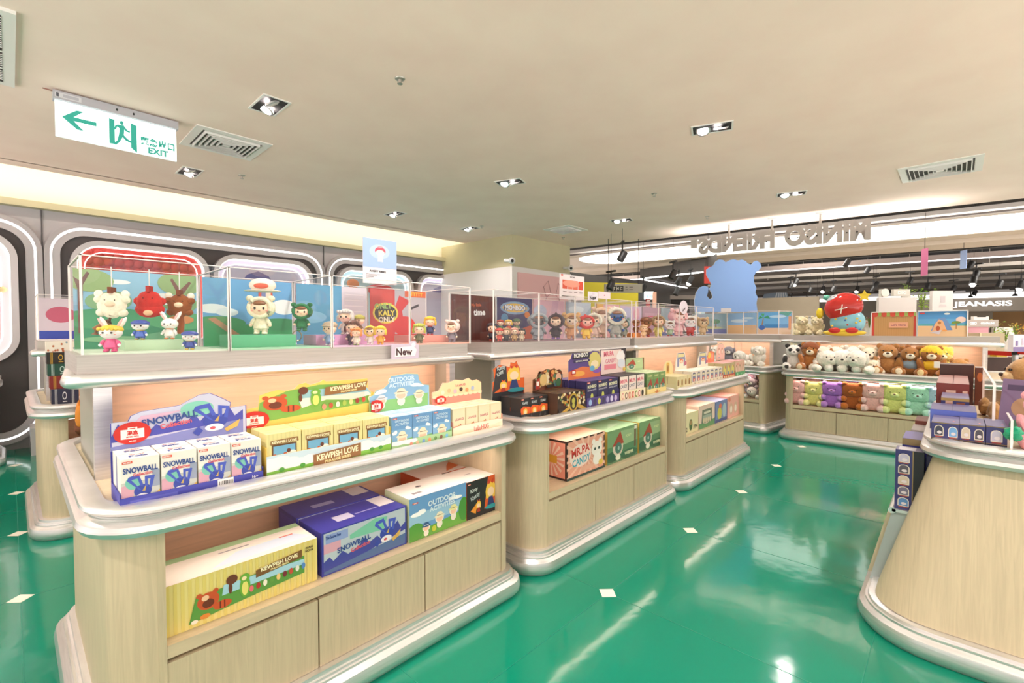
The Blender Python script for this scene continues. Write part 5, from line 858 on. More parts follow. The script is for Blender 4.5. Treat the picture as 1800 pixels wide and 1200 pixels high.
# ================================================================== DISPLAY CASES
def case(x0, x1, y0, y1, z0, h, items, base, label, M=None, rot=0, org=(0, 0, 0), inner='#e9e4e6', floor_c='#e9e3e3', bk=None, noback=False):
    L = x1 - x0; d = y1 - y0
    c = Matrix.Translation(org) @ Matrix.Rotation(rot, 4, 'Z') @ Vector((x0, y0, z0))
    t = empty('display_case', tuple(c), rot, label, 'display case', 'clear acrylic cases on top of the counters')
    e = .004
    f = MB(); f.add([(e, 0, .004), (L - e, 0, .004), (L - e, 0, h), (e, 0, h)], [(0, 1, 2, 3)], GLASS); f.build('front_pane', t)
    f = MB(); f.add([(0, 0, .004), (0, d, .004), (0, d, h), (0, 0, h)], [(0, 1, 2, 3)], GLASS); f.build('side_pane', t)
    f = MB(); f.add([(L, 0, .004), (L, d, .004), (L, d, h), (L, 0, h)], [(0, 1, 2, 3)], GLASS); f.build('side_pane', t)
    f = MB(); f.add([(0, 0, h), (L, 0, h), (L, d, h), (0, d, h)], [(0, 1, 2, 3)], GLASS); f.build('top_pane', t)
    f = MB(); w = .0035
    for (a, b) in [((0, 0, h), (L, 0, h)), ((0, d, h), (L, d, h)), ((0, 0, h), (0, d, h)), ((L, 0, h), (L, d, h)), ((0, 0, 0), (0, 0, h)), ((L, 0, 0), (L, 0, h)), ((0, d, 0), (0, d, h)), ((L, d, 0), (L, d, h))]:
        f.box(min(a[0], b[0]) - w, min(a[1], b[1]) - w, min(a[2], b[2]), max(a[0], b[0]) + w, max(a[1], b[1]) + w, max(a[2], b[2]) + (w if a[2] == b[2] else 0), EDGE)
    f.build('case_edges', t)
    f = MB(); f.box(.004, .004, 0, L - .004, d - .004, .006, mat(floor_c, .4)); f.build('case_floor', t)
    if not noback:
        a, b = bk or (0.01, L - .01)
        f = MB(); f.box(a, d - .012, .006, b, d - .008, h - .005, mat(base, .5)); f.art(F_front(a, d - .0122, .006), b - a, h - .011, items, .0004); f.build('backdrop', t)
    return t
FOREST = [('r', 0, .55, 1, 1, '#8fbfdc'), ('r', 0, 0, 1, .4, '#3f8f6c'), ('e', .3, .38, .4, .14, '#4e9c74'), ('e', .85, .36, .3, .12, '#5aa878'), ('e', .3, .62, .14, .12, '#7ea882'), ('e', .18, .6, .1, .1, '#88b088'), ('e', .85, .6, .16, .12, '#7aa67a'), ('e', .33, .86, .1, .03, '#e9f0f2'), ('e', .7, .66, .12, .08, '#dfe9ee'), ('e', .12, .86, .18, .14, '#93b07c'), ('e', .0, .95, .2, .16, '#9ab484'), ('e', .85, .88, .2, .16, '#8fae7c'),
          ('p', [(.03, .2), (.06, .2), (.07, .8), (.12, .95), (.1, .97), (.05, .85), (.0, .9), (.03, .75)], '#7b5f5c'), ('p', [(.84, .2), (.87, .2), (.86, .7), (.95, .9), (.93, .92), (.85, .8), (.78, .95), (.76, .93), (.83, .72)], '#7b5a54'), ('e', .85, .38, .12, .06, '#d08a58'), ('e', .3, .12, .25, .04, '#7fb58a'), ('p', [(.5, .0), (.9, .1), (.8, .25), (.45, .15)], '#6fae8a')]
MEADOW = [('r', 0, .3, 1, 1, '#6aa6d8'), ('r', 0, 0, 1, .32, '#3d9a62'), ('e', .1, .55, .16, .07, '#e9f1f6'), ('e', .25, .5, .12, .06, '#dbe8f2'), ('e', .9, .6, .16, .12, '#eef3f6'), ('e', .85, .32, .3, .1, '#3a8c5c'), ('e', .15, .34, .3, .1, '#3f9460'), ('p', [(.05, .4), (.3, .15), (.4, .15), (.12, .42)], '#b3876a'),
          ('e', .68, .78, .085, .13, '#cf5a48'), ('e', .66, .78, .03, .13, '#7c86b8'), ('e', .71, .78, .03, .13, '#e8d8c8'), ('r', .655, .54, .7, .6, '#b86a3c'), ('r', .66, .6, .663, .66, '#7a5a4a'), ('r', .69, .6, .693, .66, '#7a5a4a')]
SKY = [('r', 0, 0, .62, 1, '#5f9fc4'), ('e', .2, .45, .2, .1, '#88bcd8'), ('r', .62, 0, 1, 1, '#d8d2dc')] + [('r', .66, .15 + .1 * q, .95, .17 + .1 * q, '#e9e2e8') for q in range(8)]
REDB = [('r', 0, 0, 1, 1, '#c9423a'), ('r', .42, .15, 1, 1, '#b9b4bc'), ('p', [(.3, .1), (.6, .3), (.55, .6), (.7, .8), (.5, .9), (.4, .6)], '#cf3a33'), ('e', .6, .3, .2, .2, '#d33a30'), ('e', .26, .55, .22, .2, '#e2d44a'), ('e', .26, .55, .19, .16, '#3a3430'), ('t', 'ONLY', .22, .68, .11, .3, .05, '#8fbf6a'), ('t', 'KALY', .28, .55, .11, .3, .05, '#e2d44a'), ('t', 'ONLY', .28, .43, .1, .3, .05, '#e8e4d0'), ('r', .6, .88, 1, 1, '#d8663a'), ('t', 'TTTTTT', .8, .94, .07, .36, 0, '#e2c44a'), ('p', [(.7, .62), (.86, .7), (.86, .75), (.7, .67)], '#4a444a')]
DK = [('r', 0, 0, 1, 1, '#5a3430')] + [('r', .03 + .1 * q, 0, .04 + .1 * q, 1, '#4a2a28') for q in range(10)] + [('t', 'My little', .55, .78, .09, .4, .05, '#c86a4a'), ('t', 'time', .62, .62, .14, .34, .05, '#eef0f2'), ('r', .1, .3, .3, .6, '#6d4238')]
MB_ = [('r', 0, 0, 1, 1, '#3b3a68'), ('p', [(0, .1), (.3, .3), (.5, .2), (1, .35), (1, 0), (0, 0)], '#c8603c'), ('e', .5, .76, .42, .16, '#7f9fbe'), ('e', .5, .76, .36, .11, '#d7b35a'), ('t', 'MONBOO', .5, .76, .14, .66, 0, '#5d6f9c'), ('t', 'MONBOO', .505, .765, .12, .62, 0, '#dfe6ee'), ('e', .2, .5, .1, .12, '#5a8fb8'), ('e', .85, .6, .08, .08, '#d8823c')]
PK = [('r', 0, 0, 1, 1, '#d6aebc'), ('e', .2, .7, .2, .18, '#b9c3dc'), ('e', .7, .5, .25, .3, '#dcbccb'), ('p', [(.4, 0), (.6, 0), (.8, 1), (.6, 1)], '#c8a4b8')]
GR = [('r', 0, 0, 1, 1, '#b5c4d4'), ('e', .4, .8, .3, .1, '#cfdde6'), ('p', [(.5, .4), (1, .9), (1, .4)], '#9ab0c4'), ('r', 0, 0, 1, .25, '#a8a4b4')]
PK2 = [('r', 0, 0, 1, 1, '#dba8b0'), ('r', .15, .3, .6, .9, '#e2b8bc'), ('r', .75, .75, .82, .95, '#c8403a')] + [('r', .1, .2 + .12 * q, .9, .205 + .12 * q, '#e8c8cc') for q in range(6)] + [('e', .1, .9, .2, .2, '#e8b05a')]
LI = [('r', 0, 0, 1, 1, '#c9b2cc'), ('e', .3, .7, .25, .25, '#b0b4d8'), ('e', .75, .75, .15, .2, '#d49cae'), ('r', 0, 0, 1, .3, '#cbb0c4')]
RS = [('r', 0, 0, 1, 1, '#b88a9c'), ('r', .1, .6, .9, .8, '#c89aac'), ('r', .3, .66, .8, .7, '#d8607a'), ('e', .5, .3, .3, .2, '#c4a0b4')]
BE1 = [('r', 0, .35, 1, 1, '#8fb8de'), ('e', .4, .62, .3, .08, '#c9dbe8'), ('e', .7, .75, .2, .05, '#d3e2ee'), ('r', 0, 0, 1, .42, '#e0b684')]
BE2 = [('r', 0, .3, 1, 1, '#68acdf'), ('e', .6, .8, .25, .06, '#b8d8ee'), ('r', .2, .25, 1, .45, '#3f86c4'), ('r', 0, 0, 1, .28, '#dfc0a0'), ('p', [(.08, .2), (.12, .2), (.18, .75), (.15, .76)], '#b07a4a'), ('p', [(.16, .75), (.0, .7), (.05, .85)], '#3f9a68'), ('p', [(.16, .75), (.38, .7), (.3, .86)], '#3f9a68'), ('p', [(.16, .75), (.2, .95), (.08, .95)], '#4aa674'), ('e', .12, .3, .1, .12, '#3f6ab8'), ('p', [(.62, .95), (.9, .8), (1, .95), (1, 1), (.7, 1)], '#3a9a8c'), ('r', .92, .2, 1, .8, '#d8905a')]
ISL = [('r', 0, 0, 1, 1, '#9ab8c4'), ('r', 0, 0, 1, .22, '#6d7fc0'), ('e', .6, .3, .3, .06, '#c9cf9a'), ('e', .7, .6, .12, .12, '#5f9a6c'), ('r', .69, .3, .72, .6, '#8a6a44')]
CY0, CY1, CZ, CH = 2.14, 2.58, 1.31, .335
U1C = [(.165, .605, FOREST, '#7fb4d4', 'nearest clear case holding plush toys and rabbit dolls before a forest picture', '#cfe0cc'), (.609, 1.035, MEADOW, '#6aa6d8', 'clear case with a hot air balloon picture, second from the left', '#9fcfae'),
       (1.039, 1.47, SKY, '#5f9fc4', 'clear case with a plain blue back and small dolls, third from the left', '#d6b6cf'), (1.474, 1.90, REDB, '#c9423a', 'clear case with a red and grey back, right end of the nearest counter', '#e2b0a0'),
       (2.10, 2.545, DK, '#5a3430', 'clear case with dark brown back and small crowded dolls', '#6d4a44'), (2.549, 2.975, MB_, '#3b3a68', 'clear case with dark blue cartoon back and grey hooded plush', '#8a6a74'), (2.979, 3.42, PK, '#d6aebc', 'clear case with pale pink back and red hooded doll', '#d8b4b8'), (3.424, 3.84, GR, '#b5c4d4', 'clear case with grey back and a big blue-faced hood plush', '#b8bcc4'),
       (3.92, 4.36, PK2, '#dba8b0', 'clear case with rosy back and brown biscuit dolls on the far counter', '#e2bca8'), (4.364, 4.84, LI, '#c9b2cc', 'clear case with lilac back on the far counter', '#dcc4d0'), (4.844, 5.30, RS, '#b88a9c', 'clear case with mauve back and white and red doll on the far counter', '#c0a8b8'), (5.304, 5.80, ISL, '#9ab8c4', 'clear case with island picture at the end of the far counter', '#c4ccd4')]
for a in U1C: case(a[0], a[1], CY0, CY1, CZ, CH, a[2], a[3], a[4], floor_c=a[5])
# cases of the corner counter and the counter behind
case(.10, .72, .50, .95, CZ, .335, ISL + [('r', 0, 0, .4, 1, '#a9b8cc')], '#9ab8c4', 'clear case at the left end of the corner counter', org=tuple(CO_), rot=CR)
case(.724, 1.19, .50, .95, CZ, .335, BE1, '#8fb8de', 'clear case with a sandy beach picture on the corner counter', org=tuple(CO_), rot=CR)
case(1.194, 1.68, .50, .95, CZ, .335, BE2, '#68acdf', 'clear case with a palm tree beach picture on the corner counter', org=tuple(CO_), rot=CR)
case(.14, .60, 4.84, 5.27, CZ, .335, [('r', 0, 0, 1, 1, '#d8c8d4'), ('e', .3, .6, .2, .2, '#c8607a'), ('r', 0, 0, 1, .2, '#3c4fb0')], '#d8c8d4', 'clear case on the counter behind, left of the nearest forest case')
# boards standing on the back counter
def bboard(px0, px1, py0, py1, xx, items, base, label, frame=None):
    a = onX(px0, py1, xx); b = onX(px1, py1, xx); w = a.y - b.y; h = onX((px0 + px1) / 2, py0, xx).z - CZ
    f = MB(); f.box(0, 0, 0, w, .03, h, mat(base, .5)); f.art(F_front(0, -.0004, 0), w, h, items, .0005)
    if frame: f.box(-.01, -.012, 0, 0, .035, h + .01, mat(frame, .3)); f.box(w, -.012, 0, w + .01, .035, h + .01, mat(frame, .3)); f.box(-.01, -.012, h, w + .01, .035, h + .012, mat(frame, .3))
    return tag(f.build('picture_board', None, (xx, a.y, CZ), -PI / 2), label, 'picture board')
AWN = [('r', .05, 0, .95, .88, '#c79a62')] + [('r', .0, 0, .06, 1, '#cf4a3c'), ('r', .94, 0, 1, 1, '#cf4a3c')] + [('r', .06 + .05 * q, 0, .065 + .05 * q, .85, '#b98a54') for q in range(18)] + [('p', [(.02 + .2 * q, 1), (.14 + .2 * q, 1), (.14 + .2 * q, .86), (.08 + .2 * q, .8), (.02 + .2 * q, .86)], '#d8503e') for q in range(5)] + [('p', [(.14 + .2 * q, 1), (.22 + .2 * q, 1), (.22 + .2 * q, .86), (.18 + .2 * q, .82), (.14 + .2 * q, .86)], '#9fb45c') for q in range(5)] + [('r', .4, .35, .82, .58, '#e2a98a'), ('t', "Let's Store", .61, .47, .09, .36, 0, '#a0566a')]
BEA = [('r', 0, .45, 1, 1, '#5fa3d8'), ('r', 0, .7, 1, 1, '#4f93d0'), ('r', 0, .42, 1, .5, '#57a8b4'), ('r', 0, 0, 1, .42, '#dfbc92'), ('e', .6, .9, .06, .04, '#e9f2f6'), ('e', .88, .66, .1, .12, '#e6ccc4'), ('p', [(.28, .22), (.34, .5), (.42, .72), (.55, .76), (.62, .6), (.72, .25)], '#6d92c8'), ('p', [(.3, .22), (.36, .5), (.44, .68), (.52, .62), (.6, .25)], '#e6b184'), ('e', .42, .32, .045, .1, '#b5532f'), ('e', .45, .54, .035, .06, '#b5743f'), ('r', .78, .3, .8, .55, '#a87444'), ('e', .79, .56, .09, .05, '#6b8a3c'), ('e', .74, .52, .05, .03, '#7a9844'), ('e', .56, .24, .05, .04, '#e8a05a'), ('p', [(.25, .15), (.5, .25), (.45, .08)], '#c9c4d0'), ('r', .03, .9, .14, .96, '#d84a4a')]
bboard(1532, 1610, 549, 596, 7.22, AWN, '#c79a62', 'picture board of a wooden stall with red and green awning', '#f0ecea')
bboard(1613, 1699, 547, 598, 7.22, BEA, '#5fa3d8', 'picture board of a small beach house on the back counter', '#f0ecea')
f = MB(); p = onX(1200, 545, 7.2)
# strawberry-hat figure
p = onX(1484, 594, 7.2); s = scale_at(p)
t = empty('inflatable_figure', (p.x, p.y, CZ), -PI / 2, 'inflatable figure with large red domed hat, yellow star and red sunglasses', 'figure')
f = MB(); f.ball((-2 * s, 0, 50 * s), (29 * s, 18 * s, 25 * s), mat('#c0332e', .12), n=28, rot=(-.32, 'Y')); f.ball((-12 * s, 2 * s, 64 * s), (16 * s, 14 * s, 9 * s), mat('#b9b9c0', .15), n=20, rot=(-.3, 'Y')); f.tube([(-12 * s, -17 * s, 44 * s), (6 * s, -19.5 * s, 48 * s)], .9 * s, mat('#efe6d8', .3), 6); f.tube([(-3 * s, -19 * s, 38 * s), (-1 * s, -18 * s, 54 * s)], .9 * s, mat('#efe6d8', .3), 6); f.build('domed_hat', t)  # grey ball at upper left is a gloss highlight built as shape
f = MB(); f.ball((4 * s, 0, 24 * s), (26 * s, 15 * s, 24 * s), mat('#8fcbe0', .2), n=22); 
for q in range(12): an = q * .8; f.ball((4 * s + 20 * s * math.sin(an), -14 * s, 20 * s + 10 * s * math.cos(an * 1.7)), (1.8 * s, 1.4 * s, 1.8 * s), mat(R.choice(['#c8403a', '#e6c84a', '#3f6ab8']), .3), n=8)
f.build('body', t)
f = MB(); f.ball((0, -3 * s, 5 * s), (32 * s, 15 * s, 6 * s), mat('#e9c93c', .25), n=20); f.build('collar', t)
f = MB(); f.ball((-12 * s, -17 * s, 9 * s), (9 * s, 3 * s, 5 * s), mat('#c42a24', .15)); f.ball((13 * s, -17 * s, 9 * s), (9 * s, 3 * s, 5 * s), mat('#c42a24', .15)); f.box(-3 * s, -18 * s, 9 * s, 4 * s, -16 * s, 12 * s, mat('#e9c93c', .3)); f.build('sunglasses', t)
f = MB(); pts = []; 
for q in range(10): rr_ = (10 if q % 2 == 0 else 5) * s; pts.append((rr_ * math.cos(q * PI / 5 + .3), rr_ * math.sin(q * PI / 5 + .3)))
f.prism(pts, F_front(28 * s, -4 * s, 68 * s), 3 * s, mat('#e6c727', .25)); f.build('star', t)
f = MB(); f.ball((-28 * s, 4 * s, 68 * s), (6 * s, 4 * s, 5 * s), mat('#5fae98', .3), n=8); f.ball((-38 * s, 4 * s, 40 * s), (6 * s, 4 * s, 10 * s), mat('#e6c727', .3), n=8); f.build('trimmings', t)

# ================================================================== TOYS
EYE_ = mat('#241c1a', .25)
def bear(name, loc, rz, s, c, label, muz=None, pad=None, group=None, nose='#3a2620', ears='round', patch=None, belly=None, hood=None, shirt=None, pose='sit', cat='plush toy', fz=.07, tag_=False):
    """seated plush animal facing -Y, s = total height in metres"""
    t = empty(name, loc, rz, label, cat, group); F_ = fur(c); h = s
    f = MB(); n = 16
    if pose == 'sit':
        hz = .70; f.ball((0, .02 * h, .30 * h), (.25 * h, .21 * h, .30 * h), F_, fz, n); f.ball((0, 0, hz * h), (.27 * h, .24 * h, .235 * h), F_, fz, n)
        for k in (-1, 1):
            f.ball((k * .26 * h, -.10 * h, .38 * h), (.09 * h, .12 * h, .20 * h), F_, fz, 12, None, (k * .35, 'Y')); f.ball((k * .22 * h, -.26 * h, .12 * h), (.115 * h, .24 * h, .115 * h), F_, fz, 12, None, (k * -.3, 'Z')); f.ball((k * .27 * h, -.42 * h, .14 * h), (.12 * h, .07 * h, .14 * h), F_, fz, 12)
    else:   # lying on the front with limbs towards the viewer
        hz = .45; f.ball((0, .3 * h, .26 * h), (.3 * h, .42 * h, .25 * h), F_, fz, n); f.ball((0, -.15 * h, hz * h), (.3 * h, .26 * h, .27 * h), F_, fz, n)
        for k in (-1, 1): f.ball((k * .36 * h, -.25 * h, .14 * h), (.13 * h, .24 * h, .13 * h), F_, fz, 12); f.ball((k * .34 * h, .6 * h, .14 * h), (.13 * h, .2 * h, .13 * h), F_, fz, 12)
    oy = 0 if pose == 'sit' else -.15 * h
    if ears == 'round':
        for k in (-1, 1): f.ball((k * .21 * h, oy + .02 * h, (hz + .2) * h), (.085 * h, .05 * h, .085 * h), F_, fz, 10)
    elif ears == 'flop':
        for k in (-1, 1): f.ball((k * .27 * h, oy - .02 * h, (hz + .02) * h), (.07 * h, .08 * h, .17 * h), fur(patch or c), fz, 10)
    elif ears == 'long':
        for k in (-1, 1): f.ball((k * .14 * h, oy, (hz + .38) * h), (.06 * h, .04 * h, .22 * h), F_, 0, 10, None, (k * .35, 'Y'))
    f.build('body', t)
    m_ = fur(muz or '#efe4d0'); f = MB(); f.ball((0, oy - .2 * h, (hz - .06) * h), (.125 * h, .1 * h, .095 * h), m_, fz * .6, 12); f.build('muzzle', t)
    f = MB(); f.ball((0, oy - .3 * h, (hz - .02) * h), (.045 * h, .03 * h, .03 * h), mat(nose, .4), 0, 8)
    for k in (-1, 1): f.ball((k * .11 * h, oy - .225 * h, (hz + .06) * h), .022 * h, EYE_, 0, 8)
    f.build('face', t)
    if patch and ears == 'round':
        f = MB()
        for k in (-1, 1): f.ball((k * .12 * h, oy - .2 * h, (hz + .05) * h), (.075 * h, .05 * h, .07 * h), fur(patch), 0, 10); f.ball((k * .215 * h, oy + .0 * h, (hz + .2) * h), (.09 * h, .055 * h, .09 * h), fur(patch), 0, 10); f.ball((k * .29 * h, -.12 * h, .36 * h), (.1 * h, .13 * h, .19 * h), fur(patch), 0, 12); f.ball((k * .25 * h, -.3 * h, .12 * h), (.125 * h, .22 * h, .125 * h), fur(patch), 0, 12)
        f.build('dark_patches', t)
    if pad and pose == 'sit':
        f = MB()
        for k in (-1, 1): f.ball((k * .275 * h, -.475 * h, .14 * h), (.085 * h, .03 * h, .1 * h), fur(pad), 0, 10)
        f.build('foot_pads', t)
    if hood: f = MB(); f.ball((0, oy + .03 * h, (hz + .06) * h), (.30 * h, .25 * h, .24 * h), fur(hood), .04, 14); f.build('hood', t)
    if shirt: f = MB(); f.ball((0, .01 * h, .34 * h), (.275 * h, .235 * h, .2 * h), mat(shirt, .8), .01, 16); f.build('shirt', t)
    if tag_: f = MB(); f.box(.05 * h, -.34 * h, .30 * h, .2 * h, -.335 * h, .5 * h, mat('#eeeae4', .5)); f.build('paper_tag', t)
    return t
def cube_teddy(loc, rz, h, c, c2, label):      # boxed plush: rectangular fluffy head and body
    t = empty('plush_bear', loc, rz, label, 'plush toy', 'pastel teddies on the lower shelf of the back counter'); F_ = fur(c); f = MB(); w = .36 * h
    def sq(cx, cy, cz, a, b, cc, e=.28):
        vs = []; n = 18; hh = 12; fs = []
        for j in range(hh + 1):
            for i in range(n):
                th, ph = PI * j / hh, 2 * PI * i / n; p = [math.sin(th) * math.cos(ph), math.sin(th) * math.sin(ph), math.cos(th)]
                p = [math.copysign(abs(q) ** .55, q) for q in p]; k = 1 + R.uniform(-.03, .03); vs.append((cx + a * p[0] * k, cy + b * p[1] * k, cz + cc * p[2] * k))
        for j in range(hh):
            for i in range(n): i2 = (i + 1) % n; fs.append((j * n + i, (j + 1) * n + i, (j + 1) * n + i2, j * n + i2))
        f.add(vs, fs, F_)
    sq(0, 0, .70 * h, w, .26 * h, .27 * h); sq(0, .02 * h, .26 * h, .31 * h, .23 * h, .25 * h)
    for k in (-1, 1): f.ball((k * .24 * h, -.16 * h, .93 * h), (.1 * h, .08 * h, .08 * h), F_, .05, 12)
    f.build('body', t)
    for k in (-1, 1):
        f = MB(); f.ball((k * .27 * h, -.2 * h, .38 * h), (.11 * h, .12 * h, .105 * h), fur(c2), .04, 12); f.build('hand', t)
        f = MB(); f.ball((k * .24 * h, -.28 * h, .12 * h), (.135 * h, .14 * h, .125 * h), fur(c2), .04, 12); f.build('foot', t)
    f = MB(); f.ball((0, -.25 * h, .63 * h), (.12 * h, .07 * h, .08 * h), fur(c2), .03, 12); f.ball((0, -.315 * h, .66 * h), (.035 * h, .02 * h, .022 * h), mat('#6a4a44', .4), 0, 8)
    for k in (-1, 1): f.ball((k * .12 * h, -.262 * h, .72 * h), .016 * h, EYE_, 0, 8)
    f.build('face', t)
# lower shelf teddies
LT = [(1399, 711, 42, '#e4b2b0', '#ebc0be', 'pale pink square-headed teddy, first on the lower shelf of the back counter'), (1431, 714, 42, '#dcd882', '#e6e29a', 'yellow square-headed teddy next to the first pink one'), (1463, 717, 45, '#a26cc4', '#b583d4', 'purple square-headed teddy on the lower shelf'), (1499, 721, 47, '#a3571f', '#c06c22', 'brown square-headed teddy on the lower shelf'),
      (1535, 725, 50, '#e0b4ae', '#ecc9c6', 'pale pink square-headed teddy right of the brown one'), (1573, 730, 53, '#cfd882', '#dce69c', 'yellow green square-headed teddy on the lower shelf'), (1613, 734, 55, '#9fd6bc', '#b5e6d4', 'mint green square-headed teddy on the lower shelf'), (1652, 738, 55, '#a9c8dc', '#bcd8e8', 'pale blue square-headed teddy half hidden by the chocolate boxes')]
for px, pb_, hp, c, c2, lb in LT:
    p = onX(px, pb_ - 6, 6.86); h = min(.335, hp * scale_at(p) * 1.02); cube_teddy((6.88, p.y, ZS), -PI / 2, h, c, c2, lb)
for k, (c, nm) in enumerate([('#e9b8b4', 'pink'), ('#e6dc8c', 'yellow'), ('#b07fd0', 'purple'), ('#b5632a', 'brown'), ('#e8bcb8', 'second pink')]):
    yy = 1.36 - k * .235; cube_teddy((7.12, yy, ZS), -PI / 2, .325, c, c, f'{nm} teddy standing behind the front row on the lower shelf')
# plush along the back counter top
BT = [(1396, 648, 40, '#ece8e2', dict(patch='#33302f', muz='#ece8e2', label='black and white panda plush at the left end of the back counter'), 6.95, .25), (1425, 650, 44, '#b8763c', dict(muz='#efe0c4', pad='#e8d4b4', hood='#8a4a22', label='brown lion plush with dark mane beside the panda'), 6.93, .1), (1447, 648, 40, '#efe5d4', dict(muz='#f4ecdc', ears='flop', patch='#a8713f', label='cream dog plush with brown ears beside the lion'), 6.95, 0),
      (1470, 640, 40, '#f2ebdc', dict(muz='#f6f0e4', label='fluffy cream lamb plush behind the white pile'), 7.02, .2), (1500, 640, 42, '#f4efe6', dict(muz='#f8f4ee', label='white fluffy plush behind the white pile'), 7.02, 0), (1528, 646, 42, '#efe3cc', dict(muz='#f4ecd8', pad='#e8dcc4', label='cream bear plush left of the big brown bear'), 6.97, .15),
      (1560, 651, 48, '#b07a44', dict(muz='#f0e4d0', pad='#e8dcc0', label='big curly brown bear plush in the middle of the back counter'), 6.95, .1), (1581, 645, 46, '#a06a38', dict(muz='#d8b48c', label='brown bear plush tucked behind the big curly one'), 7.08, 0), (1600, 652, 46, '#a8713a', dict(muz='#f0e4d0', pad='#e8dcc0', shirt='#8296a6', label='brown bear plush wearing a grey blue shirt'), 6.95, .05),
      (1636, 655, 48, '#a8682c', dict(muz='#efdcc0', pad='#e8cc94', hood='#e8c22c', shirt='#e0b428', tag_=True, label='brown bear plush in a yellow hood with a white paper tag'), 6.93, .1), (1655, 648, 46, '#f0dc84', dict(muz='#f4ecc8', hood='#e8cc4c', label='pale yellow hooded plush behind the brown one'), 7.08, .1), (1683, 652, 40, '#b98448', dict(muz='#c89a5c', pose='lie', label='curly golden brown plush lying at the right end of the back counter'), 7.0, .3)]
for px, pb_, hp, c, kw, xx, rz in BT:
    p = onX(px, pb_, xx); bear('plush_bear' if 'bear' in kw['label'] or 'panda' in kw['label'] else 'plush_animal', (xx - .03, p.y, ZT), -PI / 2 + rz, hp * scale_at(p) * 1.13, c, group='plush toys on top of the back counter', **kw)
for k, (px, xx, z, h, rz, lb) in enumerate([(1450, 6.74, ZT + .0, .36, .5, 'white fluffy plush lying at the left of the white pile'), (1480, 6.78, ZT + .0, .37, .1, 'white plush lying in the middle of the white pile'), (1508, 6.74, ZT + .0, .37, -.2, 'white plush lying at the right of the white pile'), (1533, 6.80, ZT + .0, .22, .2, 'small cream plush lying in front of the cream bear')]):
    p = onX(px, 655, xx); bear('plush_animal', (xx + .05, p.y, z), -PI / 2 + rz, h, ['#f3ecdf', '#f6f2ea', '#f4eee2', '#efe3cc'][k], lb, muz='#f6efe2', pose='lie', group='plush toys on top of the back counter', ears='flop' if k < 3 else 'round')
# two bears on the canopy of the back counter
for px, c, lb, rz in [(1405, '#d9cba6', 'left of two cream bears sitting on the back counter canopy', .3), (1432, '#dccfaa', 'right of two cream bears sitting on the back counter canopy', -.1)]:
    p = onX(px, 593, 7.2); bear('plush_bear', (7.33, p.y, CZ), -PI / 2 + rz, 35 * scale_at(p), c, lb, muz='#e6dabc', group='cream bears on the canopy')
# plush on the corner counter
Rc = Matrix.Translation(CO_) @ Matrix.Rotation(CR, 4, 'Z')
CT = [(.72, .14, .28, '#8fa6d4', 'pale blue plush on the corner counter', 'lie'), (.92, .12, .28, '#ece6dc', 'cream plush beside the blue one on the corner counter', 'sit'), (1.1, .14, .28, '#8a8894', 'grey plush in the middle of the corner counter', 'sit'), (1.30, .12, .29, '#f0ece4', 'white plush at the right of the corner counter', 'lie'), (1.52, .14, .3, '#eeeae0', 'large white plush at the right end of the corner counter', 'sit')]
for x, y, h, c, lb, ps in CT: q = Rc @ Vector((x, y + .12, ZT)); bear('plush_animal', tuple(q), CR + R.uniform(-.3, .3), h, c, lb, muz='#f2eee6', pose=ps, ears='flop', patch=c, group='plush toys on the corner counter')
for k, (px, py, c, lb) in enumerate([(1330, 708, '#ddd6d0', 'lowest grey and white dog plush in the corner counter bin'), (1326, 690, '#9a8c94', 'middle grey dog plush in the corner counter bin'), (1322, 674, '#8a6a78', 'topmost mauve plush in the corner counter bin'), (1313, 697, '#7d8088', 'dark grey plush at the left of the corner counter bin')]):
    q = Rc @ Vector((1.50 - .03 * k, .16 + .04 * k, ZS + [0, .13, .2, .0][k])); bear('plush_dog', tuple(q), CR + .1, .2 + .02 * (k == 0), c, lb, muz='#f0eae2', pose='lie', ears='flop', patch='#8c8490', group='dog plushes in the corner counter bin')
for k, (px, py, lb) in enumerate([(1291, 634, 'left of two small yellow giraffe plushes hanging at the corner counter'), (1302, 632, 'right of two small yellow giraffe plushes hanging at the corner counter'), (1296, 650, 'lower yellow plush piled under the hanging giraffes')]):
    p = onP(px, py + 12, Rc @ Vector((.5, .36, 0)), Rc.to_3x3() @ Vector((0, 1, 0)));
    if k < 2:
        bear('plush_animal', tuple(p), CR, .16, '#d8a23c', lb, muz='#e8c87c', patch='#8a5a24', group='small yellow plushes', ears='round')
        f = MB(); f.tube([tuple(p + Vector((0, 0, .14))), (p.x, p.y, 1.2)], .003, DARK, 5); tag(f.build('hang_cord'), 'thin dark cord holding the ' + ('left' if k == 0 else 'right') + ' hanging giraffe plush', 'cord')
    else: q = Rc @ Vector((.42, .3, ZT)); bear('plush_animal', tuple(q), CR, .2, '#d49c4c', lb, muz='#e8c87c', pose='lie', group='small yellow plushes')
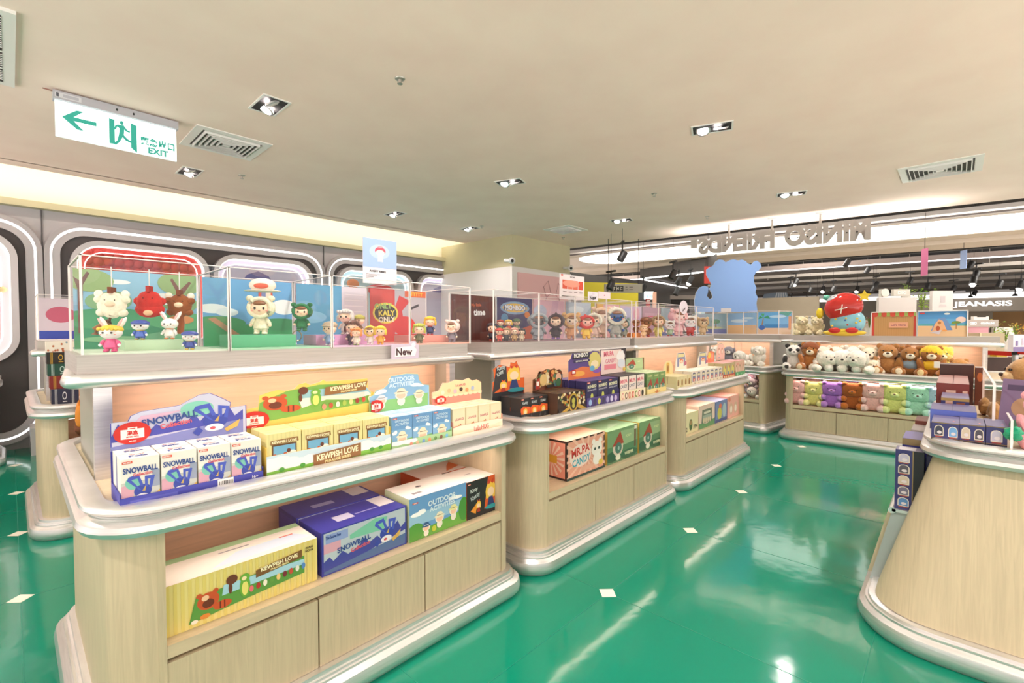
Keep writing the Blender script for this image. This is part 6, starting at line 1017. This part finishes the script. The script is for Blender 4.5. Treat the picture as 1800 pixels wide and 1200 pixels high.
# ------------------------------------------------------------------ dolls and plush in the cases
def doll(loc, h, label, hair='#e8c24a', face='#f6d6ba', body='#3b4a80', style='hair', acc=None, group='small toy dolls in the clear cases', rz=None, furry=False, kind='toy_doll', legs=None, fat=1.0):
    t = empty(kind, loc, YAW - PI / 2 + R.uniform(-.2, .2) if rz is None else rz, label, 'doll', group)
    K = (lambda c: fur(c)) if furry else (lambda c: mat(c, .4)); fz = .04 if furry else 0
    f = MB(); b = K(body); lg = K(legs or body); w = h * fat
    f.loft([[(rr_ * w * math.cos(2 * PI * i / 12), rr_ * .8 * w * math.sin(2 * PI * i / 12), z * h) for i in range(12)] for rr_, z in [(.10, .10), (.19, .16), (.17, .3), (.10, .47), (.05, .52)]], b)
    for k in (-1, 1):
        f.ball((k * .09 * w, -.02 * w, .10 * h), (.075 * w, .08 * w, .11 * h), lg, fz, 8); f.ball((k * .095 * w, -.06 * w, .035 * h), (.075 * w, .11 * w, .04 * h), K(acc or body), fz, 8); f.ball((k * .18 * w, -.05 * w, .33 * h), (.055 * w, .06 * w, .12 * h), b, fz, 8, None, (-k * .5, 'Y')); f.ball((k * .22 * w, -.09 * w, .24 * h), .045 * w, mat(face, .4), 0, 6)
    f.ball((0, 0, .68 * h), (.27 * w, .24 * w, .24 * h), mat(face, .4), 0, 14)
    f.build('body', t)
    f = MB(); hm = K(hair or face)
    if style == 'hair':
        f.ball((0, .05 * w, .73 * h), (.31 * w, .25 * w, .255 * h), hm, fz, 14)
        for k in range(5): f.ball(((k - 2) * .105 * w, -.19 * w, .86 * h), (.075 * w, .07 * w, .07 * h), hm, fz, 8)
        for k in (-1, 1): f.ball((k * .27 * w, -.03 * w, .62 * h), (.07 * w, .11 * w, .15 * h), hm, fz, 8)
        f.build('hair', t)
    elif style in ('hood', 'bearhood'):
        f.ball((0, .09 * w, .70 * h), (.34 * w, .27 * w, .28 * h), hm, fz, 16)
        n = 16; f.tube([(.25 * w * math.cos(2 * PI * q / n), -.14 * w, .69 * h + .23 * h * math.sin(2 * PI * q / n)) for q in range(n)], .055 * w, hm, 8, True)
        if style == 'bearhood':
            for k in (-1, 1): f.ball((k * .25 * w, 0, .93 * h), (.09 * w, .06 * w, .08 * h), hm, fz, 8)
        else: f.ball((0, .08 * w, .96 * h), (.06 * w, .06 * w, .07 * h), hm, fz, 8)
        f.build('hood', t)
        f = MB(); f.ball((0, -.12 * w, .79 * h), (.17 * w, .13 * w, .08 * h), mat('#8a5a3a', .5), 0, 10); f.build('hair', t)
    elif style == 'cap':
        f.ball((0, .02 * w, .80 * h), (.30 * w, .27 * w, .17 * h), hm, fz, 14); f.ball((0, -.24 * w, .78 * h), (.2 * w, .14 * w, .03 * h), hm, 0, 10); f.build('cap', t)
    elif style == 'rabbit':
        for k in (-1, 1): f.ball((k * .22 * w, .02, 1.02 * h), (.06 * w, .035 * w, .24 * h), mat(face, .35), 0, 10, None, (k * .5, 'Y')); f.ball((k * .22 * w, -.025 * w, 1.02 * h), (.035 * w, .02 * w, .19 * h), mat('#e9b7b4', .4), 0, 8, None, (k * .5, 'Y'))
        f.build('ears', t)
        if hair: f = MB(); f.ball((0, .03 * w, .78 * h), (.29 * w, .25 * w, .17 * h), mat(hair, .4), 0, 12); [f.ball((k * .1 * w, -.2 * w, .80 * h), (.06 * w, .05 * w, .06 * h), mat(hair, .4), 0, 6) for k in (-2, -1, 0, 1, 2)]; f.build('fringe', t)
    f = MB()
    for k in (-1, 1): f.ball((k * .1 * w, -.225 * w, .67 * h), (.03 * w, .015 * w, .035 * h), EYE_, 0, 8); f.ball((k * .17 * w, -.2 * w, .61 * h), (.03 * w, .012 * w, .018 * h), mat('#ea9a92', .5), 0, 6)
    f.ball((0, -.235 * w, .6 * h), (.03 * w, .01 * w, .012 * h), mat('#b5504a', .5), 0, 6); f.build('face', t)
    if acc:
        f = MB(); f.lathe([(.12 * w, 0), (.14 * w, .03 * h), (.10 * w, .05 * h)], mat(acc, .4), Matrix.Translation((0, 0, .44 * h)), 12); f.build('collar', t)
    return t
def at_case(px, py, y, hp, on=None):
    p = onY(px, py, y); z = p.z if on is None else on; return (p.x, y, z), hp * scale_at(p)
ZC = CZ + .0065
def riser(px0, px1, py0, y0, y1, c, label):
    a = onY(px0, py0, y0); b = onY(px1, py0, y0); z = onY((px0 + px1) / 2, py0, y0).z
    f = MB(); f.box(0, 0, 0, b.x - a.x, y1 - y0, z - ZC, mat(c, .35)); tag(f.build('display_riser', None, (a.x, y0, ZC)), label, 'display riser', 'coloured risers in the cases'); return z
z1 = riser(219, 322, 597, 2.27, 2.42, '#b9d6b4', 'pale green riser block in the nearest clear case')
z2 = riser(408, 520, 588, 2.27, 2.45, '#58b184', 'green riser block in the hot air balloon case')
z3 = riser(556, 668, 588, 2.30, 2.45, '#dca6cc', 'pink riser block in the plain blue backed case')
z4 = riser(722, 792, 589, 2.28, 2.45, '#d8988c', 'salmon riser block in the red and grey backed case')
z5 = riser(868, 914, 583, 2.32, 2.46, '#5c3c34', 'dark brown riser under the back row of tiny dolls')
z6 = riser(1113, 1126, 585, 2.24, 2.4, '#d88a44', 'orange riser under the biscuit doll')
def D_(px, py, y, hp, on, label, **k):
    loc, h = at_case(px, py, y, hp, on); return doll(loc, h, label, **k)
D_(196, 624, 2.20, 50, ZC, 'white rabbit doll with yellow fringe and pink dress in the nearest case', hair='#ecc742', face='#efecea', body='#dc5a8c', style='rabbit', rz=-.5, fat=1.25)
D_(247, 597, 2.33, 36, z1, 'small doll in blue mask and cape on the green riser', hair='#3f56a8', face='#efecea', body='#4a6ac0', style='cap', acc='#e2c04a', rz=-.5, fat=1.3)
D_(299, 597, 2.33, 40, z1, 'plain white rabbit doll on the right of the green riser', hair=None, face='#f2f0ee', body='#f0eeec', style='rabbit', acc='#d8843c', rz=-.5, fat=1.2)
D_(334, 622, 2.20, 34, ZC, 'small white doll in blue cap at the right of the nearest case', hair='#3c4f9c', face='#f0eeec', body='#3c4f9c', style='cap', acc='#e2c04a', rz=-.4, fat=1.3)
def star_plush(px, py, y, hp, c, c2, label, tail=None, ears='#f0e8d8', red=False):
    p = onY(px, py, y); h = hp * scale_at(p); t = empty('hanging_plush', tuple(p), -.5, label, 'plush toy', 'plush pouches hanging in the nearest case')
    f = MB(); F_ = fur(c); f.ball((0, 0, 0), (.36 * h, .14 * h, .38 * h), F_, .04, 18)
    if not red:
        for a in (.5, 2.6, 3.9, 5.5): f.ball((.36 * h * math.cos(a), 0, .32 * h * math.sin(a)), (.14 * h, .1 * h, .12 * h), F_, .04, 10)
    else: f.ball((0, 0, -.22 * h), (.4 * h, .14 * h, .24 * h), F_, .04, 12)
    f.build('body', t)
    f = MB(); 
    for k in (-1, 1): f.ball((k * .32 * h, .02 * h, (.32 if not red else .05) * h), (.12 * h, .05 * h, .12 * h), fur(ears), .03, 10)
    f.build('ears', t)
    f = MB(); f.ball((0, -.13 * h, .02 * h if not red else -.32 * h), (.13 * h, .05 * h, .09 * h), mat(c2, .6), 0, 10)
    for k in (-1, 1): f.ball((k * .12 * h, -.145 * h, .14 * h), .018 * h, EYE_, 0, 6)
    f.build('face', t)
    f = MB(); f.box(-.05 * h, -.02, .34 * h, .05 * h, .02, .52 * h, mat('#7a3f20' if not red else '#b02a22', .7)); f.tube([(0, 0, .5 * h), (0, 0, CZ + CH - p.z - .005)], .002, mat('#dcdcdc', .4), 4); f.build('strap', t)
    if tail: f = MB(); f.tube([(-.02 * h, 0, -.3 * h), (-.1 * h, 0, -.5 * h), (-.25 * h, 0, -.62 * h), (-.4 * h, 0, -.72 * h), (-.42 * h, 0, -.86 * h)] if tail > 0 else [(0, 0, -.3 * h), (.03 * h, 0, -.6 * h), (0, 0, -.95 * h)], .1 * h, fur('#8a5a2c' if tail > 0 else '#9a4f22'), 10); f.build('tail', t)
star_plush(197, 536, 2.40, 60, '#eee6cf', '#e8c8ac', 'cream star shaped plush with brown strap hanging in the nearest case', tail=1)
star_plush(263, 532, 2.40, 56, '#c4281e', '#e2b48c', 'plain red plush pouch hanging in the middle of the nearest case', ears='#c4281e', red=True)
star_plush(316, 537, 2.42, 52, '#94501f', '#f0d8b8', 'brown plush with cream ears hanging at the right of the nearest case', tail=-1)
D_(459, 588, 2.34, 68, z2, 'fluffy cream hooded doll standing on the green riser', hair='#ece4c8', body='#ece4c8', style='bearhood', furry=True, rz=-.5, fat=1.0)
loc, h = at_case(470, 512, 2.38, 40); t = empty('bonnet_hat', (loc[0], 2.44, loc[2]), -.5, 'cream bonnet hat with red food picture above the cream doll', 'doll hat')
f = MB(); f.ball((0, 0, .3 * h), (.55 * h, .4 * h, .32 * h), mat('#efe6d8', .7), 0, 18); f.ball((0, 0, .05 * h), (.75 * h, .5 * h, .06 * h), mat('#e9e0d0', .7), 0, 18); f.tube([(0, .02, .5 * h), (0, .02, CZ + CH - loc[2] - .006)], .002, mat('#dcdcdc', .4), 4); f.build('hat', t); f = MB(); f.ball((0, -.37 * h, .25 * h), (.3 * h, .06 * h, .12 * h), mat('#d8604a', .5)); f.build('picture', t)
D_(531, 582, 2.32, 50, None, 'fuzzy green hooded doll hanging beside the riser on a ring', hair='#2f7a4c', body='#2f7a4c', style='bearhood', furry=True, rz=-.5, fat=1.05)
loc, h = at_case(522, 583, 2.32, 20); f = MB(); f.tube([(.4 * h * math.cos(a), 0, -.35 * h + .45 * h * math.sin(a)) for a in [q * PI / 8 for q in range(16)]], .003, mat('#9a8a6a', .3, .6), 5, True); tag(f.build('ring', None, loc), 'brass ring hanging below the fuzzy green doll', 'ring')
for a in [(580, 606, 2.24, 44, ZC, 'doll in a blue and white outfit at the left of the plain blue case', dict(hair='#b9a48c', body='#8fa8d0', acc='#e8e4e0', style='cap')), (608, 588, 2.36, 46, z3, 'grey haired doll at the back of the plain blue case', dict(hair='#c9c4c0', body='#d8ccc0')), (631, 588, 2.36, 36, z3, 'doll with a green cap on the pink riser', dict(hair='#a8a04a', body='#8a6a4a', style='cap')),
          (620, 609, 2.26, 44, ZC, 'dark brown haired doll behind the orange haired one', dict(hair='#6a4438', body='#5a4a54')), (627, 613, 2.18, 32, ZC, 'orange haired doll at the front of the plain blue case', dict(hair='#e08a4a', body='#e8dccc', acc='#8aa050')), (651, 610, 2.22, 34, ZC, 'yellow hatted doll in white, left of the two on the right', dict(hair='#e2c04c', body='#ece6e0', style='hood')), (669, 612, 2.18, 34, ZC, 'yellow haired doll with orange dress near the right of the plain blue case', dict(hair='#ecc63c', body='#dca03c')),
          (737, 608, 2.22, 36, ZC, 'lime haired doll in olive clothes in the red backed case', dict(hair='#b5c04c', body='#6a6a4a')), (756, 589, 2.34, 34, z4, 'yellow haired doll in a navy dress on the salmon riser', dict(hair='#efc434', body='#34406a', acc='#c8403a')), (795, 607, 2.22, 40, ZC, 'doll in pale pink hood with brown hair at the right of the red backed case', dict(hair='#eed4cc', body='#7c7480', style='bearhood')),
          (865, 600, 2.34, 32, ZC, 'dark haired doll at the far left of the dark brown case', dict(hair='#3a3a44', body='#2f3442', acc='#c8403a')), (880, 583, 2.38, 22, z5, 'red haired doll on the back riser of the dark brown case', dict(hair='#a84430', body='#3f7a4a')), (894, 583, 2.38, 22, z5, 'blonde doll on the back riser of the dark brown case', dict(hair='#e8c24a', body='#c85a3a')), (908, 583, 2.38, 24, z5, 'doll with tall green hat on the back riser of the dark brown case', dict(hair='#4a6a4c', body='#7a8a6a', style='cap')),
          (878, 603, 2.20, 24, ZC, 'doll in red cap at the front left of the dark brown case', dict(hair='#c8382c', body='#c8483a', style='cap')), (890, 604, 2.18, 24, ZC, 'doll with brown hair and black suit at the front of the dark brown case', dict(hair='#a08058', body='#2c2c30')), (904, 604, 2.18, 24, ZC, 'pink haired doll in tan coat at the front of the dark brown case', dict(hair='#d89a8c', body='#b08a5a')), (917, 603, 2.18, 22, ZC, 'black haired doll at the front right of the dark brown case', dict(hair='#2c2a2c', body='#c8b49a')),
          (946, 602, 2.28, 48, ZC, 'large grey hooded plush doll with dark face in the dark blue case', dict(hair='#9aa0a8', body='#9aa0a8', face='#5a5458', style='hood', furry=True, fat=1.15)), (977, 601, 2.24, 46, ZC, 'doll in black purple hooded robe in the dark blue case', dict(hair='#3a2028', body='#35202a', style='hood', furry=True, acc='#7a4a9a')),
          (1004, 600, 2.26, 46, ZC, 'round tan plush doll with orange scarf in the pale pink case', dict(hair='#d8a86c', body='#dca070', face='#f0d8c0', style='bearhood', furry=True, fat=1.1)), (1030, 601, 2.20, 42, ZC, 'doll in red hood sitting in a yellow cup in the pale pink case', dict(hair='#cf2c22', body='#e8c03a', face='#f4b8a8', style='hood', fat=1.1, acc='#e8c03a')), (1044, 598, 2.34, 44, ZC, 'cream hooded doll with blue mark behind the red hooded one', dict(hair='#e2e0cc', body='#e8c4b4', style='hood', furry=True)),
          (1057, 598, 2.36, 54, ZC, 'tall peach coloured plush doll in the pale pink case', dict(hair='#e8c4a8', body='#dfb89c', face='#f0d8c8', style='bearhood', furry=True)), (1081, 598, 2.26, 54, ZC, 'large white arched hood plush with blue face in the grey case', dict(hair='#e2dccc', body='#b4b4b0', face='#3f5f9c', style='hood', furry=True, fat=1.1)), (1096, 597, 2.30, 34, ZC, 'small grey green plush at the right of the grey case', dict(hair='#8f9c94', body='#a8b0a8', style='bearhood', furry=True)),
          (1118, 585, 2.3, 24, z6, 'brown biscuit doll on the orange riser', dict(hair='#7a4a30', body='#8a5a3a', face='#a8744c', style='cap')), (1131, 596, 2.2, 22, ZC, 'small tan doll in front of the biscuit doll in the rosy case', dict(hair='#d8b48c', body='#e2c49c')), (1136, 596, 2.28, 36, ZC, 'brown biscuit doll with red scarf in the rosy case', dict(hair='#7a4a30', body='#8a5434', face='#a8744c', acc='#c8382c', style='cap')),
          (1157, 595, 2.26, 38, ZC, 'doll in brown hood and yellow coat at the left of the lilac case', dict(hair='#9a7c54', body='#d8d07c', style='hood')), (1177, 588, 2.28, 28, ZC, 'white doll holding a green bowl in the lilac case', dict(hair='#efe8e4', body='#a8c8ac', face='#f4ecea', style='bearhood', acc='#c8403a')), (1192, 594, 2.34, 48, ZC, 'tall pale pink doll in the lilac case', dict(hair='#f0c4c8', body='#eec0c4', face='#f8dcd8', style='bearhood')),
          (1213, 592, 2.24, 36, ZC, 'white doll with red ribbon and red bib in the mauve case', dict(hair='#f2eeec', body='#c8302c', face='#f6f0ee', style='bearhood')), (1235, 590, 2.3, 32, ZC, 'tan doll with dark chest mark in the island case', dict(hair='#d8b488', body='#dcbc94', face='#e8d0ac', style='bearhood'))]:
    D_(*a[:6], **a[6])

# ------------------------------------------------------------------ cards and tags on the cases
ZTOP = CZ + CH + .004
def card(px0, px1, py0, py1, y, items, base, label, name='price_card', z=None, rz=0, th=.004, emit=0, shape=None, cat='card'):
    a = onY(px0, (py0 + py1) / 2, y); b = onY(px1, (py0 + py1) / 2, y); zt = onY((px0 + px1) / 2, py0, y).z; zb = onY((px0 + px1) / 2, py1, y).z
    if z is not None: zt, zb = zt - zb + z, z
    w = b.x - a.x; h = zt - zb; f = MB()
    if shape: f.prism([(p[0] * w, p[1] * h) for p in shape], F_front(0, th, 0), th, mat(base, .5))
    else: f.box(0, 0, 0, w, th, h, mat(base, .5))
    f.art(F_front(0, -.0004, 0), w, h, items, .0004)
    return tag(f.build(name, None, (a.x, y, zb), rz), label, cat)
card(638, 697, 414, 492, 2.36, [('r', 0, .36, 1, 1, '#9fb8e6'), ('e', .48, .72, .3, .16, '#b4c8ec'), ('e', .5, .74, .16, .09, '#e05a6a'), ('e', .5, .70, .13, .065, '#f6e0d4'), ('p', [(.42, .5), (.58, .5), (.57, .64), (.43, .64)], '#f0e8ea'), ('e', .5, .83, .08, .02, '#e8a0a8'), ('t', 'ANGRY AMIEE', .42, .28, .05, .66, -.02, '#3a3438'), ('r', .08, .2, .5, .21, '#9a949a'), ('r', .08, .17, .4, .18, '#9a949a'), ('r', .08, .14, .3, .15, '#6a646a'), ('r', .08, .11, .34, .12, '#9a949a')], '#efe8ee', 'tall blue and white price card with red haired doll picture standing on a case', z=ZTOP)
NEWS = [(0, 0), (1, 0), (1, .8), (.9, .82), (.92, .95), (.84, 1.02), (.7, 1), (.64, .84), (0, .84)]
card(688, 736, 600, 630, 2.105, [('p', [(.12, .12), (.86, .14), (.92, .5), (.8, .72), (.15, .66)], '#f4f0f4'), ('t', 'New', .46, .4, .42, .68, 0, '#4a3038'), ('e', .8, .8, .08, .12, '#f0ecf4')], '#cfc4d8', 'lilac tag reading New fixed to the band of the nearest counter', 'new_tag', shape=NEWS, cat='tag')
card(1034, 1051, 516, 532, 2.12, [('t', 'New', .5, .35, .5, .8, .1, '#3a2a38'), ('e', .5, .8, .15, .15, '#e8d8e8')], '#efe6f0', 'small tag reading New on top of the pale pink case', 'new_tag', z=ZTOP - .03, cat='tag')
card(1052, 1073, 517, 529, 2.16, [('e', .5, .5, .06, .1, '#c87a8a')], '#efd9df', 'small blank pink card beside the small New tag', 'pink_card', z=ZTOP)
card(1195, 1209, 528, 552, 2.12, [('t', 'New', .5, .35, .2, .7, .5, '#4a3038')], '#e8dce8', 'upright oval tag reading New at the top of the lilac case', 'new_tag', shape=[(.5 + .5 * math.cos(q * PI / 8), .5 + .5 * math.sin(q * PI / 8)) for q in range(16)], cat='tag')
card(984, 1027, 480, 523, 2.45, [('r', .05, .93, .12, 1, '#d8503a'), ('t', '全新概念店', .5, .92, .07, .6, 0, '#5a4a4a')] + [('r', .1 + .215 * q, .42, .29 + .215 * q, .78, c) for q, c in enumerate(['#d8563c', '#e07a62', '#e06a50', '#d8492f'])] + [('e', .45, .65, .34, .14, '#ee9c86'), ('r', .08, .4, .95, .42, '#ffffff')] + [('r', .12 + .22 * q, .3, .26 + .22 * q, .33, '#8a7a7a') for q in range(4)] + [('r', .08, .12, .6, .15, '#5a5050')], '#ece2e4', 'clear standing poster with four red panels on top of the middle cases', 'standing_poster', z=ZTOP, cat='poster')
card(913, 913.5, 500, 560, 2.3, [], '#ffffff', 'x') if False else None

# ------------------------------------------------------------------ right counter goods
def rbox(px0, px1, py0, py1, x, d, c, items, label, top=None, topc=None, z0=None, group='navy and brown boxes on the right counter', side=None, name='souvenir_box'):
    a = onX(px0, (py0 + py1) / 2, x); b = onX(px1, (py0 + py1) / 2, x); zt = onX((px0 + px1) / 2, py0, x).z; zb = onX((px0 + px1) / 2, py1, x).z
    if z0 is not None: zb = z0
    w = a.y - b.y; h = max(.02, zt - zb); f = MB(); f.box(0, 0, 0, w, d, h, mat(c, .35)); f.art(F_front(0, -.0003, 0), w, h, items, .0003, .35)
    f.art(F_top(0, 0, h + .0003), w, d, ([('r', 0, 0, 1, 1, topc)] if topc else []) + (top or []), .0003, .35)
    return tag(f.build(name, None, (x, a.y, zb), -PI / 2), label, 'boxed souvenir', group), h
def arch(cx, cy, w, h, c, c2='#d8cfc0'):
    P_ = lambda w, h: [(cx - w, cy - h), (cx + w, cy - h), (cx + w, cy + h * .3)] + [(cx + w * math.cos(a), cy + h * .3 + h * .7 * math.sin(a)) for a in [PI / 6 * k for k in range(1, 6)]] + [(cx - w, cy + h * .3)]
    return [('p', P_(w, h), c2), ('p', P_(w * .82, h * .86), c), ('e', cx + w * .1, cy - h * .35, w * .5, h * .3, '#d4ccd0'), ('r', cx - w * .8, cy - h * 1.22, cx + w * .8, cy - h * 1.06, '#a84a38')]
NV = '#35346a'; GD_ = [('r', 0, .96, 1, 1, '#8a7650'), ('r', 0, .16, 1, .19, '#8a7650'), ('r', 0, 0, 1, .16, '#26223c')]
XN = 2.95
o, hN = rbox(1637, 1686, 743, 778, XN, .24, NV, GD_ + arch(.28, .58, .17, .28, '#3a3a4c') + arch(.78, .56, .17, .28, '#6f9fd0'), 'navy box with a grey and a blue arch window, first on the right counter', top=[('e', .8, .3, .04, .04, '#e0705a')], topc='#6a6588', z0=ZT)
rbox(1686.5, 1732, 747, 784, XN, .24, NV, GD_ + arch(.25, .58, .18, .28, '#c8b8a4') + arch(.76, .56, .18, .28, '#4a4450'), 'navy box with a beige and a dark arch window, second on the right counter', top=[('e', .8, .3, .04, .04, '#e0705a')], topc='#6a6588', z0=ZT)
rbox(1733, 1771, 750, 788, XN, .24, NV, GD_ + arch(.5, .56, .28, .28, '#b8b4c8'), 'navy box with one pale arch window, third on the right counter', top=[('e', .8, .3, .04, .04, '#e0705a')], topc='#6a6588', z0=ZT)
rbox(1635, 1717, 722, 735, 3.2, .29, '#5a6cc4', [('r', 0, 0, 1, .4, '#35346a'), ('e', .6, .6, .2, .2, '#35346a')], 'blue edged navy box behind the arch window boxes', topc='#5f5a84', top=[('r', .48, 0, .5, 1, '#3a3660')], z0=ZT)
rbox(1654, 1704, 700, 716, 3.5, .29, NV, [('r', .16, .1, .42, .9, '#c8a08c'), ('r', .2, .2, .38, .8, '#a8402f'), ('r', .55, .15, .85, .85, '#8a4a34'), ('r', 0, .9, 1, 1, '#a88a50')], 'navy box with red pictures stacked on the blue edged one', topc='#77718f', z0=ZT)
rbox(1646, 1704, 674, 690, 3.80, .68, '#7a2a24', [('r', .3, .7, .6, .8, '#e0b8a8'), ('r', .8, .7, .95, .8, '#e0b8a8')], 'dark red box in the middle of the right counter stack', topc='#a8807c', top=[('p', [(.5, 0), (.52, 0), (.54, 1), (.5, 1)], '#6a3a38')], z0=ZT)
rbox(1652, 1712, 641, 658, 4.5, .18, '#3f1f1a', [('e', .15, .4, .08, .2, '#8a6a5c'), ('e', .45, .4, .08, .2, '#8a6a5c'), ('e', .8, .35, .08, .2, '#8a6a5c'), ('r', .62, 0, .63, 1, '#221210')], 'dark chocolate brown box at the back of the right counter stack', topc='#6d5048', z0=ZT)
rbox(1714, 1731, 646, 690, 4.5, .12, '#5a2c1c', [('e', .5, .75, .3, .12, '#a85a2c')], 'narrow brown box beside the clear divider', z0=ZT, topc='#c9c4c4')
# goods on the side ledge
zl = .4905
def lbox(x, y0, w, d, h, c, items, label, topc, z0=None, top=None):
    f = MB(); f.box(0, 0, 0, w, d, h, mat(c, .35)); f.art(F_front(0, -.0003, 0), w, h, items, .0003, .35); f.art(F_top(0, 0, h + .0003), w, d, [('r', 0, 0, 1, 1, topc)] + (top or []), .0003, .35)
    return tag(f.build('souvenir_box', None, (x, y0, z0 or zl), -PI / 2), label, 'boxed souvenir', 'boxes on the side ledge of the right counter')
AR5 = [('r', 0, 0, 1, 1, '#35346a'), ('r', .62, 0, 1, 1, '#1f1c22'), ('r', .6, 0, .64, 1, '#8a7650')]
for k, c in enumerate(['#5a86b8', '#6f6a80', '#c8b8a4', '#55505c', '#b8b4c8']): AR5 += arch(.31, .13 + .185 * k, .2, .075, c)
lbox(3.06, .217, .11, .1, .30, '#2a2648', AR5, 'tall upright navy box with five arch windows on the side ledge', '#6f6a88', top=[('r', .1, .1, .7, .9, '#c9c4cc')])
lbox(3.10, .10, .09, .1, .28, '#2a2648', AR5[:1] + arch(.5, .8, .35, .08, '#b8b4c8') + arch(.5, .55, .35, .08, '#c8b8a4') + arch(.5, .3, .35, .08, '#5a86b8'), 'narrow upright navy box squeezed behind the tall one', '#6f6a88')
lbox(3.20, .20, .175, .24, .335, '#34338a', [('r', 0, 0, 1, 1, '#3c3a86'), ('r', 0, .9, 1, 1, '#8a7650')], 'navy box with a gold panel on top, second along the side ledge', '#6a6498', top=[('r', .55, .1, .95, .9, '#c8a86a')])
lbox(3.46, .180, .17, .22, .34, '#5a4a48', [('r', 0, .8, 1, 1, '#b8b0ac')], 'grey brown box, third along the side ledge', '#8f8480')
lbox(3.70, .175, .17, .22, .36, '#6a2c24', [('r', 0, .6, 1, 1, '#7a3a30')], 'dark red box, fourth along the side ledge', '#6d3a34')
# clear divider
t = empty('clear_divider', (3.15, -.13, ZT), 0, 'clear acrylic divider with pale edges running along the right counter', 'divider')
f = MB(); f.box(0, -.003, 0, 1.2, .003, .26, GLASS); f.build('pane', t); f = MB(); f.box(0, -.005, .26, 1.2, .005, .266, EDGE); f.box(1.2, -.005, 0, 1.21, .005, .36, EDGE); f.box(-.008, -.005, 0, 0, .005, .26, EDGE); f.build('edges', t)
t = empty('clear_divider', (2.90, -.175, ZT), 0, 'short clear acrylic divider at the near edge of the right counter', 'divider')
f = MB(); f.box(0, -.003, 0, .25, .003, .13, GLASS); f.build('pane', t); f = MB(); f.box(0, -.004, .13, .25, .004, .135, EDGE); f.box(-.006, -.004, 0, 0, .004, .135, EDGE); f.build('edges', t)
# plush on the right
bear('plush_bear', (3.95, -.30, ZT), PI * 1.05, .38, '#b08450', 'brown plush bear with navy clothes at the right edge, seen from the side', muz='#d8b88c', shirt='#1f2740', group='plush toys on the right counter')
p = onX(1752, 690, 4.3); bear('plush_animal', (3.50, -.30, ZT), -PI / 2 - .5, .27, '#f2efec', 'white plush in a clear bag in front of the brown bear', muz='#f6f2ee', ears='flop', patch='#f2efec', group='plush toys on the right counter')
bear('plush_animal', (3.10, -.285, ZT), -PI / 2 + .1, .25, '#eda6ae', 'plump pink plush at the right picture edge', muz='#f2b8bc', ears='round', group='plush toys on the right counter')
f = MB(); f.ball((0, 0, 0), .03, fur('#12a074'), .2, 14); q = onX(1768, 747, 2.99); tag(f.build('pompom', None, (2.93, -.182, ZT + .075)), 'green fluffy pompom beside the pink plush', 'pompom')
f = MB(); f.tube([(2.93, -.182, ZT + .06), (2.91, -.176, ZT + .03), (2.9, -.172, ZT)], .004, mat('#d0ccd2', .3)); tag(f.build('pompom_stick'), 'clear stick under the green pompom', 'stick')
f = MB(); f.box(0, 0, 0, .2, .012, .28, mat('#7a6488', .4)); f.art(F_front(0, -.0003, 0), .2, .28, [('e', .5, .5, .3, .2, '#b08a6a'), ('r', .1, .8, .9, .9, '#4a3a5c'), ('e', .4, .2, .2, .1, '#3f7a5a')]); tag(f.build('printed_board', None, (3.36, -.15, ZT), -1.1, rot=(-.25, 0, -1.9)), 'tilted purple and brown printed board before the white plush', 'board')
